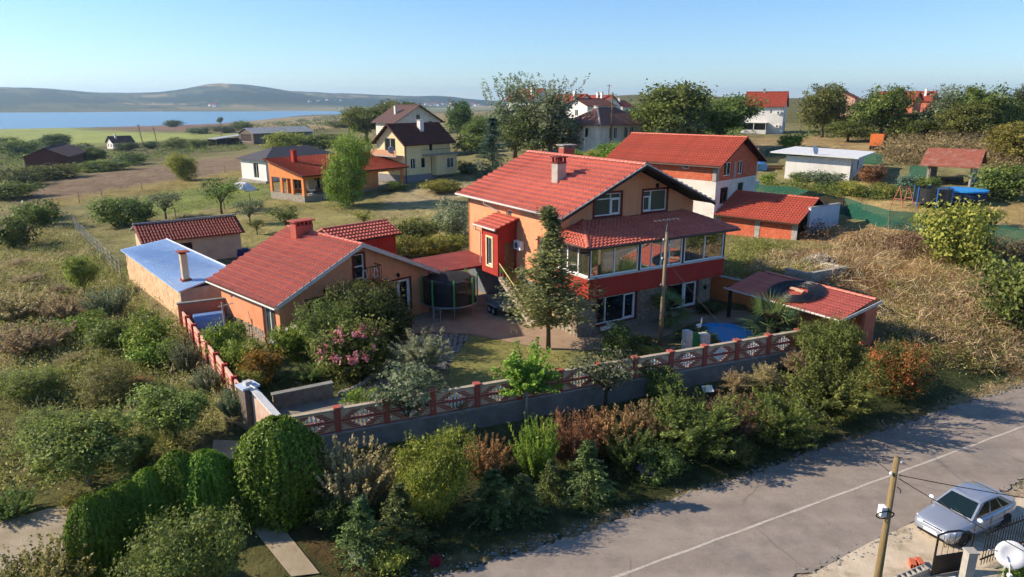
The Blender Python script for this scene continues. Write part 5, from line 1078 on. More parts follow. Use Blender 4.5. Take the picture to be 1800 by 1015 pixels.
pm_ = MB().box(-.1, .1, -.14, .14, .55, 2.0).mesh('post', M['red']); bp_ = MB().box(.1, ls-.1, -.05, .05, .552, 1.9).mesh('panel', mk('pink_panel', '#d9a894', '#c9937f', 3, rough=.9, c3='#e3cfc0', scale3=3, amt3=.6)); br_ = MB().box(.12, ls-.12, -.075, .075, -.025, .025).mesh('brick_bar', M['brickred'])
for i in range(n+1): link('post', pm_, SF, loc=(i*ls, 0, 0))
for i in range(n):
    p = link('panel', bp_, SF, loc=(i*ls, 0, 0))
    for z in (.9, 1.25, 1.6): link('brick_bar', br_, p, loc=(0, 0, z))
CW = thing('courtyard_wall', 'salmon courtyard wall with dark coping between blue roof shed and side fence', 'wall', (-21.2, 42.2, .6), math.atan2(43.75-42.2, -18.3+21.2))
MB().box(0, 3.4, 0, .2, -.5, 1.95).build('wall', M['pinkwall'], CW); MB().box(-.05, 3.4, -.05, .25, 1.952, 2.03).build('coping', M['plinth'], CW)
# retaining wall in the garden and the edging stones
RW = thing('retaining_wall', 'low grey rendered retaining wall inside the gate', 'wall', (-11.3, 30.35, .8), math.atan2(31.79-30.35, -8.88+11.31))
MB().box(0, 2.85, 0, .25, -.1, .75).build('wall', M['stone'], RW); MB().box(-.04, 2.89, -.05, .3, .752, .82).build('coping', M['plinth'], RW)
rng = random.Random(21)
ES = thing('stone_edging', 'curving row of grey edging stones beside the garden drive', 'edging', (0, 0, .8))
ep = [(-8.51, 32.0), (-8.02, 32.63), (-7.55, 33.59), (-7.28, 34.51), (-6.99, 35.4), (-6.87, 35.99)]
for k in range(22):
    t_ = k/21*(len(ep)-1); i = min(int(t_), len(ep)-2); f_ = t_-i; x = ep[i][0]*(1-f_)+ep[i+1][0]*f_; y = ep[i][1]*(1-f_)+ep[i+1][1]*f_
    MB().ball((0,0,0), (rng.uniform(.13, .2), rng.uniform(.1, .16), rng.uniform(.12, .2)), 7, 5, .22, rng).build('stone', M['rock'], ES).location = (x, y, .12)
# cobbled path: stones laid one by one
PA = thing('cobbled_path', 'path of small grey cobbles between the lawn and the trampoline', 'path', (0, 0, .8))
cp = [(-5.7, 41.76), (-2.64, 41.31), (-3.29, 37.68), (-3.54, 35.4), (-4.79, 35.99), (-5.49, 38.25)]
bb = np.array(cp); cm = [MB().prism([(x*rng.uniform(.85, 1.1)*.1, y*rng.uniform(.85, 1.1)*.1, 0) for x, y in ((-1,-.7),(0,-1),(1,-.7),(1,.7),(0,1),(-1,.7))], (0, 0, .03)).mesh('cobble', M['cobble']) for _ in range(4)]
pts_ = [(x, y) for y in np.arange(bb[:,1].min(), bb[:,1].max(), .3) for x in np.arange(bb[:,0].min(), bb[:,0].max(), .32)]
rest = MB(); cnt = 0
for x, y in pts_:
    x += rng.uniform(-.05, .05); y += rng.uniform(-.05, .05)
    if not bool(in_poly(np.array([x]), np.array([y]), cp)[0]): continue
    if cnt < 290: o = link('cobble', rng.choice(cm), PA, loc=(x, y, .015), rot=(0, 0, rng.uniform(0, 3))); o.scale = (1.35, 1.35, 1)
    else: rest.box(x-.13, x+.13, y-.12, y+.12, .015, .045)
    cnt += 1
if rest.v: rest.build('cobbles', M['cobble'], PA)['kind'] = 'stuff'
sheet('path_bed', cp, .811, mk('dark_joint_sand', '#55524b', '#45423c', 3, rough=.95))
# ---------------------------------------------------------------- timber power poles and wires
P1 = thing('power_pole', 'tall weathered timber pole with aerial in front of the sunroom', 'pole', (8.92, 39.52, .6))
MB().tube([(0,0,0), (.02,0,3.5), (.03,0,7.1)], [.14,.115,.09], 10).build('shaft', M['oldwood'], P1, smooth=True)
ae = MB().tube([(-.05,-.1,7.0), (.0,-.1,7.9)], .02, 5).tube([(-.75,-.1,7.75), (.65,-.1,7.95)], .015, 5)
for i in range(6): x = -.7+i*.26; ae.tube([(x,-.42,7.76+.14*(x+.75)/1.4), (x,.22,7.76+.14*(x+.75)/1.4)], .01, 4)
ae.build('aerial', M['steel'], P1)
for z, s in ((6.3, .16), (5.5, -.16), (3.9, -.16), (6.6, -.14)): MB().lathe([(.03,0),(.055,.04),(.055,.09),(.03,.13)], 8, (s, 0, z)).build('insulator', M['whitewash'], P1)
MB().box(-.13, -.02, -.19, -.17, 1.5, 1.8).build('warning_plate', mk('yellow_plate', '#c9a23a', '#b8922e', 5, rough=.6), P1)
P2 = thing('power_pole', 'near timber pole with white junction box at the road edge', 'pole', (10.3, 16.75, 0))
MB().tube([(0,0,-.2), (.0,0,3), (.0,0,5.8)], [.12,.095,.07], 12).build('shaft', M['polewood'], P2, smooth=True)
jb = MB().box(-.24, -.09, -.1, .1, 4.05, 4.33).build('junction_box', M['white'], P2); MB().tube([(-.12+.24*math.cos(t), -.08-.05*math.sin(t), 4.1+.14*math.sin(t)) for t in np.linspace(0, 6.28, 16)], .018, 6, cap=False).build('cable_loop', M['rubber'], jb)
for x, z in ((.1, 5.65), (-.12, 5.3)): MB().lathe([(.02,0),(.045,.03),(.045,.07),(.02,.1)], 8, (x, -.05, z)).build('insulator', M['whitewash'], P2)
MB().tube([(.1,-.05,4.95), (.18,-.1,4.88), (.18,-.1,4.78)], .012, 5).build('hook', M['iron'], P2)
def wire(a, b, sag, label, r=.012):
    a = Vector(a); b = Vector(b); pts = [a.lerp(b, t)-Vector((0,0,sag*4*t*(1-t))) for t in np.linspace(0, 1, 15)]
    return tag(MB().tube(pts, r, 4).build('overhead_wire', M['rubber']), label, 'wire')
wire((9.0, 39.4, 6.1), (10.2, 16.7, 5.35), .6, 'overhead wire from the sunroom pole to the near road pole')
wire((10.4, 16.7, 5.3), (22.0, 16.0, 4.2), .3, 'thin wire running right from the near road pole')
wire((10.4, 16.7, 5.2), (17.0, 9.0, 3.8), .3, 'thin wire dropping towards the camera from the near road pole')
wire((8.95, 39.4, 7.0), (-19, 80, 7.2), .8, 'overhead wire from the sunroom pole past the house to the left')
# ---------------------------------------------------------------- silver hatchback
CR = thing('silver_car', 'silver four door car parked at the far roadside, nose towards the left', 'car', (16.5, 22.25, .0), R(206.8)); CR.scale = (.93, .93, .93)
xs = [2.12, 2.05, 1.9, 1.55, 1.1, .8, .3, -.4, -1.0, -1.5, -1.85, -2.05, -2.12]
wv = [.58, .7, .79, .83, .84, .845, .85, .85, .845, .83, .79, .73, .62]
zt = [.58, .68, .74, .82, .89, .93, .94, .95, .97, .98, .98, .94, .82]
zb = [.34, .26, .22, .2, .2, .2, .2, .2, .2, .2, .24, .28, .36]
v = []; K = 12
for x, w, t_, b_ in zip(xs, wv, zt, zb):
    h = t_-b_
    half = [(0, t_+.015), (w*.55, t_+.008), (w*.86, t_-.03), (w*.97, t_-.12*h/.7), (w, b_+h*.5), (w*.99, b_+h*.2), (w*.9, b_)]
    ring = half+[(-y, z) for y, z in half[-1:0:-1]]; K = len(ring); v += [(x, y, z) for y, z in ring]
f = [(i*K+k, i*K+(k+1) % K, (i+1)*K+(k+1) % K, (i+1)*K+k) for i in range(len(xs)-1) for k in range(K)]+[tuple(range(K))[::-1], tuple((len(xs)-1)*K+k for k in range(K))]
body = MB().add(v, f).build('body', M['silver'], CR, smooth=True)
gx0, gx1, rx0, rx1 = .95, -1.78, .2, -.98; gz, rz_ = .93, 1.4; gw, rw = .75, .58
def gpt(s, y, t):   # s along 0..1 front to rear, t up
    x = (gx0+(gx1-gx0)*s)*(1-t)+(rx0+(rx1-rx0)*s)*t; return (x, y*(gw*(1-t)+rw*t), gz+(rz_-gz)*t+(.05*math.sin(math.pi*s)*t))
v = []; f = []; ns = 9
for i in range(ns):
    s = i/(ns-1)
    for y, t in ((1, 0), (1, .5), (1, .97), (.8, 1.04), (0, 1.07), (-.8, 1.04), (-1, .97), (-1, .5), (-1, 0)): v.append(gpt(s, y, t))
for i in range(ns-1):
    for k in range(8): a = i*9+k; f.append((a, a+1, a+10, a+9))
f += [tuple(range(9))[::-1], tuple((ns-1)*9+k for k in range(9))]
cab = MB().add(v, f).build('cabin', M['silver'], CR, smooth=False)
def glass_quad(name, pts, o=.012):
    p = [Vector(q) for q in pts]; n_ = (p[1]-p[0]).cross(p[2]-p[0]).normalized(); c_ = sum(p, Vector())/len(p)
    if n_.dot(c_-Vector((-.4, 0, 1.05))) < 0: n_ = -n_
    MB().prism([q-n_*.02 for q in p], tuple(n_*(.02+o))).build(name, M['glass_car'], cab)
glass_quad('windscreen', [gpt(0, -.9, .06), gpt(0, .9, .06), gpt(0, .86, .92), gpt(0, -.86, .92)])
glass_quad('rear_window', [gpt(1, -.85, .15), gpt(1, .85, .15), gpt(1, .8, .9), gpt(1, -.8, .9)])
for sd in (1, -1):
    for nm, s0, s1, c0, c1 in (('side_window', .09, .40, .2, .4), ('side_window', .44, .70, .44, .70), ('quarter_window', .74, .90, .74, .82)):
        glass_quad(nm, [gpt(s0, sd, .12), gpt(s1, sd, .12), gpt(c1, sd, .88), gpt(c0, sd, .88)])
    mr = MB().ball((.75, sd*.93, 1.0), (.09, .12, .08), 8, 6).build('wing_mirror', M['white'], CR, smooth=True)
    for x in (1.32, -1.25):
        wl = MB(); wl.lathe([(.2, -.09), (.29, -.09), (.31, -.05), (.31, .07), (.29, .09), (.19, .09)], 20); wl = wl.build('wheel', M['rubber'], CR)
        wl.rotation_euler = (R(90), 0, 0); wl.location = (x, sd*.74, .31); MB().lathe([(.03, -.095), (.19, -.096), (.2, -.06), (.2, .06), (.19, .096), (.03, .095)], 12).build('hub_cap', M['steel'], wl)
        MB().prism([(x+.37*math.cos(a), sd*.846, .31+.37*math.sin(a)) for a in np.linspace(0, math.pi, 13)]+[(x-.37, sd*.846, .2), (x+.37, sd*.846, .2)], (0, -sd*.25, 0)).build('wheel_arch', M['rubber'], CR)
    MB().hexa([(2.06, sd*.42, .56), (1.93, sd*.74, .56), (1.86, sd*.74, .56), (1.95, sd*.42, .56), (2.045, sd*.42, .69), (1.9, sd*.75, .7), (1.83, sd*.75, .7), (1.94, sd*.42, .69)]).build('headlight', mk('lamp_glass', '#d8dcdf', '#c6cacd', 8, rough=.15, spec=.7), CR)
    MB().box(-2.09, -2.0, sd*.45-.17, sd*.45+.17, .7, .84).build('tail_light', mk('red_lamp', '#7a1d18', '#6a1814', 5, rough=.3), CR)
    MB().box(-1.0, 1.0, sd*.852-.01, sd*.852+.01, .5, .55).build('side_moulding', M['gutter'], CR)
    for dx_ in (.86, -.16, -1.02): MB().box(dx_-.006, dx_+.006, sd*.853-.008, sd*.853+.004, .3, .9).build('panel_gap', M['plastic_black'], CR)
    MB().box(.02, .2, sd*.84-.012, sd*.84+.018, .8, .83).build('door_handle', M['silver'], CR)
MB().box(2.04, 2.1, -.38, .38, .58, .66).build('grille', M['plastic_black'], CR); MB().box(2.1, 2.16, -.62, .62, .38, .48).build('bumper_strip', M['silver'], CR); MB().box(2.09, 2.15, -.5, .5, .27, .34).build('air_intake', M['plastic_black'], CR)
MB().box(2.161, 2.17, -.26, .26, .385, .475).build('number_plate', M['plate'], CR); MB().box(-1.93, -1.72, -.7, .7, 1.0, 1.05).build('tail_spoiler', M['silver'], CR)
MB().tube([(.98, .55, .965), (.8, .0, 1.03)], .012, 4).tube([(.98, -.05, .965), (.8, -.6, 1.03)], .012, 4).build('wipers', M['plastic_black'], CR); MB().box(-1.0, -.97, -.5, .5, 1.465, 1.475).build('roof_seam', M['plastic_black'], CR)
MB().box(-.1, .25, .2, .6, .95, 1.22).box(-.1, .25, -.6, -.2, .95, 1.22).build('seats', mk('grey_upholstery', '#5f6264', '#505355', 5, rough=.9), CR)
# ---------------------------------------------------------------- iron gate, dish and clutter across the road
IG = thing('iron_gate', 'black wrought iron garden gate with solid lower panel', 'gate', (13.7, 19.45, 0), math.atan2(19.75-19.45, 15.35-14.0))
MB().tube([(0,0,0), (0,0,1.55), (.35,0,1.62), (.8,0,1.6), (1.2,0,1.45), (1.38,0,1.4), (1.38,0,0)], .035, 6).tube([(0,0,.75), (1.38,0,.75)], .025, 6).build('frame', M['iron'], IG); MB().box(.04, 1.34, -.01, .01, .05, .74).build('lower_panel', M['iron'], IG)
for i in range(5): MB().tube([(.25+i*.22, 0, .76), (.25+i*.22, 0, 1.5)], .01, 4).build('bar', M['iron'], IG)
for i in range(4): MB().tube([(.36+i*.22+.1*math.cos(t)*(1-t/9), .0, 1.12+.16*math.sin(t)*(1-t/9)) for t in np.linspace(0, 7, 16)], .01, 4, cap=False).build('scroll', M['iron'], IG)
GPo = thing('gate_post', 'square pale concrete post in front of the iron gate', 'post', (14.5, 19.0, 0)); MB().box(-.14, .14, -.14, .14, -.2, 1.25).build('shaft', M['conc'], GPo); MB().prism([(-.17,-.17,1.252),(.17,-.17,1.252),(.17,.17,1.252),(-.17,.17,1.252)], (0,0,.06)).build('cap', M['conc'], GPo)
IF = thing('iron_fence', 'dark iron fence between the gate and the right edge behind the dish', 'fence', (15.5, 19.85, 0), R(24))
MB().tube([(0,0,1.3), (4.5,0,1.3)], .03, 5).tube([(0,0,.35), (4.5,0,.35)], .03, 5).build('rails', M['iron'], IF)
pk = MB().tube([(0,0,.1), (0,0,1.5)], .014, 4).mesh('picket', M['iron'])
for i in range(30): link('picket', pk, IF, loc=(.1+i*.15, 0, 0))
DS = thing('satellite_dish', 'white satellite dish on a bent bracket at the lower right corner', 'dish', (15.8, 19.05, 0))
o = dish(DS, (0, 0, 1.15), .44, (R(72), 0, R(-28))); MB().tube([(0,.1,0), (0,.1,1.0), (0,.05,1.15)], .03, 6).tube([(-.05,-.1,.9), (-.3,-.5,.75)], .02, 5).build('bracket', M['gutter'], DS); MB().box(-.36, -.26, -.58, -.46, .7, .8).build('receiver', M['white'], DS); MB().tube([(-.42,.0,1.25),(-.75,-.05,1.33)], .02, 5).build('stay', M['gutter'], DS)
t = thing('hollow_block', 'grey hollow concrete block lying on the hard standing', 'block', (13.0, 19.35, .03), R(25)); b = MB().box(-.7, .7, -.12, -.09, 0, .22).box(-.7, .7, .09, .12, 0, .22); [b.box(x, x+.05, -.09, .09, 0, .22) for x in (-.7, -.46, -.22, .02, .26, .5, .65)]; b.build('shell', M['conc'], t)
for i, (x, y, l) in enumerate(((13.35, 19.95, 'left'), (13.62, 20.0, 'right'))):
    t = thing('hollow_brick', f'orange hollow brick beside the iron gate, {l} one of the pair', 'brick', (x, y, .03), R(70+i*15)); MB().box(-.18, .18, -.09, -.07, 0, .18).box(-.18, .18, .07, .09, 0, .18).box(-.18, .18, -.07, .07, .16, .18).box(-.18, .18, -.07, .07, 0, .02).box(-.18, .18, -.01, .01, .02, .16).build('shell', M['block'], t)
t = thing('storage_box', 'white plastic box by the iron gate post', 'box', (13.9, 18.75, .03), R(10)); MB().box(-.25, .25, -.18, .18, 0, .3).build('tub', M['white'], t); MB().box(-.27, .27, -.2, .2, .302, .34).build('lid', M['white'], t)
# ---------------------------------------------------------------- garden trampoline
TR = thing('trampoline', 'round garden trampoline with black net and green foam poles', 'trampoline', (-4.3, 46.2, .8)); tr = 1.85
MB().tube([(tr*math.cos(a), tr*math.sin(a), .85) for a in np.linspace(0, 2*math.pi, 33)], .05, 6, cap=False).build('ring', M['steel'], TR); MB().lathe([(.05, .8), (1.6, .82), (1.6, .84), (.05, .83)], 28).build('mat', M['netblack'], TR)
MB().lathe([(1.58, .87), (tr, .9), (tr, .93), (1.58, .9)], 28).build('spring_pad', mk('dark_blue_pad', '#1c2530', '#161d26', 4, rough=.7), TR)
netm = bpy.data.materials.new('trampoline_net'); netm.use_nodes = True; nn = netm.node_tree; tb = nn.nodes.new('ShaderNodeBsdfTransparent'); mx = nn.nodes.new('ShaderNodeMixShader'); mx.inputs[0].default_value = .8; nn.nodes['Principled BSDF'].inputs['Base Color'].default_value = (.012, .013, .017, 1); nn.links.new(tb.outputs[0], mx.inputs[1]); nn.links.new(nn.nodes['Principled BSDF'].outputs[0], mx.inputs[2]); nn.links.new(mx.outputs[0], nn.nodes['Material Output'].inputs[0])
v = []; f = []; n = 40
for i, z in enumerate((.92, 1.6, 2.5, 2.62)):
    for k in range(n): a = 2*math.pi*k/n; rr_ = tr*.97*(1 if i < 3 else .82); v.append((rr_*math.cos(a), rr_*math.sin(a), z+(.1*math.cos(6*a) if i == 2 else 0)))
for i in range(3):
    for k in range(n): f.append((i*n+k, i*n+(k+1) % n, (i+1)*n+(k+1) % n, (i+1)*n+k))
MB().add(v, f).build('net', netm, TR); MB().lathe([(.1, 2.72), (tr*.8, 2.63), (tr*.82, 2.6), (.1, 2.68)], 24).build('net_cover', M['netblack'], TR)
for k in range(8):
    a = 2*math.pi*(k+.3)/8; x, y = (tr+.08)*math.cos(a), (tr+.08)*math.sin(a); MB().tube([(x, y, 0), (x, y, .95)], .03, 6).build('leg', M['steel'], TR); MB().tube([(x, y, .96), (x, y, 2.75)], .055, 8).build('foam_pole', M['greenfoam'], TR)
la = MB().tube([(-.9, -2.35, 0), (-.9, -1.9, .9)], .025, 5).tube([(-.45, -2.35, 0), (-.45, -1.9, .9)], .025, 5)
for z in (.25, .5, .75): la.tube([(-.9, -2.35+z*.5, z), (-.45, -2.35+z*.5, z)], .02, 5)
la.build('ladder', M['steel'], TR)
# ---------------------------------------------------------------- trailer
TL = thing('car_trailer', 'galvanised twin axle box trailer parked below the outside stair', 'trailer', (-.6, 46.3, .8), R(118))
MB().box(-1.35, 1.35, -.7, .7, .48, .54).build('floor', M['steel'], TL)
for nm, a in (('side_panel', (-1.35, 1.35, -.73, -.7)), ('side_panel', (-1.35, 1.35, .7, .73)), ('end_panel', (-1.38, -1.35, -.73, .73)), ('end_panel', (1.35, 1.38, -.73, .73))): MB().box(*a, .48, .98).build(nm, M['steel'], TL)
for s_ in (-1, 1):
    MB().tube([(-1.38, s_*.73, .98), (1.38, s_*.73, .98)], .025, 5).build('rail', M['steel'], TL)
    for x in (-.32, .32):
        w = MB().lathe([(.15, -.08), (.27, -.08), (.29, -.04), (.29, .04), (.27, .08), (.15, .08)], 16).build('wheel', M['rubber'], TL); w.rotation_euler = (R(90), 0, 0); w.location = (x, s_*.88, .29); MB().lathe([(.02, -.085), (.16, -.084), (.16, .084), (.02, .085)], 10).build('rim', M['gutter'], w)
    MB().box(-.65, .65, s_*.75 if s_ > 0 else -1.0, 1.0 if s_ > 0 else -.75, .6, .64).build('mudguard', M['steel'], TL)
MB().tube([(1.35, .4, .45), (2.4, 0, .45)], .04, 6).tube([(1.35, -.4, .45), (2.4, 0, .45)], .04, 6).build('drawbar', M['steel'], TL); MB().tube([(2.2, .12, 0), (2.2, .12, .8)], .03, 6).build('jockey_wheel', M['steel'], TL)
# ---------------------------------------------------------------- pool with its little fall and stork
PO_ = thing('garden_pool', 'small blue freeform garden pool in front of the carport', 'pool', (0, 0, .8))
pp = [(11.2,40.9),(11.5,42.0),(12.2,42.8),(13.05,43.3),(14.1,43.15),(14.95,42.4),(15.1,41.2),(14.7,39.9),(13.7,39.1),(12.4,38.8),(11.5,39.3)]
def smooth_loop(p, k=4):
    p = np.array(p, float)
    for _ in range(2): p = np.stack([.75*p+.25*np.roll(p, -1, 0), .25*p+.75*np.roll(p, -1, 0)], 1).reshape(-1, 2)
    return p
pq = smooth_loop(pp); c_ = pq.mean(0); nq = len(pq)
ins_, out_ = c_+(pq-c_)*.93, c_+(pq-c_)*1.06
v = [(*p, -.0) for p in out_]+[(*p, .22) for p in pq*1.0+(pq-c_)*.03]+[(*p, .22) for p in ins_]+[(*p, -.2) for p in c_+(pq-c_)*.9]
f = [(i*nq+k, i*nq+(k+1) % nq, (i+1)*nq+(k+1) % nq, (i+1)*nq+k) for i in range(3) for k in range(nq)]
MB().add(v, f).build('rim', M['poolrim'], PO_, smooth=True); MB().add([(*p, .09) for p in c_+(pq-c_)*.935], [tuple(range(nq))]).build('water', M['poolwater'], PO_)
WF = thing('water_feature', 'white stone pillars with a green moss cascade beside the pool', 'water feature', (10.9, 38.7, .8), R(20))
rng = random.Random(9)
MB().box(-.85, -.45, -.2, .3, 0, 1.25).build('pillar', M['statue'], WF); MB().box(.15, .75, -.25, .3, 0, .95).build('pillar', M['statue'], WF); MB().prism([(-.44,-.25,0), (.14,-.25,0), (.14,.0,.98), (-.44,.0,1.15)], (0, .22, 0)).build('moss_cascade', mk('green_moss', '#3f8a4a', '#2f6f3a', 14, rough=.9, bump=.8, bscale=30), WF)
for i in range(12): MB().ball((rng.uniform(-1.6, 1.6), rng.uniform(-.5, .9), .1), (rng.uniform(.12, .3), rng.uniform(.12, .25), rng.uniform(.1, .2)), 7, 5, .2, rng).build('rock', M['rock'], WF)
SK = thing('stork_statue', 'white stork statue standing on the pool pillars', 'statue', (11.0, 38.9, 1.85), R(20))
MB().ball((0, 0, .38), (.2, .11, .13), 10, 8).tube([(.12, 0, .42), (.2, 0, .6), (.16, 0, .75), (.2, 0, .86)], [.06, .04, .035, .045], 8).build('body', M['statue'], SK, smooth=True); MB().tube([(.2, 0, .85), (.42, 0, .8)], [.025, .006], 6).build('bill', M['terracotta'], SK); MB().tube([(0,.04,0), (0,.04,.28)], .012, 5).tube([(0,-.04,0), (0,-.04,.28)], .012, 5).build('legs', M['terracotta'], SK); MB().prism([(-.15,-.1,.36), (-.32,0,.33), (-.15,.1,.36)], (0,0,.05)).build('tail', M['iron'], SK)
t = thing('pool_float', 'pale blue plastic float lying at the pool edge by the fan palm', 'float', (15.3, 39.5, 1.02), R(30)); MB().lathe([(.2, -.08), (.34, -.1), (.42, 0), (.34, .1), (.2, .08)], 14).build('ring', mk('light_blue_plastic', '#5aa9dc', '#4c98cc', 3, rough=.4), t, smooth=True); MB().lathe([(.02, -.02), (.2, -.02), (.2, 0), (.02, 0)], 12).build('seat', mk('light_blue_plastic', '#5aa9dc', '#4c98cc'), t)
# ---------------------------------------------------------------- coil of black pipe on the carport roof
CO = thing('pipe_coil', 'large flat coil of black water pipe lying on the carport roof', 'coil'); CO.location = _mw = tuple(Matrix.Translation((4.61, 40.27, .8)) @ Matrix.Rotation(R(31.65), 4, 'Z') @ Vector((12.45, -5.3, 2.6))); CO.rotation_euler = (Matrix.Rotation(R(31.65), 3, 'Z') @ Matrix.Rotation(-math.atan2(.76, 3.05), 3, 'Y')).to_euler()
pts = []; 
for i in range(17*24): a = i/24*2*math.pi; r_ = .62+i/(17*24)*1.05; pts.append((r_*math.cos(a)*.93, r_*math.sin(a)*1.08, .03+.025*math.sin(a*3+i*.1)))
MB().tube(pts, .032, 6).build('pipe', M['blackpipe'], CO, smooth=True); MB().box(-.12, .12, -.5, .05, .06, .14).build('plank', mk('pale_plank', '#c9a58c', '#b8947b', 4, rough=.9), CO); MB().box(.0, .22, .0, .55, .05, .12).build('plank', _mats['pale_plank'], CO)
MB().tube([(-1.2*math.cos(t)-.2, 1.3*math.sin(t)-.5, .09) for t in np.linspace(.2, 2.9, 20)], .035, 6).build('loose_end', M['blackpipe'], CO)
# ---------------------------------------------------------------- flower pots on the stair, planters
mw = Matrix.Translation((4.61, 40.27, .8)) @ Matrix.Rotation(R(31.65), 4, 'Z')
potm = MB().lathe([(.09, 0), (.13, .2), (.15, .2), (.15, .24), (.12, .24), (.11, .2), (.02, .19)], 12).mesh('pot', M['terracotta'])
POTS = []
for i in range(9):
    p = mw @ Vector((-1.1 if i % 2 == 0 else -.78, 8.05-(i)*.4, 2.475-i*.2225+.005)); POTS.append(p)
bx = thing('window_planter', 'long white window planter under the left ground floor window', 'planter', tuple(mw @ Vector((2.2, .5, .28))), R(31.65)); MB().box(-.7, .7, -.12, .12, 0, .2).build('trough', M['whitewash'], bx)
# ---------------------------------------------------------------- right hand gardens: nets, pools, toys
def net_fence(label, pts, h, post_every=2.5, nm='shade_net_fence'):
    t = thing(nm, label, 'fence'); n_ = 0
    pts = [Vector((x, y, float(ground_h(np.array([x]), np.array([y]))[0]))) for x, y in pts]
    rng = random.Random(len(pts)); v = []; f = []
    for a, b in zip(pts, pts[1:]):
        k = max(2, int((b-a).length/.8))
        for i in range(k):
            p = a.lerp(b, i/k); v += [(p.x, p.y, p.z-.1), (p.x+rng.uniform(-.06, .06), p.y+rng.uniform(-.06, .06), p.z+h*.5), (p.x, p.y, p.z+h+rng.uniform(-.1, .05))]
        m = max(1, int((b-a).length/post_every))
        for i in range(m): p = a.lerp(b, i/m); MB().tube([(p.x+.05, p.y+.05, p.z-.2), (p.x+.05, p.y+.05, p.z+h+.12)], .035, 5).build('post', M['oldwood'], t)
    for i in range(len(v)//3-1): a = i*3; f += [(a, a+3, a+4, a+1), (a+1, a+4, a+5, a+2)]
    MB().add(v, f).build('net', M['netgreen'], t); return t
net_fence('long green shade net fence crossing below the white flat roofed building', [(27.65, 80.67), (31.04, 75.54), (33.01, 68.95), (34.71, 63.4), (37.56, 61.04), (40.0, 58.51), (42.94, 55.13)], 1.7)
net_fence('green shade net fence behind the white flat roofed building', [(35.87, 103.04), (39.84, 109.08), (44.34, 109.81), (45.87, 103.1), (51.31, 95.94)], 1.6)
net_fence('short green net strung beside the rusty roofed shelter', [(48.84, 86.22), (50.92, 83.31)], 1.5)
def wire_fence(label, pts, h, every, mat, nm='wire_fence', lean=.05):
    t = thing(nm, label, 'fence'); rng = random.Random(7); tops = []
    for a, b in zip(pts, pts[1:]):
        a = Vector((*a, 0)); b = Vector((*b, 0)); m = max(1, int((b-a).length/every))
        for i in range(m):
            p = a.lerp(b, i/m); p.z = float(ground_h(np.array([p.x]), np.array([p.y]))[0]); q = p+Vector((rng.uniform(-lean, lean)*h, rng.uniform(-lean, lean)*h, h*rng.uniform(.9, 1.1))); tops.append((p, q)); MB().tube([p-Vector((0,0,.2)), q], [.06, .045], 6).build('post', mat, t)
    for k in (.35, .65, .92):
        MB().tube([p.lerp(q, k) for p, q in tops], .008, 4).build('wire', M['steel'], t)
    return t
wire_fence('leaning concrete post and wire fence along the wild plot by the blue shed', [(-55.45, 86.83), (-47.86, 76.53), (-39.17, 65.21), (-31.91, 55.49)], 1.7, 2.3, M['conc'])
wire_fence('timber post and wire fence across the meadow below the ploughed field', [(-66.42, 106.37), (-65.03, 110.12), (-62.66, 117.87), (-60.86, 134.69), (-57.43, 153.93)], 1.6, 9, M['oldwood'])
wire_fence('dark timber post fence in the orchard behind the tiled shed', [(-45.64, 83.39), (-42.2, 86.52), (-38.0, 91.36), (-36.19, 95.77), (-34.59, 98.05)], 1.5, 5, M['wood'])
PL2 = thing('above_ground_pool', 'round dark blue above ground pool with bright blue rim', 'pool', (46.41, 71.52, 4.92)); pr_ = 2.1
MB().lathe([(pr_, 0), (pr_+.03, .6), (pr_, 1.25), (pr_-.1, 1.25), (pr_-.1, 1.05)], 32).build('wall', mk('navy_pool_wall', '#22304f', '#1b2743', 3, rough=.6), PL2, smooth=True); MB().lathe([(pr_-.25, 1.2), (pr_+.12, 1.2), (pr_+.12, 1.36), (pr_-.2, 1.36)], 32).build('rim', mk('bright_blue_rim', '#2f8fd6', '#2883c8', 2, rough=.5), PL2); MB().lathe([(.01, 1.1), (pr_-.12, 1.1), (pr_-.12, 1.12), (.01, 1.12)], 32).build('water', M['poolwater'], PL2)
T2 = thing('net_trampoline', 'trampoline with black net and blue sleeves left of the round pool', 'trampoline', (42.67, 70.38, 4.68)); tr2 = 1.7
v = []; f = []
for z in (.4, 1.9):
    for k in range(28): a = 2*math.pi*k/28; v.append((tr2*math.cos(a), tr2*math.sin(a), z))
for k in range(28): f.append((k, (k+1) % 28, 28+(k+1) % 28, 28+k))
MB().add(v, f).build('net', netm, T2); MB().lathe([(.05, .5), (tr2, .5), (tr2, .58), (.05, .58)], 24).build('mat', M['netblack'], T2)
for k in range(6): a = 2*math.pi*(k+.2)/6; MB().tube([((tr2+.05)*math.cos(a), (tr2+.05)*math.sin(a), 0), ((tr2+.05)*math.cos(a), (tr2+.05)*math.sin(a), 2.0)], .06, 6).build('sleeve', M['blueplastic'], T2)
SW = thing('garden_swing', 'pink painted A-frame garden swing behind the green net', 'swing', (40.13, 71.11, 4.63), R(25))
for x in (-.9, .9):
    for y in (-.7, .7): MB().tube([(x, y, -.1), (x*.8, 0, 1.9)], .05, 6).build('leg', M['pinkwood'], SW)
    MB().tube([(x*.93, -.42, .75), (x*.93, .42, .75)], .04, 5).build('brace', M['pinkwood'], SW)
MB().tube([(-.85, 0, 1.9), (.85, 0, 1.9)], .05, 6).build('crossbar', M['pinkwood'], SW); MB().tube([(-.3, 0, 1.9), (-.3, 0, .55)], .012, 4).tube([(.3, 0, 1.9), (.3, 0, .55)], .012, 4).build('ropes', M['cloth'], SW); MB().box(-.36, .36, -.15, .15, .5, .54).build('seat', M['wood'], SW)
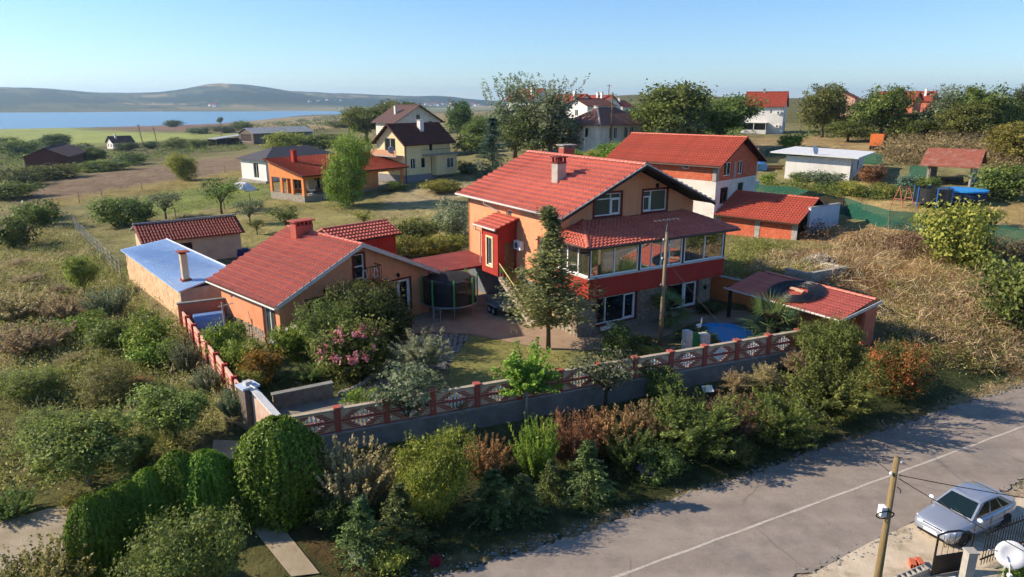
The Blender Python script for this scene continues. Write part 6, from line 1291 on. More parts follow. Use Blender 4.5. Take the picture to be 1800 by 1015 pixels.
CB = thing('truck_cab', 'orange abandoned truck cab in the scrub above the white building', 'truck', (59.94, 115.92, 7.37), R(50)); MB().prism([(-1.2,-1,.6), (1.2,-1,.6), (1.2,-1,1.3), (.7,-1,1.4), (.35,-1,2.5), (-1.1,-1,2.5), (-1.2,-1,1.4)], (0, 2, 0)).build('body', M['truck'], CB); MB().box(-1.4, 1.6, -.9, .9, .35, .6).build('chassis', M['iron'], CB)
MB().prism([(.75,-.8,1.45), (.42,-.8,2.35), (.42,.8,2.35), (.75,.8,1.45)], (.03, 0, .01)).build('windscreen', M['glass'], CB); [MB().box(-.6, .2, y, y+.03, 1.5, 2.2).build('side_window', M['glass'], CB) for y in (-1.03, 1.0)]
for x in (-.8, 1.0):
    for y in (-.95, .75): w = MB().lathe([(.2,-.1),(.42,-.1),(.45,0),(.42,.1),(.2,.1)], 12).build('wheel', M['rubber'], CB); w.rotation_euler = (R(90), 0, 0); w.location = (x, y+.1, .42)
MP = thing('meter_pole', 'slim concrete pole with white meter box behind the brick house', 'pole', (28.28, 80.99, 4.25)); MB().tube([(0,0,-.2), (0,0,5.6)], [.11,.08], 8).build('shaft', M['conc'], MP); MB().box(-.35, .35, -.3, -.12, 1.0, 1.9).build('meter_box', M['whitewash'], MP)
t = thing('tarp_heap', 'heap of boards under bright blue tarpaulin right of the brick house', 'tarpaulin', (32.97, 97.18, 5.73)); rng = random.Random(3); MB().ball((0,0,.6), (2.2, 1.6, 1.0), 12, 8, .2, rng).build('sheet', mk('blue_tarpaulin', '#4f8fc4', '#5c86c9', 2, rough=.6), t); MB().box(1.2, 4.2, -.8, -.5, .2, .5).box(1.5, 4.6, -.2, .1, .5, .7).build('boards', M['wood'], t)
dish(thing('roof_dish', 'pale blue satellite dish beside the brick house gable', 'dish', (25.21, 75.0, 7.12)), (0,0,0), .85, (R(80), 0, R(-25)), M['bluewall'])
t = thing('block_wall', 'bluish white rendered boundary wall behind the garage wing', 'wall', (29.19, 64.51, 3.28), R(35)); MB().box(-2.2, 2.6, 0, .25, -.6, 2.3).build('wall', M['bluewall'], t); MB().box(-2.25, 2.65, -.04, .29, 2.302, 2.36).build('coping', M['conc'], t)
t = thing('concrete_tank', 'ruined low concrete tank in the dry field behind the carport', 'tank', (24.08, 51.26, 1.78), R(30)); MB().box(-2.2, 2.2, -.15, .15, -.5, .9).box(-2.2, -1.9, .15, 2.2, -.5, .8).box(1.9, 2.2, .15, 2.2, -.5, .85).build('walls', M['conc'], t); MB().box(-2.0, 2.0, .2, 2.1, -.2, .4).build('fill', M['rock'], t)
rng = random.Random(14); gp = MB()
for i in range(260): a = rng.uniform(0, 6.28); r_ = 1.5*math.sqrt(rng.random()); h_ = .75*(1-r_/1.55); gp.ball((r_*math.cos(a), r_*math.sin(a)*.8, h_), (rng.uniform(.08, .18),)*3, 5, 3, .25, rng)
o = gp.build('gravel_heap', M['rock']); o.location = (25.28, 55.71, 2.18); tag(o, 'heap of pale gravel in the dry field behind the carport', 'gravel', kind='stuff')
t = thing('sun_umbrella', 'fallen white sun umbrella on the meadow left of the pavilion', 'umbrella', (-41.59, 108.63, 1.47), R(-20)); u_ = MB().lathe([(.03, .75), (.9, .45), (1.7, .05), (1.72, -.02), (.9, .38), (.03, .68)], 10).build('canopy', M['white'], t); u_.rotation_euler = (0, R(20), 0); u_.location = (0, 0, .6); MB().tube([(0,0,1.3), (.6,0,-.1)], .04, 6).build('stick', M['steel'], t)
t = thing('notice_board', 'small white board propped on the hedge below the fence', 'board', (10.03, 33.0, 0.32), R(10)); s_ = MB().box(-.28, .28, -.2, .2, 0, .02).build('panel', M['white'], t); s_.rotation_euler = (R(35), 0, 0); s_.location = (0, 0, .45); MB().tube([(0,0,-.8), (0,0,.45)], .03, 5).build('stake', M['wood'], t)
for px, y0, y1, lab in ((None, None, None, None),): pass
def far_pole(loc, h, label, lean=0.):
    t = thing('timber_pole', label, 'pole', loc); MB().tube([(0,0,-.5), (lean*h,0,h)], [.2,.13], 6).build('shaft', M['polewood'], t); MB().tube([(lean*h-.8,0,h-.4), (lean*h+.8,0,h-.4)], .06, 5).build('crossarm', M['polewood'], t)
far_pole((-131.12, 252.3, -3.41), 10.5, 'leaning timber pole on the plain right of the lone white house', -.12)
far_pole((-138.85, 277.43, -3.93), 9, 'second leaning timber pole on the plain, nearer the barn', -.1)
far_pole((-159.85, 390.79, -4.57), 9, 'thin pole standing just left of the barn', 0)
far_pole((-22.68, 259.69, 3.01), 13, 'tall pole rising behind the cream house', 0)
far_pole((16.47, 118.0, 8.9), 7.5, 'grey pole standing before the old hipped house', 0)
far_pole((30.9, 230.0, 11.17), 9, 'pole on the skyline above the old hipped house', 0)
CL = thing('clothes_pole', 'grey clothes line pole with crossarm by the salmon wall', 'pole', (-17.9, 41.2, .8)); MB().tube([(0,0,0), (-.05,0,2.2)], .05, 6).build('shaft', M['conc'], CL); MB().tube([(-.3,0,1.9), (.6,.2,2.1)], .03, 5).build('crossarm', M['conc'], CL)
t = thing('garden_tunnel', 'small blue plastic garden tunnel against the salmon wall', 'tunnel', (-19.3, 42.2, .8), R(30)); v = []; f = []
for i in range(5):
    for k in range(9): a = math.pi*k/8; v.append((-.9+i*.45, .7*math.cos(a), 1.25*math.sin(a)))
for i in range(4):
    for k in range(8): a = i*9+k; f.append((a, a+1, a+10, a+9))
MB().add(v, f+[tuple(range(9)), tuple(range(36, 45))]).build('cover', mk('faded_blue_sheet', '#7fa0cf', '#6d8fc0', 2, rough=.5), t)
t = thing('firewood_stack', 'dark stack of firewood by the small house side wall', 'firewood', (-17.0, 42.4, .8), R(46)); rng = random.Random(6)
lg = MB().tube([(0,-.3,0), (0,.3,0)], .09, 7).mesh('log', M['bark'])
for r_ in range(5):
    for k in range(9-r_): link('log', lg, t, loc=(-.8+k*.19+r_*.095, rng.uniform(-.05, .05), .09+r_*.165), rot=(0, rng.uniform(0, 3), rng.uniform(-.1, .1)))
t = thing('pallet_stack', 'blue crates stacked beside the tiled shed', 'crate', (-25.6, 64.6, .8), R(20)); MB().box(-.5, .5, -.4, .4, 0, .35).build('crate', mk('dark_blue_crate', '#2d3b73', '#25325f', 4, rough=.6), t); MB().box(-.45, .5, -.35, .4, .36, .7).build('crate', _mats['dark_blue_crate'], t)
for x, y, r_ in ((-8.9, 52.2, 0),): 
    t = thing('garden_bench', 'pale timber table beside the vines behind the small house', 'table', (x, y, .8), R(40)); MB().box(-1.2, 1.2, -.4, .4, .7, .76).build('top', M['oldwood'], t); [MB().box(a-.05, a+.05, b-.05, b+.05, 0, .7).build('leg', M['oldwood'], t) for a in (-1.1, 1.1) for b in (-.32, .32)]
for x, y, lab, s_ in ((-5.6, 39.9, 'left', 1.0), (-5.1, 40.2, 'right', .9)):
    t = thing('garden_gnome', f'small pale garden figure under the dark shrub, {lab} of the pair', 'figurine', (x, y, .81)); MB().lathe([(.12, 0), (.14, .15), (.09, .35), (.05, .38)], 10).build('body', M['statue'], t, smooth=True); MB().ball((0,0,.45), (.08,.08,.09), 8, 6).build('head', M['statue'], t, smooth=True); MB().lathe([(.09, .5), (.05, .62), (.005, .74)], 8).build('hat', M['terracotta'], t)

# ---------------------------------------------------------------- foliage
NR = np.random.default_rng(5)
def unit(a): return a/np.maximum(np.linalg.norm(a, axis=-1, keepdims=True), 1e-9)
def leafset(P, N, T, L, W, tint): 
    n = len(P); f = lambda x: np.broadcast_to(np.asarray(x, float), (n,)).copy()
    return [P, unit(N), T, f(L), f(W), np.clip(f(tint), 0, 1)]
def join(*s): return [np.concatenate([x[i] for x in s]) for i in range(6)]
def leaf_mesh(name, s, mat):
    P, N, T, L, W, t = s; T = unit(T-N*(T*N).sum(-1, keepdims=True)); B = np.cross(N, T)
    tip = P+T*L[:, None]*.5; base = P-T*L[:, None]*.5; bow = N*(L*.12)[:, None]
    v = np.stack([base-bow, P+B*W[:, None]*.5, tip-bow, P-B*W[:, None]*.5], 1).reshape(-1, 3)
    q = np.arange(len(P)*4).reshape(-1, 4); me = bpy.data.meshes.new(name); fill_mesh(me, v, q)
    a = me.attributes.new('tint', 'FLOAT', 'FACE'); a.data.foreach_set('value', t.astype(np.float32)); me.materials.append(mat); return me
def clumps(rng, ells, ncl, per, sig, L, W, up=.5, outw=.7, shell=.2, zmin=0., spread_t=.25, flat=.75):
    ells = np.array(ells, float); vol = np.prod(ells[:, 3:], 1)**(2/3); pick = rng.choice(len(ells), ncl, p=vol/vol.sum())
    d = unit(rng.normal(size=(ncl, 3))); r = np.clip(1-np.abs(rng.normal(size=ncl))*shell, .25, 1)
    c = ells[pick, :3]+d*ells[pick, 3:]*r[:, None]; keep = c[:, 2] > zmin; c, d = c[keep], d[keep]; n = len(c)
    ct = np.repeat(.5+rng.normal(size=n)*.24, per); cc = np.repeat(c, per, 0); dd = np.repeat(d, per, 0); m = n*per
    sz = np.repeat(rng.uniform(.7, 1.35, n), per)[:, None]
    P = cc+rng.normal(size=(m, 3))*sig*np.array([1, 1, flat])*sz
    N = rng.normal(size=(m, 3))*.75+dd*outw+np.array([0, 0, up]); T = rng.normal(size=(m, 3))+np.array([0, 0, -.2])
    k = np.exp(rng.normal(size=m)*.32)
    return leafset(P, N, T, L*k, W*k, ct+rng.normal(size=m)*spread_t*.6), c
def stems(rng, c, n, w=.02, out=1.12, base=.15, tint=.0):
    c = c[rng.choice(len(c), min(n, len(c)), replace=False)]; tip = c*out; b = np.stack([c[:, 0]*base, c[:, 1]*base, np.zeros(len(c))], 1); m = b*.45+tip*.55+np.stack([0*c[:, 0], 0*c[:, 0], .1*c[:, 2]], 1)
    P = np.concatenate([(b+m)/2, (m+tip)/2]); T = np.concatenate([m-b, tip-m]); L = np.linalg.norm(T, axis=1)*1.04
    return leafset(P, rng.normal(size=P.shape), T, L, w, tint)
def lobes(rng, n, w, h, z0, main=.75):
    e = [(0, 0, z0+h*.5, w*.5*main, w*.5*main, h*.5*.95)]
    for i in range(n):
        a = 2*math.pi*i/n+rng.uniform(-.4, .4); r = w*.5*rng.uniform(.45, .68); s = rng.uniform(.22, .36)
        e.append((r*math.cos(a), r*math.sin(a), z0+h*rng.uniform(.25, .78), w*s, w*s, h*s*rng.uniform(.7, 1.0)))
    return e
def sprays(rng, starts, dirs, lens, curve, nl, L, W, ang=.6, droop=0., tbase=.5, t0=.15, side=.0, tvar=.15, upn=.6):
    n = len(starts); t = rng.uniform(t0, 1, (n, nl)); d = unit(dirs)
    P = starts[:, None]+d[:, None]*(lens[:, None]*t)[..., None]; P[..., 2] += (curve[:, None]*t*t)*lens[:, None]
    D = d[:, None]+np.zeros((n, nl, 3)); D[..., 2] += 2*curve[:, None]*t; D = unit(D)
    wid = side*(1-t*.75)*lens[:, None]
    sd = unit(np.cross(D, np.array([0, 0, 1.])+1e-6)); P = P+sd*(rng.uniform(-1, 1, (n, nl))*wid)[..., None]+rng.normal(size=P.shape)*L*.3
    m = n*nl; P = P.reshape(-1, 3); D = D.reshape(-1, 3); sdd = sd.reshape(-1, 3)
    T = D+rng.normal(size=(m, 3))*ang; T[:, 2] -= droop; N = rng.normal(size=(m, 3))*.7+np.array([0, 0, upn])
    bt = np.repeat(tbase+rng.normal(size=n)*tvar, nl)+(t.reshape(-1)-.5)*.25; k = rng.uniform(.7, 1.3, m)
    return leafset(P, N, T, L*k, W*k, bt+rng.normal(size=m)*.1)
LM = dict(
 green=leafmat('leaf_green', '#3f4b23', '#828e47'), bright=leafmat('leaf_bright', '#48601f', '#94a645'), dark=leafmat('leaf_dark', '#323f20', '#68783e'),
 olive=leafmat('leaf_olive', '#5f6848', '#a3a784'), thuja=leafmat('leaf_thuja', '#293d13', '#728f2f', trans=.2, hue=.008), brown=leafmat('leaf_brown', '#574733', '#9a8260'),
 redbrown=leafmat('leaf_redbrown', '#5a412a', '#a37a55', hue=.015), tan=leafmat('leaf_tan', '#6b5c40', '#b3a078'), yellow=leafmat('leaf_yellowgreen', '#565f22', '#a8a650'),
 spruce=leafmat('leaf_spruce', '#2f4222', '#76874c', trans=.1), blue=leafmat('leaf_bluegreen', '#34493c', '#6d8672', trans=.1), grey=leafmat('leaf_grey', '#454f38', '#8a946f'),
 berry=leafmat('leaf_with_berries', '#2f3f1e', '#66763a', third='#b5683a'), autumn=leafmat('leaf_autumn', '#5a5620', '#b08a38'), weed=leafmat('leaf_weed', '#5a5d30', '#a3a05c', hue=.02),
 silver=leafmat('leaf_silvergreen', '#4f5c36', '#9aa56c', trans=.42), meadow=leafmat('leaf_meadow', '#4a5425', '#98a052'), palm=leafmat('leaf_palm', '#3f5428', '#84965a', rough=.4), orange_tip=leafmat('leaf_orange_tip', '#36431f', '#6c7a3c', third='#b8713f'),
 pink=leafmat('petal_pink', '#a85a62', '#cf9298', trans=.3), red=leafmat('petal_red', '#a82a2a', '#d04a42'), white=leafmat('petal_white', '#cfc8bc', '#efeae2'), violet=leafmat('petal_violet', '#8a78a8', '#b9a8cf'), straw=leafmat('dry_straw', '#95805a', '#d8c39a', trans=.3), grass=leafmat('grass_blade', '#4a5229', '#8c8a4c'), grassdark=leafmat('grass_blade_dark', '#35401f', '#67703a'))  # grassdark is a darker green than grass
TPL = {}
def tpl(kind, me, trunk=None):
    co = np.empty(len(me.vertices)*3, np.float32); me.vertices.foreach_get('co', co); co = co.reshape(-1, 3)
    w = np.percentile(np.abs(co[:, 0]), 98)+np.percentile(np.abs(co[:, 1]), 98); TPL.setdefault(kind, []).append((me, trunk, float(w), float(np.percentile(co[:, 2], 99.6))))
def limbs(rng, base_h, r0, tops, n=8, mat='bark'):
    mb = MB(); c = tops.mean(0); mb.tube([(0,0,-.3), (rng.uniform(-.08,.08), 0, base_h*.5), (0, 0, base_h), (0, 0, c[2])], [r0*1.25, r0, r0*.8, r0*.3], 8)
    for p in tops[rng.choice(len(tops), min(n, len(tops)), replace=False)]:
        z = base_h*rng.uniform(.7, 1.0)+.2*(p[2]-base_h)*rng.uniform(0, 1); s = np.array([0, 0, z]); m = s*.5+p*.5+np.array([0, 0, .12*(p[2]-z)]); mb.tube([s, m, p], [r0*.5, r0*.3, r0*.08], 5)
    return mb.mesh('trunk', M[mat], True)
rg = lambda s: np.random.default_rng(s)
for s in range(3):
    r = rg(10+s); L_, c = clumps(r, lobes(r, 6, 2.4, 1.9, .05), 130, 42, .17, .11, .075, zmin=.05); L_ = join(L_, stems(r, c, 40)); tpl('shrub', leaf_mesh('shrub', L_, LM['green']))
for s in range(3):
    r = rg(20+s); L_, c = clumps(r, lobes(r, 8, 5.6, 5.0, 1.5, .8), 260, 48, .32, .2, .14, zmin=1.2); tpl('tree', leaf_mesh('crown', L_, LM['green']), limbs(r, 2.0, .18, c, 14))
for s in range(2):
    r = rg(15+s); L_, c = clumps(r, lobes(r, 9, 4.0, 3.4, .1, .8), 480, 58, .2, .09, .062, zmin=.05); st = c[r.choice(len(c), 46)]; st = st[st[:, 2] > 1.2]; L_ = join(L_, stems(r, c, 90), sprays(r, st, st*np.array([.5, .5, .4])+np.array([0, 0, 1.2]), r.uniform(.35, .9, len(st)), np.zeros(len(st)), 16, .12, .08, ang=1.0, side=.08, tbase=.62)); tpl('bigshrub', leaf_mesh('shrub', L_, LM['green']))
for s in range(2):
    r = rg(25+s); L_, c = clumps(r, lobes(r, 9, 5.0, 4.4, 1.3, .75), 420, 40, .24, .16, .11, zmin=1.0, shell=.28); L_ = join(L_, stems(r, c, 60, .03, 1.04, .1)); tpl('neartree', leaf_mesh('crown', L_, LM['green']), limbs(r, 1.8, .13, c, 18))
for s in range(1):
    r = rg(18+s); n = 70; a = r.uniform(0, 6.28, n); el = r.uniform(.0, 1.4, n); st = np.stack([.2*np.cos(a), .2*np.sin(a), r.uniform(1.5, 2.6, n)], 1); dr = np.stack([np.cos(a)*np.cos(el), np.sin(a)*np.cos(el), np.sin(el)], 1)
    L_ = sprays(r, st, dr, r.uniform(.6, 1.5, n), r.uniform(0, .2, n), 85, .16, .09, ang=.9, side=.16, tbase=.5, t0=.2, tvar=.2); tpl('youngtree', leaf_mesh('crown', L_, LM['bright']), MB().tube([(0,0,-.2), (0,0,2.4)], [.08, .05], 8).mesh('trunk', M['bark_pale'], True))
for s in range(2):     # tall trees with an open, feathery top
    r = rg(30+s); e = lobes(r, 7, 6.0, 7.5, 1.0, .8); a, c = clumps(r, e, 220, 44, .38, .26, .17, zmin=.8)
    n = 60; st = np.stack([r.uniform(-2.2, 2.2, n), r.uniform(-2.2, 2.2, n), r.uniform(6.0, 8.0, n)], 1); dr = np.stack([st[:, 0]*.15+r.normal(size=n)*.15, st[:, 1]*.15+r.normal(size=n)*.15, np.ones(n)], 1)
    b = sprays(r, st, dr, r.uniform(1.6, 3.6, n), np.zeros(n), 34, .24, .14, ang=.9, side=.09, tbase=.6); tpl('opentree', leaf_mesh('crown', join(a, b), LM['grey']), limbs(r, 2.5, .24, np.concatenate([c, st]), 26))
for s in range(3):     # clipped thuja
    r = rg(40+s); n = 21000; t = r.uniform(0, 1, n)**.9; a = r.uniform(0, 2*math.pi, n); rad = np.clip(np.where(t < .42, .86+.14*np.sin(t/.42*np.pi/2), np.sqrt(np.clip(1-((t-.42)/.585)**1.8, 0, 1))), 0, 1)
    rg_ = 1+.06*np.sin(7*a+s)+.07*np.abs(np.sin(13*a+.8*np.sin(7*t+s)))+.03*np.sin(31*t+9*np.sin(5*a))+.06*np.sin(2*a+1.7*s+4*t)+.05*np.sin(5*a+9*t+s)+r.normal(size=n)*.06+np.where(r.random(n) < .22, r.uniform(0, .16, n), 0); q = rad*rg_*1.15
    P = np.stack([q*np.cos(a), q*np.sin(a), t*2.9+r.normal(size=n)*.03], 1); O = np.stack([np.cos(a), np.sin(a), .5*(t-.25)*2], 1)
    lo = .35+.35*np.abs(np.sin(13*a+.8*np.sin(7*t+s)))+.12*t+r.normal(size=n)*.13  # shade put into the leaf tint: grooves darker, top lighter
    tpl('thuja', leaf_mesh('thuja', leafset(P, O+r.normal(size=(n, 3))*.6, np.array([0, 0, .8])+O*.8+r.normal(size=(n, 3))*.9, .12, .055, lo), LM['thuja']))
for s in range(2):     # feathery spreading conifers
    r = rg(50+s); n = 120; a = r.uniform(0, 6.28, n); el = r.uniform(.25, 1.25, n); st = np.stack([.25*np.cos(a), .25*np.sin(a), r.uniform(.1, 1.1, n)], 1); dr = np.stack([np.cos(a)*np.cos(el), np.sin(a)*np.cos(el), np.sin(el)], 1)
    tpl('juniper', leaf_mesh('juniper', sprays(r, st, dr, r.uniform(.9, 1.6, n), r.uniform(.05, .35, n), 95, .13, .045, ang=.45, side=.13, tbase=.45, t0=.2, upn=.9), LM['dark']))
for s in range(2):     # young spruces
    r = rg(60+s); st = []; dr = []; le = []
    for z in np.arange(.15, 3.9, .17):
        k = 7; ln = ((1-z/4.05)*1.25+.12)*r.uniform(.75, 1.2)
        for j in range(k): a = r.uniform(0, 6.28); st.append((0, 0, z)); dr.append((math.cos(a), math.sin(a), r.uniform(-.05, .3))); le.append(ln*r.uniform(.75, 1.15))
    st, dr, le = np.array(st, float), np.array(dr, float), np.array(le); tr = MB().tube([(0,0,-.2), (0,0,4.0)], [.07, .01], 6).mesh('trunk', M['bark'])
    tpl('spruce', leaf_mesh('crown', sprays(r, st, dr, le, np.full(len(st), -.12), 46, .13, .05, ang=.5, side=.22, tbase=.45, t0=.08, upn=1.0), LM['spruce']), tr)
for s in range(3):     # twiggy shrubs of upright stems
    r = rg(70+s); n = 150; a = r.uniform(0, 6.28, n); el = r.uniform(.75, 1.5, n); rr_ = .35*np.sqrt(r.random(n)); st = np.stack([rr_*np.cos(a), rr_*np.sin(a), np.zeros(n)], 1); dr = np.stack([np.cos(a)*np.cos(el), np.sin(a)*np.cos(el), np.sin(el)], 1)
    tips = st+dr*1.15; tpl('twiggy', leaf_mesh('twiggy', join(stems(r, tips, 60, .014, 1.0, .3), sprays(r, st, dr, r.uniform(.9, 1.5, n), r.uniform(-.15, .05, n), 55, .075, .045, ang=.8, side=.05, tbase=.5, t0=.25, tvar=.2)), LM['brown']))
for s in range(2):     # airy conical garden tree
    r = rg(80+s); n = 300; z = 1.5+7.3*np.sort(r.random(n)**1.25); q = (z-1.5)/7.4; a = r.uniform(0, 6.28, n); ln = np.clip(2.6*np.clip(q/.12+.45, 0, 1)*(1-q)**1.55*r.uniform(.35, 1.15, n), .14, 3); st = np.stack([.15*np.sin(z), .1*np.cos(z*1.3), z], 1); dr = np.stack([np.cos(a), np.sin(a), r.uniform(.15, 1.3, n)], 1)
    L_ = sprays(r, st, dr, ln, r.uniform(-.25, .15, n), 40, .12, .08, ang=1.2, side=.3, tbase=.5, t0=.25, droop=.3); L_[0] += r.normal(size=L_[0].shape)*.09; mb = MB().tube([(0,0,-.2), (.06,0,2), (0,.05,5), (0,0,8.6)], [.075,.055,.035,.008], 8)
    for i in range(0, n, 6): p = st[i]+dr[i]/np.linalg.norm(dr[i])*ln[i]*.8; mb.tube([st[i], p], [.025, .006], 4)
    tpl('airytree', leaf_mesh('crown', L_, LM['green']), mb.mesh('trunk', M['bark'], True))
for s in range(2):     # silver olive-like
    r = rg(90+s); n = 150; a = r.uniform(0, 6.28, n); el = r.uniform(.3, 1.45, n); st = np.stack([.15*np.cos(a), .15*np.sin(a), r.uniform(.5, 1.2, n)], 1); dr = np.stack([np.cos(a)*np.cos(el), np.sin(a)*np.cos(el), np.sin(el)], 1)
    tpl('olive', leaf_mesh('crown', sprays(r, st, dr, r.uniform(.9, 1.55, n), np.zeros(n), 60, .11, .03, ang=.5, side=.09, tbase=.5, t0=.3), LM['olive']), MB().tube([(0,0,-.2), (0,0,.9)], [.1, .07], 6).mesh('trunk', M['bark']))
for s in range(2):     # thin orchard trees
    r = rg(95+s); L_, c = clumps(r, lobes(r, 5, 2.6, 2.2, 1.0, .7), 60, 30, .2, .13, .08, zmin=.8, shell=.5); tpl('orchard', leaf_mesh('crown', L_, LM['green']), limbs(r, 1.0, .07, c, 14))
for s in range(2):     # dead brushwood balls
    r = rg(98+s); n = 110; a = r.uniform(0, 6.28, n); el = r.uniform(.1, 1.5, n); st = np.zeros((n, 3)); st[:, 2] = .4; dr = np.stack([np.cos(a)*np.cos(el), np.sin(a)*np.cos(el), np.sin(el)], 1)
    tpl('brush', leaf_mesh('brush', sprays(r, st, dr, r.uniform(.5, .9, n), r.uniform(-.2, .1, n), 40, .1, .018, ang=.7, side=.1, tbase=.5, t0=.1), LM['tan']))
_cnt = {}; KH = KW = 1.
def plant(kind, mat, spec, name, label, cat='shrub', group=None, rz=None, flower=None, bark=None):
    x, y, z, h, w = spec; h *= KH; w *= KW; i = _cnt.get(kind, 0); _cnt[kind] = i+1; me, trunk, w0, h0 = TPL[kind][i % len(TPL[kind])]; r = random.Random(hash((round(x, 1), round(y, 1))) & 0xffff)
    rz = r.uniform(0, 6.28) if rz is None else rz; sc = (w/w0, w/w0, h/h0)
    def setm(o):
        if mat: o.material_slots[0].link = 'OBJECT'; o.material_slots[0].material = LM[mat]
        return o
    if trunk or flower:
        t = thing(name, label, cat, (x, y, z-.05), rz, group); setm(link('crown' if trunk else 'foliage', me, t, scl=sc))
        if trunk:
            o = link('trunk', trunk, t, scl=sc)
            if bark: o.material_slots[0].link = 'OBJECT'; o.material_slots[0].material = M[bark]
        if flower: link('blossom', blossom_mesh(flower[0], flower[1], flower[2] if len(flower) > 2 else .1), t, scl=(w/2.5, w/2.5, h/2.05))
        return t
    o = setm(link(name, me, None, loc=(x, y, z-.05), rot=(0, 0, rz), scl=sc)); return tag(o, label, cat, group)
_bl = {}
def blossom_mesh(col, n, size):
    k = (col, n, size)
    if k not in _bl:
        r = rg(n); d = unit(r.normal(size=(n, 3))); d[:, 2] = np.abs(d[:, 2])*.9; c = d*np.array([1.15, 1.15, 1.0])+np.array([0, 0, 1.0]); m = 14; cc = np.repeat(c, m, 0)
        _bl[k] = leaf_mesh('blossom', leafset(cc+r.normal(size=cc.shape)*size*.55, r.normal(size=cc.shape)+np.repeat(d, m, 0), r.normal(size=cc.shape), size, size*.8, .5+r.normal(size=len(cc))*.2), LM[col])
    return _bl[k]
V = plant
# --- hedge bank between the fence and the road, left to right
V('thuja', None, (-8.57, 23.06, 0.16, 3.75, 3.13), 'thuja', 'large rounded bright green thuja right of the driveway', 'tree')
V('thuja', None, (-10.99, 22.39, 0.12, 2.84, 2.11), 'thuja', 'tall thuja at the right end of the hedge left of the driveway', 'tree')
V('thuja', None, (-11.98, 22.26, 0.11, 2.9, 2.0), 'thuja', 'tall thuja second from the driveway in the left hedge', 'tree')
V('thuja', None, (-12.76, 21.74, 0.11, 2.52, 1.61), 'thuja', 'thuja third from the driveway in the left hedge', 'tree')
V('thuja', None, (-13.26, 21.22, 0.12, 2.32, 1.62), 'thuja', 'thuja fourth from the driveway in the left hedge', 'tree')
V('thuja', None, (-13.54, 20.57, 0.13, 2.39, 1.54), 'thuja', 'thuja fifth from the driveway in the left hedge', 'tree')
V('thuja', None, (-13.52, 19.66, 0.14, 2.74, 1.63), 'thuja', 'thuja at the left end of the hedge beside the pale track', 'tree')
KH, KW = .9, .88
V('bigshrub', 'green', (-9.88, 17.85, 0.0, 3.83, 3.73), 'broadleaf_shrub', 'big loose leafed shrub in front of the thuja hedge at the bottom edge')
V('twiggy', 'weed', (-14.44, 17.99, 0.19, 1.97, 3.13), 'dry_shrub', 'brownish dry shrub below the pale track in the lower left corner')
V('twiggy', 'brown', (-8.2, 23.27, 0.17, 1.94, 2.37), 'dry_shrub', 'dark brown leafless shrub right of the large rounded thuja')
V('twiggy', 'tan', (-5.94, 23.0, 0.15, 2.94, 2.99), 'spirea', 'feathery tan and green spirea bush below the fence')
V('bigshrub', 'bright', (-2.95, 22.56, 0.03, 3.97, 3.16), 'broadleaf_shrub', 'tall bright green shrub in the middle of the hedge bank')
V('twiggy', 'redbrown', (-1.17, 25.61, 0.06, 1.96, 2.23), 'dry_shrub', 'reddish brown shrub right of the tall bright green shrub')
V('twiggy', 'bright', (1.01, 25.51, 0.02, 3.04, 1.96), 'privet', 'upright green privet with vertical twigs below the fence')
V('twiggy', 'redbrown', (2.55, 26.65, 0.08, 2.55, 2.67), 'dry_shrub', 'rusty brown shrub just right of the upright privet')
V('twiggy', 'redbrown', (4.34, 27.31, 0.12, 2.36, 2.85), 'dry_shrub', 'rusty brown shrub left of the big feathery conifer')
V('twiggy', 'brown', (5.98, 28.15, 0.17, 2.25, 2.54), 'dry_shrub', 'brown shrub touching the left side of the big feathery conifer')
V('juniper', 'green', (7.75, 27.38, 0.08, 3.29, 4.1), 'feathery_conifer', 'big feathery dark conifer below the fence, left of the white board')
V('juniper', 'dark', (4.86, 26.22, 0.05, 2.27, 2.11), 'feathery_conifer', 'small feathery conifer in front of the rusty brown shrubs')
V('twiggy', 'brown', (10.19, 28.85, 0.15, 2.16, 2.86), 'dry_shrub', 'dark brown shrub between the two large feathery conifers')
V('juniper', 'green', (12.07, 28.28, 0.02, 2.98, 3.2), 'feathery_conifer', 'pale tipped feathery conifer in the middle of the right hedge')
V('juniper', 'green', (14.97, 30.38, 0.11, 3.6, 4.63), 'feathery_conifer', 'wide upright feathery conifer below the carport corner')
V('bigshrub', 'orange_tip', (19.45, 32.8, 0.19, 3.75, 3.49), 'firethorn', 'firethorn bush with clusters of orange berries at the hedge end')
V('bigshrub', 'green', (17.25, 35.41, 0.7, 3.67, 3.48), 'cotoneaster', 'round glossy green bush in front of the carport corner', 'shrub')
V('brush', None, (11.51, 33.18, 0.43, 1.46, 1.53), 'dead_bush', 'small dead bush against the plinth, left of three')
V('brush', None, (13.2, 33.57, 0.49, 1.65, 1.84), 'dead_bush', 'small dead bush with orange leaves against the plinth, middle of three')
V('brush', None, (15.31, 35.2, 0.62, 1.55, 1.92), 'dead_bush', 'small dead bush against the plinth, right of three')
V('spruce', None, (-5.01, 20.28, 0.01, 2.68, 1.83), 'young_spruce', 'young spruce nearest the lower left of the bank', 'tree')
V('spruce', None, (-3.85, 20.91, 0.0, 2.75, 2.07), 'young_spruce', 'young spruce in front of the tall bright green shrub', 'tree')
V('spruce', None, (-0.68, 22.76, -0.03, 2.29, 2.02), 'young_spruce', 'dark young spruce right of the tall bright green shrub', 'tree')
V('spruce', None, (0.39, 23.13, -0.03, 1.84, 1.72), 'young_spruce', 'dark young spruce below the upright privet', 'tree')
V('spruce', None, (2.91, 23.76, -0.02, 2.97, 1.98), 'young_spruce', 'pointed young spruce in front of the rusty shrubs', 'tree')
V('spruce', None, (1.52, 24.28, -0.02, 1.79, 1.35), 'young_spruce', 'small young spruce left of the pointed one', 'tree')
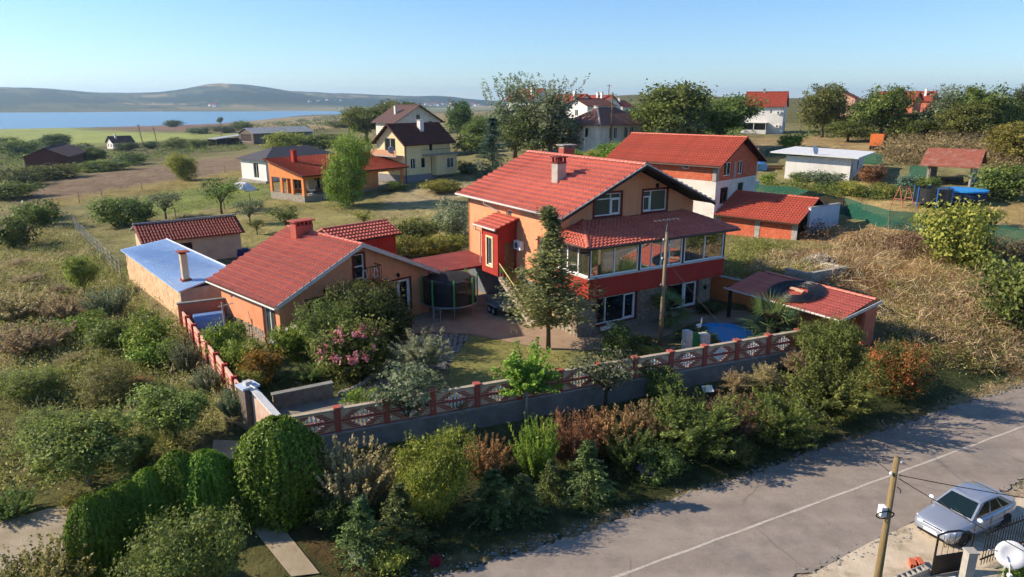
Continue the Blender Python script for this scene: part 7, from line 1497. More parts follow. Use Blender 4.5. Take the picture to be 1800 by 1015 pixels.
V('shrub', 'dark', (-6.36, 21.9, 0.12, 1.55, 1.64), 'low_shrub', 'low dark shrub under the tan spirea')
V('shrub', 'dark', (6.2, 25.53, 0.0, 1.64, 2.11), 'low_shrub', 'low dark shrub at the foot of the big feathery conifer')
V('shrub', 'dark', (9.76, 26.8, -0.01, 1.46, 2.08), 'low_shrub', 'low dark shrub at the foot of the right hedge')
V('twiggy', 'violet', (5.65, 25.68, 0.02, 0.78, 0.99), 'aster', 'clump of pale violet asters on the verge', 'flower')
V('twiggy', 'white', (-5.11, 20.13, 0.0, 0.62, 0.61), 'white_flower', 'small clump of white flowers at the lower left of the bank', 'flower')
V('twiggy', 'red', (-2.55, 20.02, -0.02, 0.44, 0.46), 'red_plant', 'small red leaved plant near the road edge', 'plant')
V('shrub', 'yellow', (-3.97, 19.87, -0.02, 0.98, 1.42), 'low_shrub', 'low yellowish weeds beside the small white flowers')
V('shrub', 'bright', (16.26, 19.03, -0.02, 0.88, 1.1), 'garden_shrub', 'green plants under the satellite dish in the lower right corner', 'plant')
KH = KW = 1.
# --- trees along the fence
V('youngtree', 'bright', (0.68, 30.32, 0.23, 4.07, 2.66), 'young_tree', 'bright green young tree with white painted trunk before the fence', 'tree', bark='bark_pale')
V('orchard', 'grey', (-4.69, 28.57, 0.29, 3.56, 3.04), 'grey_tree', 'grey green small tree growing before the fence left of centre', 'tree')
V('olive', None, (-4.75, 34.12, 0.8, 2.53, 3.15), 'olive_tree', 'silvery olive tree on the lawn edge', 'tree')
V('orchard', 'grey', (4.71, 32.1, 0.29, 3.02, 3.14), 'grey_tree', 'grey green small tree before the fence right of the centre', 'tree')
V('shrub', 'dark', (5.9, 37.13, 0.8, 2.24, 2.14), 'garden_conifer', 'dark bushy conifer at the lawn corner by the house')
V('shrub', 'green', (7.56, 32.79, 0.35, 1.86, 1.8), 'climbing_plant', 'climber hanging over the fence at the timber pole')
V('shrub', 'yellow', (7.81, 36.95, 0.8, 0.89, 1.55), 'golden_bush', 'low golden bush behind the fence beside the timber pole')
V('twiggy', 'green', (-2.53, 29.86, 0.8, 1.15, 1.2), 'climbing_plant', 'climber hanging through the fence left of the young tree')
V('airytree', 'silver', (2.16, 38.83, 0.8, 8.41, 4.73), 'garden_tree', 'tall airy cone shaped tree in front of the orange house', 'tree')
V('bigshrub', 'dark', (-8.24, 39.93, 0.8, 4.1, 4.68), 'magnolia', 'dark dense tree shading the small house terrace door')
V('bigshrub', 'green', (-9.62, 36.42, 0.8, 3.7, 3.57), 'magnolia', 'light leafed magnolia beside the small house window')
V('shrub', 'green', (-8.35, 34.12, 0.8, 3.23, 3.75), 'crepe_myrtle', 'crepe myrtle covered in pink blossom below the small house', flower=('pink', 46, .1))
V('shrub', 'bright', (-12.76, 37.32, 0.8, 2.17, 2.02), 'oleander', 'green bush with white blossom at the small house corner', flower=('white', 9, .12))
V('shrub', 'bright', (-11.67, 38.06, 0.8, 2.07, 1.99), 'rose_bush', 'green bush with a few red blooms under the front window', flower=('red', 5, .12))
V('shrub', 'bright', (-15.99, 36.42, 0.8, 2.48, 2.1), 'garden_shrub', 'bright shrub inside the side fence near the salmon wall')
V('shrub', 'bright', (-14.35, 34.75, 0.8, 2.17, 2.2), 'garden_shrub', 'bright shrub inside the side fence below the first one')
V('shrub', 'autumn', (-13.05, 33.81, 0.8, 1.88, 2.14), 'garden_shrub', 'shrub with orange tinted leaves inside the side fence')
V('shrub', 'yellow', (-13.28, 32.49, 0.8, 1.27, 1.44), 'garden_shrub', 'small yellow green shrub behind the gate pillar')
V('shrub', 'bright', (-6.82, 30.35, 0.8, 1.05, 2.16), 'low_hedge', 'low bright green hedge just behind the front fence', 'hedge')
V('twiggy', 'green', (-10.62, 33.97, 0.8, 0.95, 1.5), 'garden_shrub', 'low dark shrub in the shaded lawn')
V('shrub', 'green', (-6.69, 36.42, 0.8, 0.84, 1.08), 'garden_shrub', 'small clump of plants beside the garden figures')
V('shrub', 'dark', (13.73, 46.44, 0.8, 0.82, 2.19), 'low_hedge', 'clipped dark hedge under the right ground floor window', 'hedge')
V('shrub', 'dark', (7.58, 39.73, 0.8, 0.62, 2.07), 'low_hedge', 'low flower bed planting at the stone plinth of the house', 'hedge')
V('shrub', 'dark', (11.34, 40.24, 0.8, 0.91, 2.44), 'low_hedge', 'dark low planting left of the garden pool', 'hedge')
V('shrub', 'green', (8.23, 35.4, 0.8, 0.73, 1.12), 'rock_plant', 'small plants among the rocks by the pool pillars', 'plant')
# --- side fence roses and the wild plot
KH, KW = .92, .85
V('twiggy', 'grey', (-18.04, 36.07, 0.43, 2.07, 1.65), 'rose_bush', 'tall rose bush with pink blooms outside the side fence', flower=('pink', 5, .1))
V('twiggy', 'grey', (-15.51, 32.92, 0.41, 1.88, 1.75), 'rose_bush', 'grey green rose bush outside the side fence, middle one', flower=('white', 3, .1))
V('twiggy', 'grey', (-12.81, 29.55, 0.8, 1.87, 1.64), 'rose_bush', 'grey green rose bush nearest the gate pillar', flower=('red', 3, .1))
V('neartree', 'meadow', (-16.87, 24.73, 0.22, 3.1, 4.2), 'fig_tree', 'spreading leafy tree with pale trunk left of the thuja hedge', 'tree', bark='bark_pale')
V('neartree', 'meadow', (-14.8, 27.82, 0.26, 2.99, 3.52), 'young_walnut', 'leafy young tree with thin trunk above the thuja hedge', 'tree')
V('bigshrub', 'meadow', (-15.86, 26.39, 0.22, 1.61, 1.92), 'round_shrub', 'rounded green shrub between the two young trees of the wild plot')
V('tree', 'yellow', (-33.66, 52.69, 0.11, 3.61, 2.6), 'yellowing_tree', 'yellow green tree beside the concrete post fence', 'tree')
V('shrub', 'bright', (-21.79, 39.2, 0.37, 2.7, 3.59), 'bramble_bush', 'dense green bramble against the long block shed', 'shrub')
V('shrub', 'green', (-24.61, 40.15, 0.28, 2.15, 3.14), 'bramble_bush', 'green bramble left of the dense one by the shed', 'shrub')
V('shrub', 'green', (-19.43, 36.98, 0.41, 1.85, 1.94), 'bramble_bush', 'green bramble at the shed corner', 'shrub')
V('shrub', 'bright', (-28.74, 43.16, 0.16, 1.53, 4.11), 'bramble_bush', 'low wide bramble mound in the wild plot', 'shrub')
V('shrub', 'bright', (-20.67, 37.5, 0.38, 1.49, 2.95), 'bramble_bush', 'low bramble mound nearest the side fence roses', 'shrub')
V('bigshrub', 'meadow', (-24.65, 33.1, 0.22, 1.81, 3.52), 'scrub_bush', 'grey green scrub bush near the left edge of the wild plot')
V('bigshrub', 'weed', (-20.74, 32.94, 0.29, 1.82, 3.21), 'scrub_bush', 'scrub bush in the middle of the wild plot')
V('bigshrub', 'meadow', (-20.23, 27.58, 0.25, 1.83, 3.0), 'scrub_bush', 'scrub bush behind the spreading fig')
V('twiggy', 'tan', (-29.3, 40.07, 0.12, 1.96, 4.54), 'dry_thicket', 'dry tan thicket on the left of the wild plot')
V('twiggy', 'tan', (-35.49, 47.49, -0.03, 2.27, 4.89), 'dry_thicket', 'dry tan thicket at the left edge above the wild plot')
V('twiggy', 'tan', (-31.53, 47.06, 0.1, 1.85, 3.64), 'dry_thicket', 'dry tan thicket left of the yellow green tree')
V('twiggy', 'grey', (-28.25, 46.65, 0.23, 2.45, 3.21), 'dry_thicket', 'grey dry thicket by the concrete posts')
V('shrub', 'dark', (-53.44, 73.01, -0.43, 4.12, 4.89), 'scrub_bush', 'dark bush at the left edge beyond the wild plot')
V('shrub', 'green', (-60.19, 87.45, -0.52, 3.94, 6.53), 'scrub_bush', 'mixed green bush right of the dark edge bush')
V('twiggy', 'tan', (-63.93, 93.75, -0.46, 2.68, 4.65), 'dry_thicket', 'tan dry bush among the far left bushes')
V('shrub', 'green', (-82.04, 113.63, -0.45, 2.93, 9.32), 'scrub_bush', 'hedge bush at the left edge below the dark barn')
V('twiggy', 'green', (-18.46, 22.59, 0.25, 1.0, 1.89), 'scrub_bush', 'weedy bush beside the pale track at the left edge')
V('shrub', 'yellow', (-14.99, 23.65, 0.18, 1.05, 1.64), 'weed_clump', 'yellow green weeds between the fig and the thuja hedge', 'plant')
V('shrub', 'yellow', (-16.14, 22.85, 0.2, 0.86, 1.27), 'weed_clump', 'yellow green weeds at the foot of the fig', 'plant')
V('brush', 'tan', (-40.81, 57.32, -0.09, 1.08, 3.89), 'brush_heap', 'heap of dry brushwood at the left edge of the wild plot', 'brushwood')
V('brush', 'tan', (-36.1, 53.34, 0.02, 1.01, 2.72), 'brush_heap', 'heap of dry brushwood left of the yellow green tree', 'brushwood')
V('brush', 'tan', (-46.45, 64.15, -0.21, 0.97, 3.24), 'brush_heap', 'small heap of dry brushwood below the far left bushes', 'brushwood')
V('brush', 'tan', (-25.53, 37.9, 0.22, 0.76, 1.99), 'brush_heap', 'heap of dry brushwood in the middle of the wild plot', 'brushwood')
V('brush', 'redbrown', (-19.99, 34.31, 0.33, 0.63, 1.82), 'brush_heap', 'heap of reddish brushwood near the side fence roses', 'brushwood')
KH = KW = 1.
# --- orchard and gardens behind
for i, (sp, mt, lb) in enumerate([((-49.24, 85.47, -0.03, 3.73, 5.1), 'green', 'bushy tree left of the tiled shed'), ((-45.17, 83.83, 0.26, 3.45, 3.61), 'dark', 'dark tree at the left gable of the tiled shed'), ((-44.06, 87.66, 0.54, 3.38, 3.77), 'grey', 'grey green orchard tree behind the tiled shed'), ((-37.16, 88.34, 1.16, 4.54, 5.1), 'green', 'orchard tree left of the fallen umbrella'), ((-30.22, 79.31, 1.26, 2.94, 3.28), 'grey', 'orchard tree right of the tiled shed'), ((-24.03, 73.18, 1.27, 3.29, 3.16), 'green', 'orchard tree above the small house chimney'), ((-27.47, 73.75, 1.17, 1.66, 1.84), 'green', 'small sapling beside the tiled shed'), ((-16.48, 76.48, 1.55, 1.91, 2.16), 'yellow', 'small yellowish sapling above the rear block')]):
    V('orchard' if i > 1 else 'shrub', mt, sp, 'orchard_tree', lb, 'tree')
V('bigshrub', 'bright', (-21.11, 89.1, 2.0, 9.02, 5.86), 'maple_tree', 'tall bright green tree standing before the orange pavilion', 'tree')
V('bigshrub', 'yellow', (-61.52, 131.08, 0.6, 5.23, 5.13), 'round_tree', 'round yellow green tree on the ploughed field edge', 'tree')
V('shrub', 'olive', (-6.49, 72.94, 1.32, 3.64, 4.0), 'olive_bush', 'grey olive bush beside the main house rear corner')
V('shrub', 'green', (-9.75, 68.77, 1.17, 2.48, 4.88), 'garden_shrub', 'green shrub behind the rear block roof')
for i, x in enumerate((705, 735, 765, 795)): V('shrub', 'yellow', [(-10.47, 63.99, 0.99, 1.68, 2.79), (-8.83, 63.81, 0.97, 1.84, 2.78), (-7.25, 64.1, 0.96, 1.91, 2.79), (-5.7, 64.84, 0.96, 1.88, 2.82)][i], 'grape_vine', ['grape vine nearest the rear block', 'second grape vine from the rear block', 'third grape vine from the rear block', 'grape vine nearest the main house'][i], 'vine', 'row of grape vines')
V('spruce', 'blue', (-3.06, 110.73, 3.73, 8.74, 5.04), 'blue_spruce', 'tall blue spruce right of the cream house', 'tree')
V('opentree', 'grey', (0.53, 130.73, 4.83, 14.75, 10.56), 'poplar', 'tall feathery tree behind the main roof, left of the pair', 'tree')
V('opentree', 'grey', (6.55, 119.21, 5.54, 13.1, 9.64), 'poplar', 'tall feathery tree behind the main roof, right of the pair', 'tree')
V('tree', 'dark', (3.39, 119.87, 5.01, 8.46, 8.73), 'dense_tree', 'dense dark tree under the pair of feathery trees', 'tree')
V('shrub', 'green', (-7.34, 151.73, 4.17, 4.54, 8.57), 'tree_bush', 'bushy growth left of the feathery trees', 'tree')
V('tree', 'green', (-45.73, 285.24, 1.38, 13.69, 25.15), 'leafy_tree', 'wide leafy tree left of the brown gable house', 'tree')
V('tree', 'green', (-52.39, 255.77, 0.78, 12.32, 16.44), 'leafy_tree', 'leafy tree behind the bright green maple', 'tree')
V('tree', 'dark', (-14.67, 202.92, 3.72, 11.33, 8.48), 'dark_conifer', 'dark pointed tree right of the brown gable house', 'tree')
V('tree', 'green', (-7.31, 165.14, 4.26, 7.35, 7.98), 'leafy_tree', 'leafy tree left of the blue spruce', 'tree')
V('shrub', 'yellow', (-72.58, 223.92, -0.63, 6.34, 12.64), 'yellow_bush', 'bright yellow green bush below the barn', 'shrub')
V('shrub', 'green', (-63.4, 231.58, -0.07, 4.92, 16.78), 'scrub_bush', 'scrub between the barn and the maple')
V('shrub', 'dark', (-7.51, 115.56, 3.51, 2.04, 3.38), 'garden_conifer', 'clipped dark bush at the cream house right corner')
V('shrub', 'yellow', (-10.02, 97.94, 2.64, 1.76, 5.61), 'garden_shrub', 'flower bed shrubs before the cream house')
V('shrub', 'green', (-17.27, 100.57, 2.56, 1.39, 3.7), 'garden_shrub', 'low planting at the cream house left corner')
V('shrub', 'bright', (9.82, 110.38, 5.8, 2.02, 4.02), 'garden_shrub', 'bright bush below the old hipped house, left one')
V('shrub', 'bright', (14.49, 102.22, 6.07, 3.25, 4.97), 'garden_shrub', 'green bush below the old hipped house, right one')
V('shrub', 'yellow', (12.54, 106.84, 6.1, 1.95, 3.46), 'garden_shrub', 'yellowish bush below the old hipped house, middle one')
V('twiggy', 'brown', (12.55, 144.71, 6.96, 4.74, 4.18), 'bare_tree', 'brownish thin tree left of the old hipped house', 'tree')
V('tree', 'green', (26.08, 117.79, 7.34, 10.55, 11.86), 'walnut_tree', 'big round tree behind the brick house', 'tree')
V('tree', 'grey', (26.39, 117.87, 7.33, 7.97, 9.02), 'chestnut_tree', 'grey flowering tree just above the brick house ridge', 'tree')
V('tree', 'green', (36.29, 124.58, 7.29, 8.69, 11.03), 'walnut_tree', 'round tree right of the grey flowering one', 'tree')
V('tree', 'dark', (22.8, 129.03, 7.83, 6.02, 6.22), 'leafy_tree', 'small dark tree right of the old hipped house', 'tree')
V('tree', 'green', (63.68, 145.72, 7.82, 10.54, 10.28), 'oak_tree', 'big dark tree right of the tall white house', 'tree')
V('tree', 'green', (67.76, 130.65, 7.94, 9.58, 8.81), 'oak_tree', 'wide dark tree before the skyline houses', 'tree')
V('tree', 'green', (62.43, 131.73, 7.68, 3.9, 7.41), 'leafy_tree', 'lower tree between the two big dark trees', 'tree')
V('tree', 'green', (72.23, 127.6, 8.11, 4.76, 8.2), 'leafy_tree', 'lower tree right of the wide dark tree', 'tree')
V('opentree', 'grey', (76.19, 125.69, 8.21, 9.51, 7.06), 'pine_tree', 'open topped pine with a leaning pale trunk', 'tree', bark='oldwood')
V('tree', 'green', (80.38, 121.74, 8.23, 9.22, 9.29), 'oak_tree', 'large tree right of the leaning pine', 'tree')
V('tree', 'green', (74.98, 118.04, 7.97, 6.88, 7.59), 'leafy_tree', 'dense tree at the foot of the leaning pine', 'tree')
V('tree', 'dark', (89.72, 124.66, 8.56, 9.14, 5.0), 'oak_tree', 'dark tree cut by the right edge of the skyline', 'tree')
V('tree', 'yellow', (66.58, 93.94, 6.8, 5.53, 6.85), 'yellowing_tree', 'yellowing tree before the old mottled roof', 'tree')
V('shrub', 'bright', (48.5, 122.43, 7.04, 2.88, 3.94), 'garden_shrub', 'green bush at the tall white house corner')
V('shrub', 'green', (35.78, 86.92, 5.31, 1.26, 2.41), 'garden_shrub', 'round bush at the left corner of the white flat building')
V('shrub', 'grey', (37.22, 82.88, 5.22, 1.87, 4.74), 'garden_shrub', 'grey bush before the white flat building')
V('shrub', 'redbrown', (42.95, 83.34, 5.57, 2.27, 3.06), 'red_shrub', 'reddish bush at the right corner of the white flat building')
V('shrub', 'blue', (44.45, 78.21, 5.32, 1.71, 2.81), 'blue_shrub', 'bluish grey bush left of the rusty roofed shelter')
V('shrub', 'yellow', (37.63, 76.52, 4.91, 1.67, 3.14), 'garden_shrub', 'yellow green bush below the white flat building, left of two')
V('shrub', 'yellow', (40.67, 75.76, 5.01, 1.41, 3.1), 'garden_shrub', 'yellow green bush below the white flat building, right of two')
V('shrub', 'green', (45.63, 76.36, 5.24, 1.85, 2.5), 'garden_shrub', 'green bush left of the round pool')
V('shrub', 'green', (51.06, 71.92, 5.1, 3.71, 5.9), 'leafy_tree', 'broad bush right of the round pool', 'tree')
V('shrub', 'bright', (31.84, 86.71, 4.98, 1.61, 1.56), 'garden_shrub', 'small green bush left of the white flat building')
V('shrub', 'yellow', (34.69, 52.82, 2.48, 5.2, 5.56), 'quince_tree', 'big pale leafed shrub in the dry field behind the green net', 'tree')
V('shrub', 'green', (31.65, 41.5, 1.3, 4.31, 4.29), 'laurel', 'green shrub cut by the right edge in the dry field')
V('orchard', 'green', (43.33, 62.2, 3.96, 1.64, 2.06), 'sapling', 'thin sapling on the dry lawn right of the round pool', 'tree')
V('shrub', 'green', (33.98, 68.62, 4.08, 1.3, 1.47), 'garden_shrub', 'small bush before the green net')
# --- hedgerow trees of the plain
for sp, kd, mt, lb in [((-200.48, 310.03, -6.64, 7.78, 12.5), 'tree', 'dark', 'round dark tree on the plain left of the lone white house'), ((-193.28, 278.28, -6.2, 6.58, 15.73), 'shrub', 'green', 'hedgerow tree near the left edge of the plain'), ((-227.83, 317.36, -7.66, 7.48, 15.36), 'shrub', 'green', 'hedgerow tree cut by the left edge'), ((-157.2, 256.11, -4.51, 4.85, 9.51), 'shrub', 'dark', 'hedgerow tree behind the tumbledown hut'), ((-115.23, 194.34, -1.97, 4.92, 6.93), 'tree', 'green', 'round tree in front of the lone white house'), ((-157.71, 289.91, -4.78, 3.65, 9.35), 'shrub', 'dark', 'bush right of the lone white house'), ((-154.88, 302.89, -4.71, 3.34, 9.76), 'shrub', 'dark', 'bush between the two leaning poles'), ((-138.58, 291.68, -3.98, 4.36, 14.09), 'shrub', 'green', 'hedgerow bush left of the open shed'), ((-125.14, 282.54, -3.38, 3.78, 9.1), 'shrub', 'green', 'hedgerow bush touching the open shed'), ((-369.88, 774.22, -12.28, 7.81, 22.27), 'shrub', 'dark', 'dark bush on the lake shore'), ((-393.16, 962.18, -15.16, 9.69, 7.68), 'tree', 'dark', 'lone small tree on the lake shore'), ((-211.1, 481.0, -6.45, 5.24, 15.41), 'shrub', 'grey', 'grey bush on the slope above the plain'), ((-193.59, 478.84, -5.61, 5.22, 19.17), 'shrub', 'grey', 'second grey bush on the slope above the plain'), ((-180.94, 481.09, -4.95, 7.48, 15.4), 'shrub', 'green', 'green bush left of the barn roof'), ((-101.39, 186.81, -1.32, 2.97, 9.08), 'shrub', 'dark', 'dark hedge bush before the ploughed field'), ((-94.61, 164.16, -0.65, 2.35, 11.99), 'shrub', 'green', 'hedge along the upper edge of the ploughed field'), ((-94.88, 143.85, -0.46, 3.11, 11.71), 'shrub', 'green', 'wide hedge bush left of the ploughed field'), ((-92.36, 129.96, -0.55, 3.13, 9.56), 'shrub', 'dark', 'dark hedge bush below the grey roofed shed'), ((-109.02, 454.8, -1.38, 4.59, 21.8), 'shrub', 'green', 'scrub on the ridge right of the barn'), ((-88.95, 454.64, -0.31, 5.99, 21.78), 'shrub', 'dark', 'dark scrub on the ridge behind the trees')]:
    V(kd, mt, sp, 'hedgerow_bush' if kd == 'shrub' else 'plain_tree', lb, 'shrub' if kd == 'shrub' else 'tree')
# --- fan palms
def palm(label, loc, h, r0, n=15, seed=1):
    t = thing('fan_palm', label, 'palm', loc); rn = random.Random(seed); MB().tube([(0,0,-.2), (.03,0,h*.5), (0,0,h)], [.16,.14,.12], 8).build('trunk', M['bark'], t)
    k = ('frond', round(r0, 2))
    if k not in _bl:
        nb = 17; P = []; N = []; T = []; L = []; W = []
        for i in range(nb):
            a = R(-105+210*i/(nb-1)); ln = r0*.62*(1-.25*abs(a)/R(105)); d = np.array([math.cos(a), math.sin(a), -.12*abs(math.sin(a))]); P.append(np.array([r0*.5, 0, 0])+d*ln*.5); T.append(d); N.append([0, .25*math.sin(a), 1]); L.append(ln*1.05); W.append(.085)
        s = leafset(np.array(P), np.array(N, float), np.array(T), np.array(L), np.array(W), .5+NR.normal(size=nb)*.15); me = leaf_mesh('frond', s, LM['palm']); _bl[k] = me
    pm2 = MB().tube([(0,0,0), (r0*.5,0,0)], [.02,.012], 5).mesh('stalk', LM['palm'])
    for i in range(n):
        el = R(rn.uniform(-35, 75)); f_ = link('frond', _bl[k], t, loc=(0, 0, h), rot=(rn.uniform(-.3, .3), -el, i*2.4+rn.uniform(-.2, .2))); link('stalk', pm2, f_)
palm('small fan palm beside the timber pole before the house', (10.2, 43.02, 0.8), 1.2, 1.5, 18, 3)
palm('fan palm with broad leaves behind the fence by the pool', (15.4, 39.6, .8), 1.2, 2.1, 20, 5)
# --- plants in the pots on the stair
for i, p in enumerate(POTS):
    t = thing('flower_pot', ['terracotta flower pot on the top stair step', 'terracotta flower pot second from the top of the stair', 'terracotta flower pot third from the top of the stair', 'terracotta flower pot fourth from the top of the stair', 'terracotta flower pot in the middle of the stair', 'terracotta flower pot fourth from the foot of the stair', 'terracotta flower pot third from the foot of the stair', 'terracotta flower pot second from the foot of the stair', 'terracotta flower pot nearest the foot of the stair'][i], 'flower pot', tuple(p), 0, 'flower pots up the outside stair'); link('pot', potm, t); me, _, w0, h0 = TPL['twiggy'][i % 3]; o = link('plant', me, t, loc=(0, 0, .2), scl=(.42/w0*1.2, .42/w0*1.2, .5/h0)); o.material_slots[0].link = 'OBJECT'; o.material_slots[0].material = LM['green' if i % 3 else 'bright']
o = V('shrub', 'white', (*tuple(mw @ Vector((2.2, .5, .48))), .25, .5), 'planter_flowers', 'white flowers in the long window planter', 'flower')
# ---------------------------------------------------------------- uncountable ground cover
def rand_in(poly, n, rng):
    b = np.array(poly)[:, :2]; lo, hi = b.min(0), b.max(0); out = []
    while sum(map(len, out)) < n:
        p = rng.uniform(lo, hi, (n*3, 2)); out.append(p[in_poly(p[:, 0], p[:, 1], poly)])
    return np.concatenate(out)[:n]
def cover(name, label, poly, n, per, h, w, L, W, mats, seed, up=1.2, noise=.0, cat='undergrowth', dens=None, avoid=True):
    """a mass of small leaves and blades growing in tufts"""
    r = rg(seed); c = rand_in(poly, n, r)
    if dens is not None: k = sn(c[:, 0], c[:, 1], dens, seed)+r.normal(size=n)*.35; c = c[k > -.1]; n = len(c)
    if avoid:
        rd = np.abs((c[:, 0]-ROAD_P[0])*ROAD_N[0]+(c[:, 1]-ROAD_P[1])*ROAD_N[1]); ok = rd > 3.3+.3*np.abs(r.normal(size=n)); c = c[ok]; n = len(c)
    z = yard_h(c[:, 0], c[:, 1]); s = r.uniform(.45, 1.3, n)*(1+noise*sn(c[:, 0], c[:, 1], .5, seed)); cc = np.repeat(c, per, 0); m = n*per; ss = np.repeat(s, per)
    t = r.uniform(0, 1, m); off = r.normal(size=(m, 2))*w*.5*ss[:, None]; P = np.stack([cc[:, 0]+off[:, 0], cc[:, 1]+off[:, 1], np.repeat(z, per)+t*h*ss], 1)
    N = r.normal(size=(m, 3))*.8+np.array([0, 0, .5]); T = np.stack([off[:, 0]/w*.8, off[:, 1]/w*.8, np.full(m, up)], 1)+r.normal(size=(m, 3))*.5
    ti = np.repeat(.5+r.normal(size=n)*.2, per)+r.normal(size=m)*.1; k = r.uniform(.7, 1.3, m)*np.sqrt(ss)
    o = link(name, leaf_mesh(name, leafset(P, N, T, L*k, W*k, ti), LM[mats])); return tag(o, label, cat, kind='stuff')
WP = [(-32.21, 38.37), (-60.1, 80.18), (-56.27, 86.99), (-34.76, 60.13), (-22.43, 44.86), (-12.9, 30.48), (-13.53, 28.3), (-17.09, 24.81), (-20.89, 23.52)]
cover('undergrowth', 'tangled green undergrowth of the wild plot', WP, 2600, 26, .55, .55, .15, .08, 'weed', 301, .6, dens=.35)
cover('brambles', 'green bramble cover of the wild plot', WP, 1300, 34, .75, .7, .12, .08, 'meadow', 302, .3, dens=.22)
cover('dead_stems', 'dry tan stems in the wild plot', WP, 2200, 16, .7, .5, .32, .02, 'straw', 303, 1.2, dens=.3, cat='dry stems')
cover('rough_straw', 'pale dry grass and debris on the left of the wild plot', [(-35.49, 42.65), (-63.05, 80.54), (-58.36, 89.18), (-44.13, 71.29), (-37.62, 56.9), (-30.65, 46.96), (-30.77, 42.26), (-28.1, 36.34)], 2200, 12, .45, .6, .35, .03, 'straw', 322, .5, dens=.3, cat='dry grass')
cover('meadow_weeds', 'weeds along the concrete post fence and the orchard', [(-59.16, 89.27), (-60.06, 111.04), (-54.91, 147.05), (-39.09, 111.29), (-41.58, 88.35), (-37.06, 68.09), (-39.69, 67.64)], 900, 20, .5, .8, .16, .06, 'weed', 323, .7, dens=.2)
VP = [(-7.24, 22.91), (-6.86, 27.0), (2.66, 29.61), (15.14, 35.98), (21.95, 35.78), (28.37, 36.23), (19.39, 30.95), (10.74, 26.11), (2.06, 21.93), (-2.3, 20.17), (-5.48, 19.02)]
cover('verge_grass', 'rough grass of the road verge', VP, 5200, 12, .14, .2, .15, .018, 'grassdark', 304, 1.2, dens=.6, cat='grass')
cover('hedge_bottom', 'low dark growth under the hedge bank', [(-7.87, 23.64), (-6.86, 27.0), (2.68, 29.89), (15.0, 35.6), (18.28, 33.33), (12.73, 29.49), (4.62, 25.17), (-2.1, 22.43), (-5.8, 20.4)], 1300, 22, .4, .45, .11, .06, 'dark', 305, .6, dens=.4)
cover('verge_straw', 'dry straw along the road edge', [(-2.99, 19.58), (2.04, 21.76), (10.38, 25.75), (19.32, 30.82), (28.36, 35.76), (29.4, 37.26), (19.88, 31.85), (10.42, 26.58), (2.1, 22.45), (-3.79, 19.87)], 1500, 9, .12, .2, .16, .015, 'straw', 306, .8, cat='straw')
DF = [(17.3, 52.33), (22.21, 58.88), (28.97, 59.84), (35.45, 60.87), (38.71, 56.44), (39.38, 46.25), (32.95, 37.58), (25.98, 36.06), (22.25, 36.35), (23.78, 43.25), (22.78, 50.72)]
cover('dry_stalks', 'tall dry stalks covering the field behind the carport', DF, 1900, 14, .9, .6, .5, .03, 'straw', 307, 1.0, dens=.3, noise=.5, cat='dry stalks')
cover('broken_reeds', 'long bent dry stalks leaning over in the field behind the carport', DF, 240, 13, .9, .8, 1.2, .035, 'straw', 321, .35, dens=.3, noise=.4, cat='dry stalks')
cover('dry_weeds', 'brown weeds of the dry field behind the carport', DF, 2600, 20, .6, .6, .14, .05, 'brown', 308, .6, dens=.35, noise=.4)
cover('green_weeds', 'green weeds of the dry field behind the carport', DF, 2000, 24, .55, .6, .13, .07, 'weed', 309, .6, dens=.25)
cover('side_weeds', 'shaded weeds between the brick garage and the garden wall', [(17.61, 55.18), (20.98, 64.52), (25.03, 59.87), (24.42, 54.71), (22.14, 50.18), (18.98, 52.09)], 1300, 22, .7, .6, .16, .05, 'weed', 320, .8, dens=.4)
cover('slope_scrub', 'scrub at the foot of the green net fence', [(24.91, 59.55), (28.07, 65.03), (33.87, 61.71), (38.68, 57.93), (43.3, 54.37), (40.71, 50.78), (35.54, 52.76), (28.82, 57.36)], 700, 30, 1.2, .9, .2, .08, 'brown', 310, .8, dens=.3)
cover('back_scrub', 'brown scrub belt behind the gardens on the right', [(49.26, 91.96), (61.7, 116.1), (73.81, 124.18), (76.78, 110.86), (78.55, 97.17), (65.53, 80.39), (62.49, 89.52), (61.96, 100.86)], 700, 60, 2.0, 2.0, .3, .16, 'brown', 311, .5, dens=.12)
cover('tree_belt', 'mixed green scrub filling the belt below the skyline trees', [(62.76, 150.57), (74.83, 178.37), (88.63, 168.08), (103.03, 161.28), (110.1, 143.44), (84.18, 108.89), (72.69, 122.23), (64.0, 137.48)], 420, 44, 3.2, 3.0, .55, .36, 'green', 312, .4, dens=.1)
cover('house_belt', 'mixed green scrub behind the brick house', [(19.04, 118.22), (28.05, 159.39), (58.85, 186.58), (45.98, 143.24), (33.91, 120.32)], 220, 44, 3.2, 3.0, .55, .36, 'green', 319, .4, dens=.1)
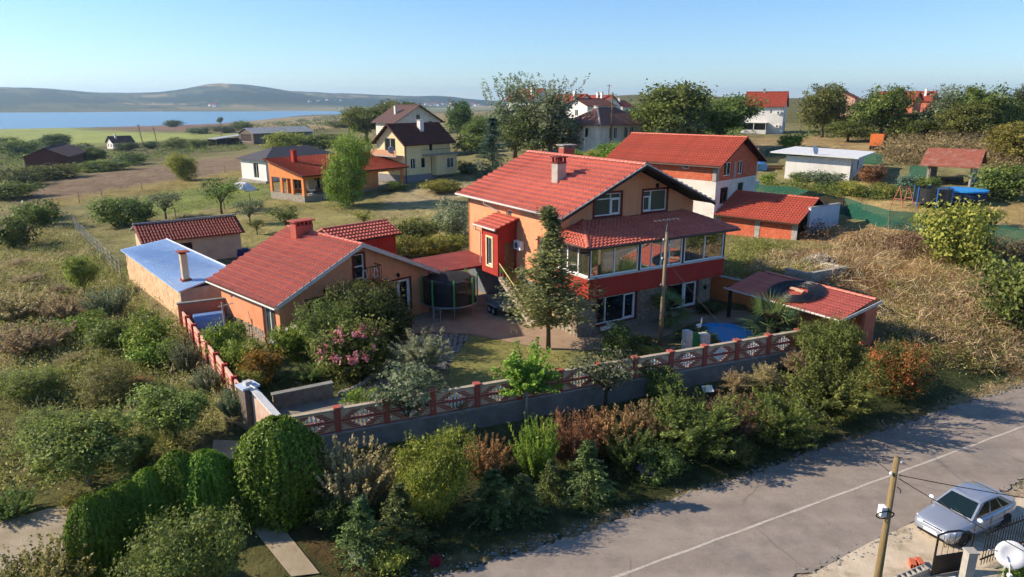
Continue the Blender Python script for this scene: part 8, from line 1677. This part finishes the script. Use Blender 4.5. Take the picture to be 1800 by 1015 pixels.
cover('left_belt', 'scrub of the hedgerows on the plain', [(-139.49, 190.94), (-223.62, 307.91), (-191.56, 304.6), (-135.98, 255.32), (-141.75, 309.09), (-108.13, 292.29), (-91.05, 245.6), (-114.2, 235.77), (-100.28, 181.98), (-90.31, 138.53), (-90.17, 122.38)], 420, 36, 1.8, 2.4, .5, .32, 'green', 313, .4, dens=.09)
cover('ridge_scrub', 'dark scrub on the ridge beyond the barn', [(-264.2, 703.92), (-386.6, 1620.12), (-21.97, 690.83), (-9.67, 302.46), (-45.73, 285.24), (-93.72, 343.88), (-168.38, 467.58)], 420, 36, 3.0, 6.0, 1.1, .8, 'dark', 314, .4, dens=.05)
cover('meadow_grass', 'short grass of the meadow behind the sheds', [(-56.27, 86.99), (-64.02, 108.34), (-57.44, 123.49), (-41.4, 118.05), (-28.62, 91.59), (-7.24, 87.96), (-6.31, 76.15), (-12.15, 69.4), (-21.68, 68.35), (-25.73, 65.39), (-38.48, 69.69)], 5200, 9, .2, .5, .22, .03, 'grass', 315, 1.2, dens=.3, cat='grass')
cover('lawn_grass', 'grass of the garden lawn', [(-2.54, 41.31), (0.17, 39.62), (2.01, 38.44), (5.65, 38.15), (6.05, 36.42), (4.69, 33.21), (1.72, 32.35), (-1.13, 31.79), (-3.02, 32.49), (-3.39, 35.16), (-3.35, 37.32)], 4200, 7, .06, .12, .08, .012, 'grass', 316, 1.0, cat='grass', avoid=False)
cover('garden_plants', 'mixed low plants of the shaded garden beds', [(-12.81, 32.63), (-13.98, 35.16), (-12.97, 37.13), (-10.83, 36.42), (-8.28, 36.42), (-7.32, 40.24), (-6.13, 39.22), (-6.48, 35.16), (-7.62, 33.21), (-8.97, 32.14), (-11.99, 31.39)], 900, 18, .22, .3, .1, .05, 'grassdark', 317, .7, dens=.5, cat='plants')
cover('right_scrub', 'garden plants in front of the white flat roofed building', [(31.23, 86.99), (37.89, 79.89), (43.18, 75.26), (46.76, 76.16), (42.84, 72.45), (35.69, 74.97), (29.92, 82.13)], 300, 34, .9, 1.0, .2, .12, 'green', 318, .5, dens=.25)
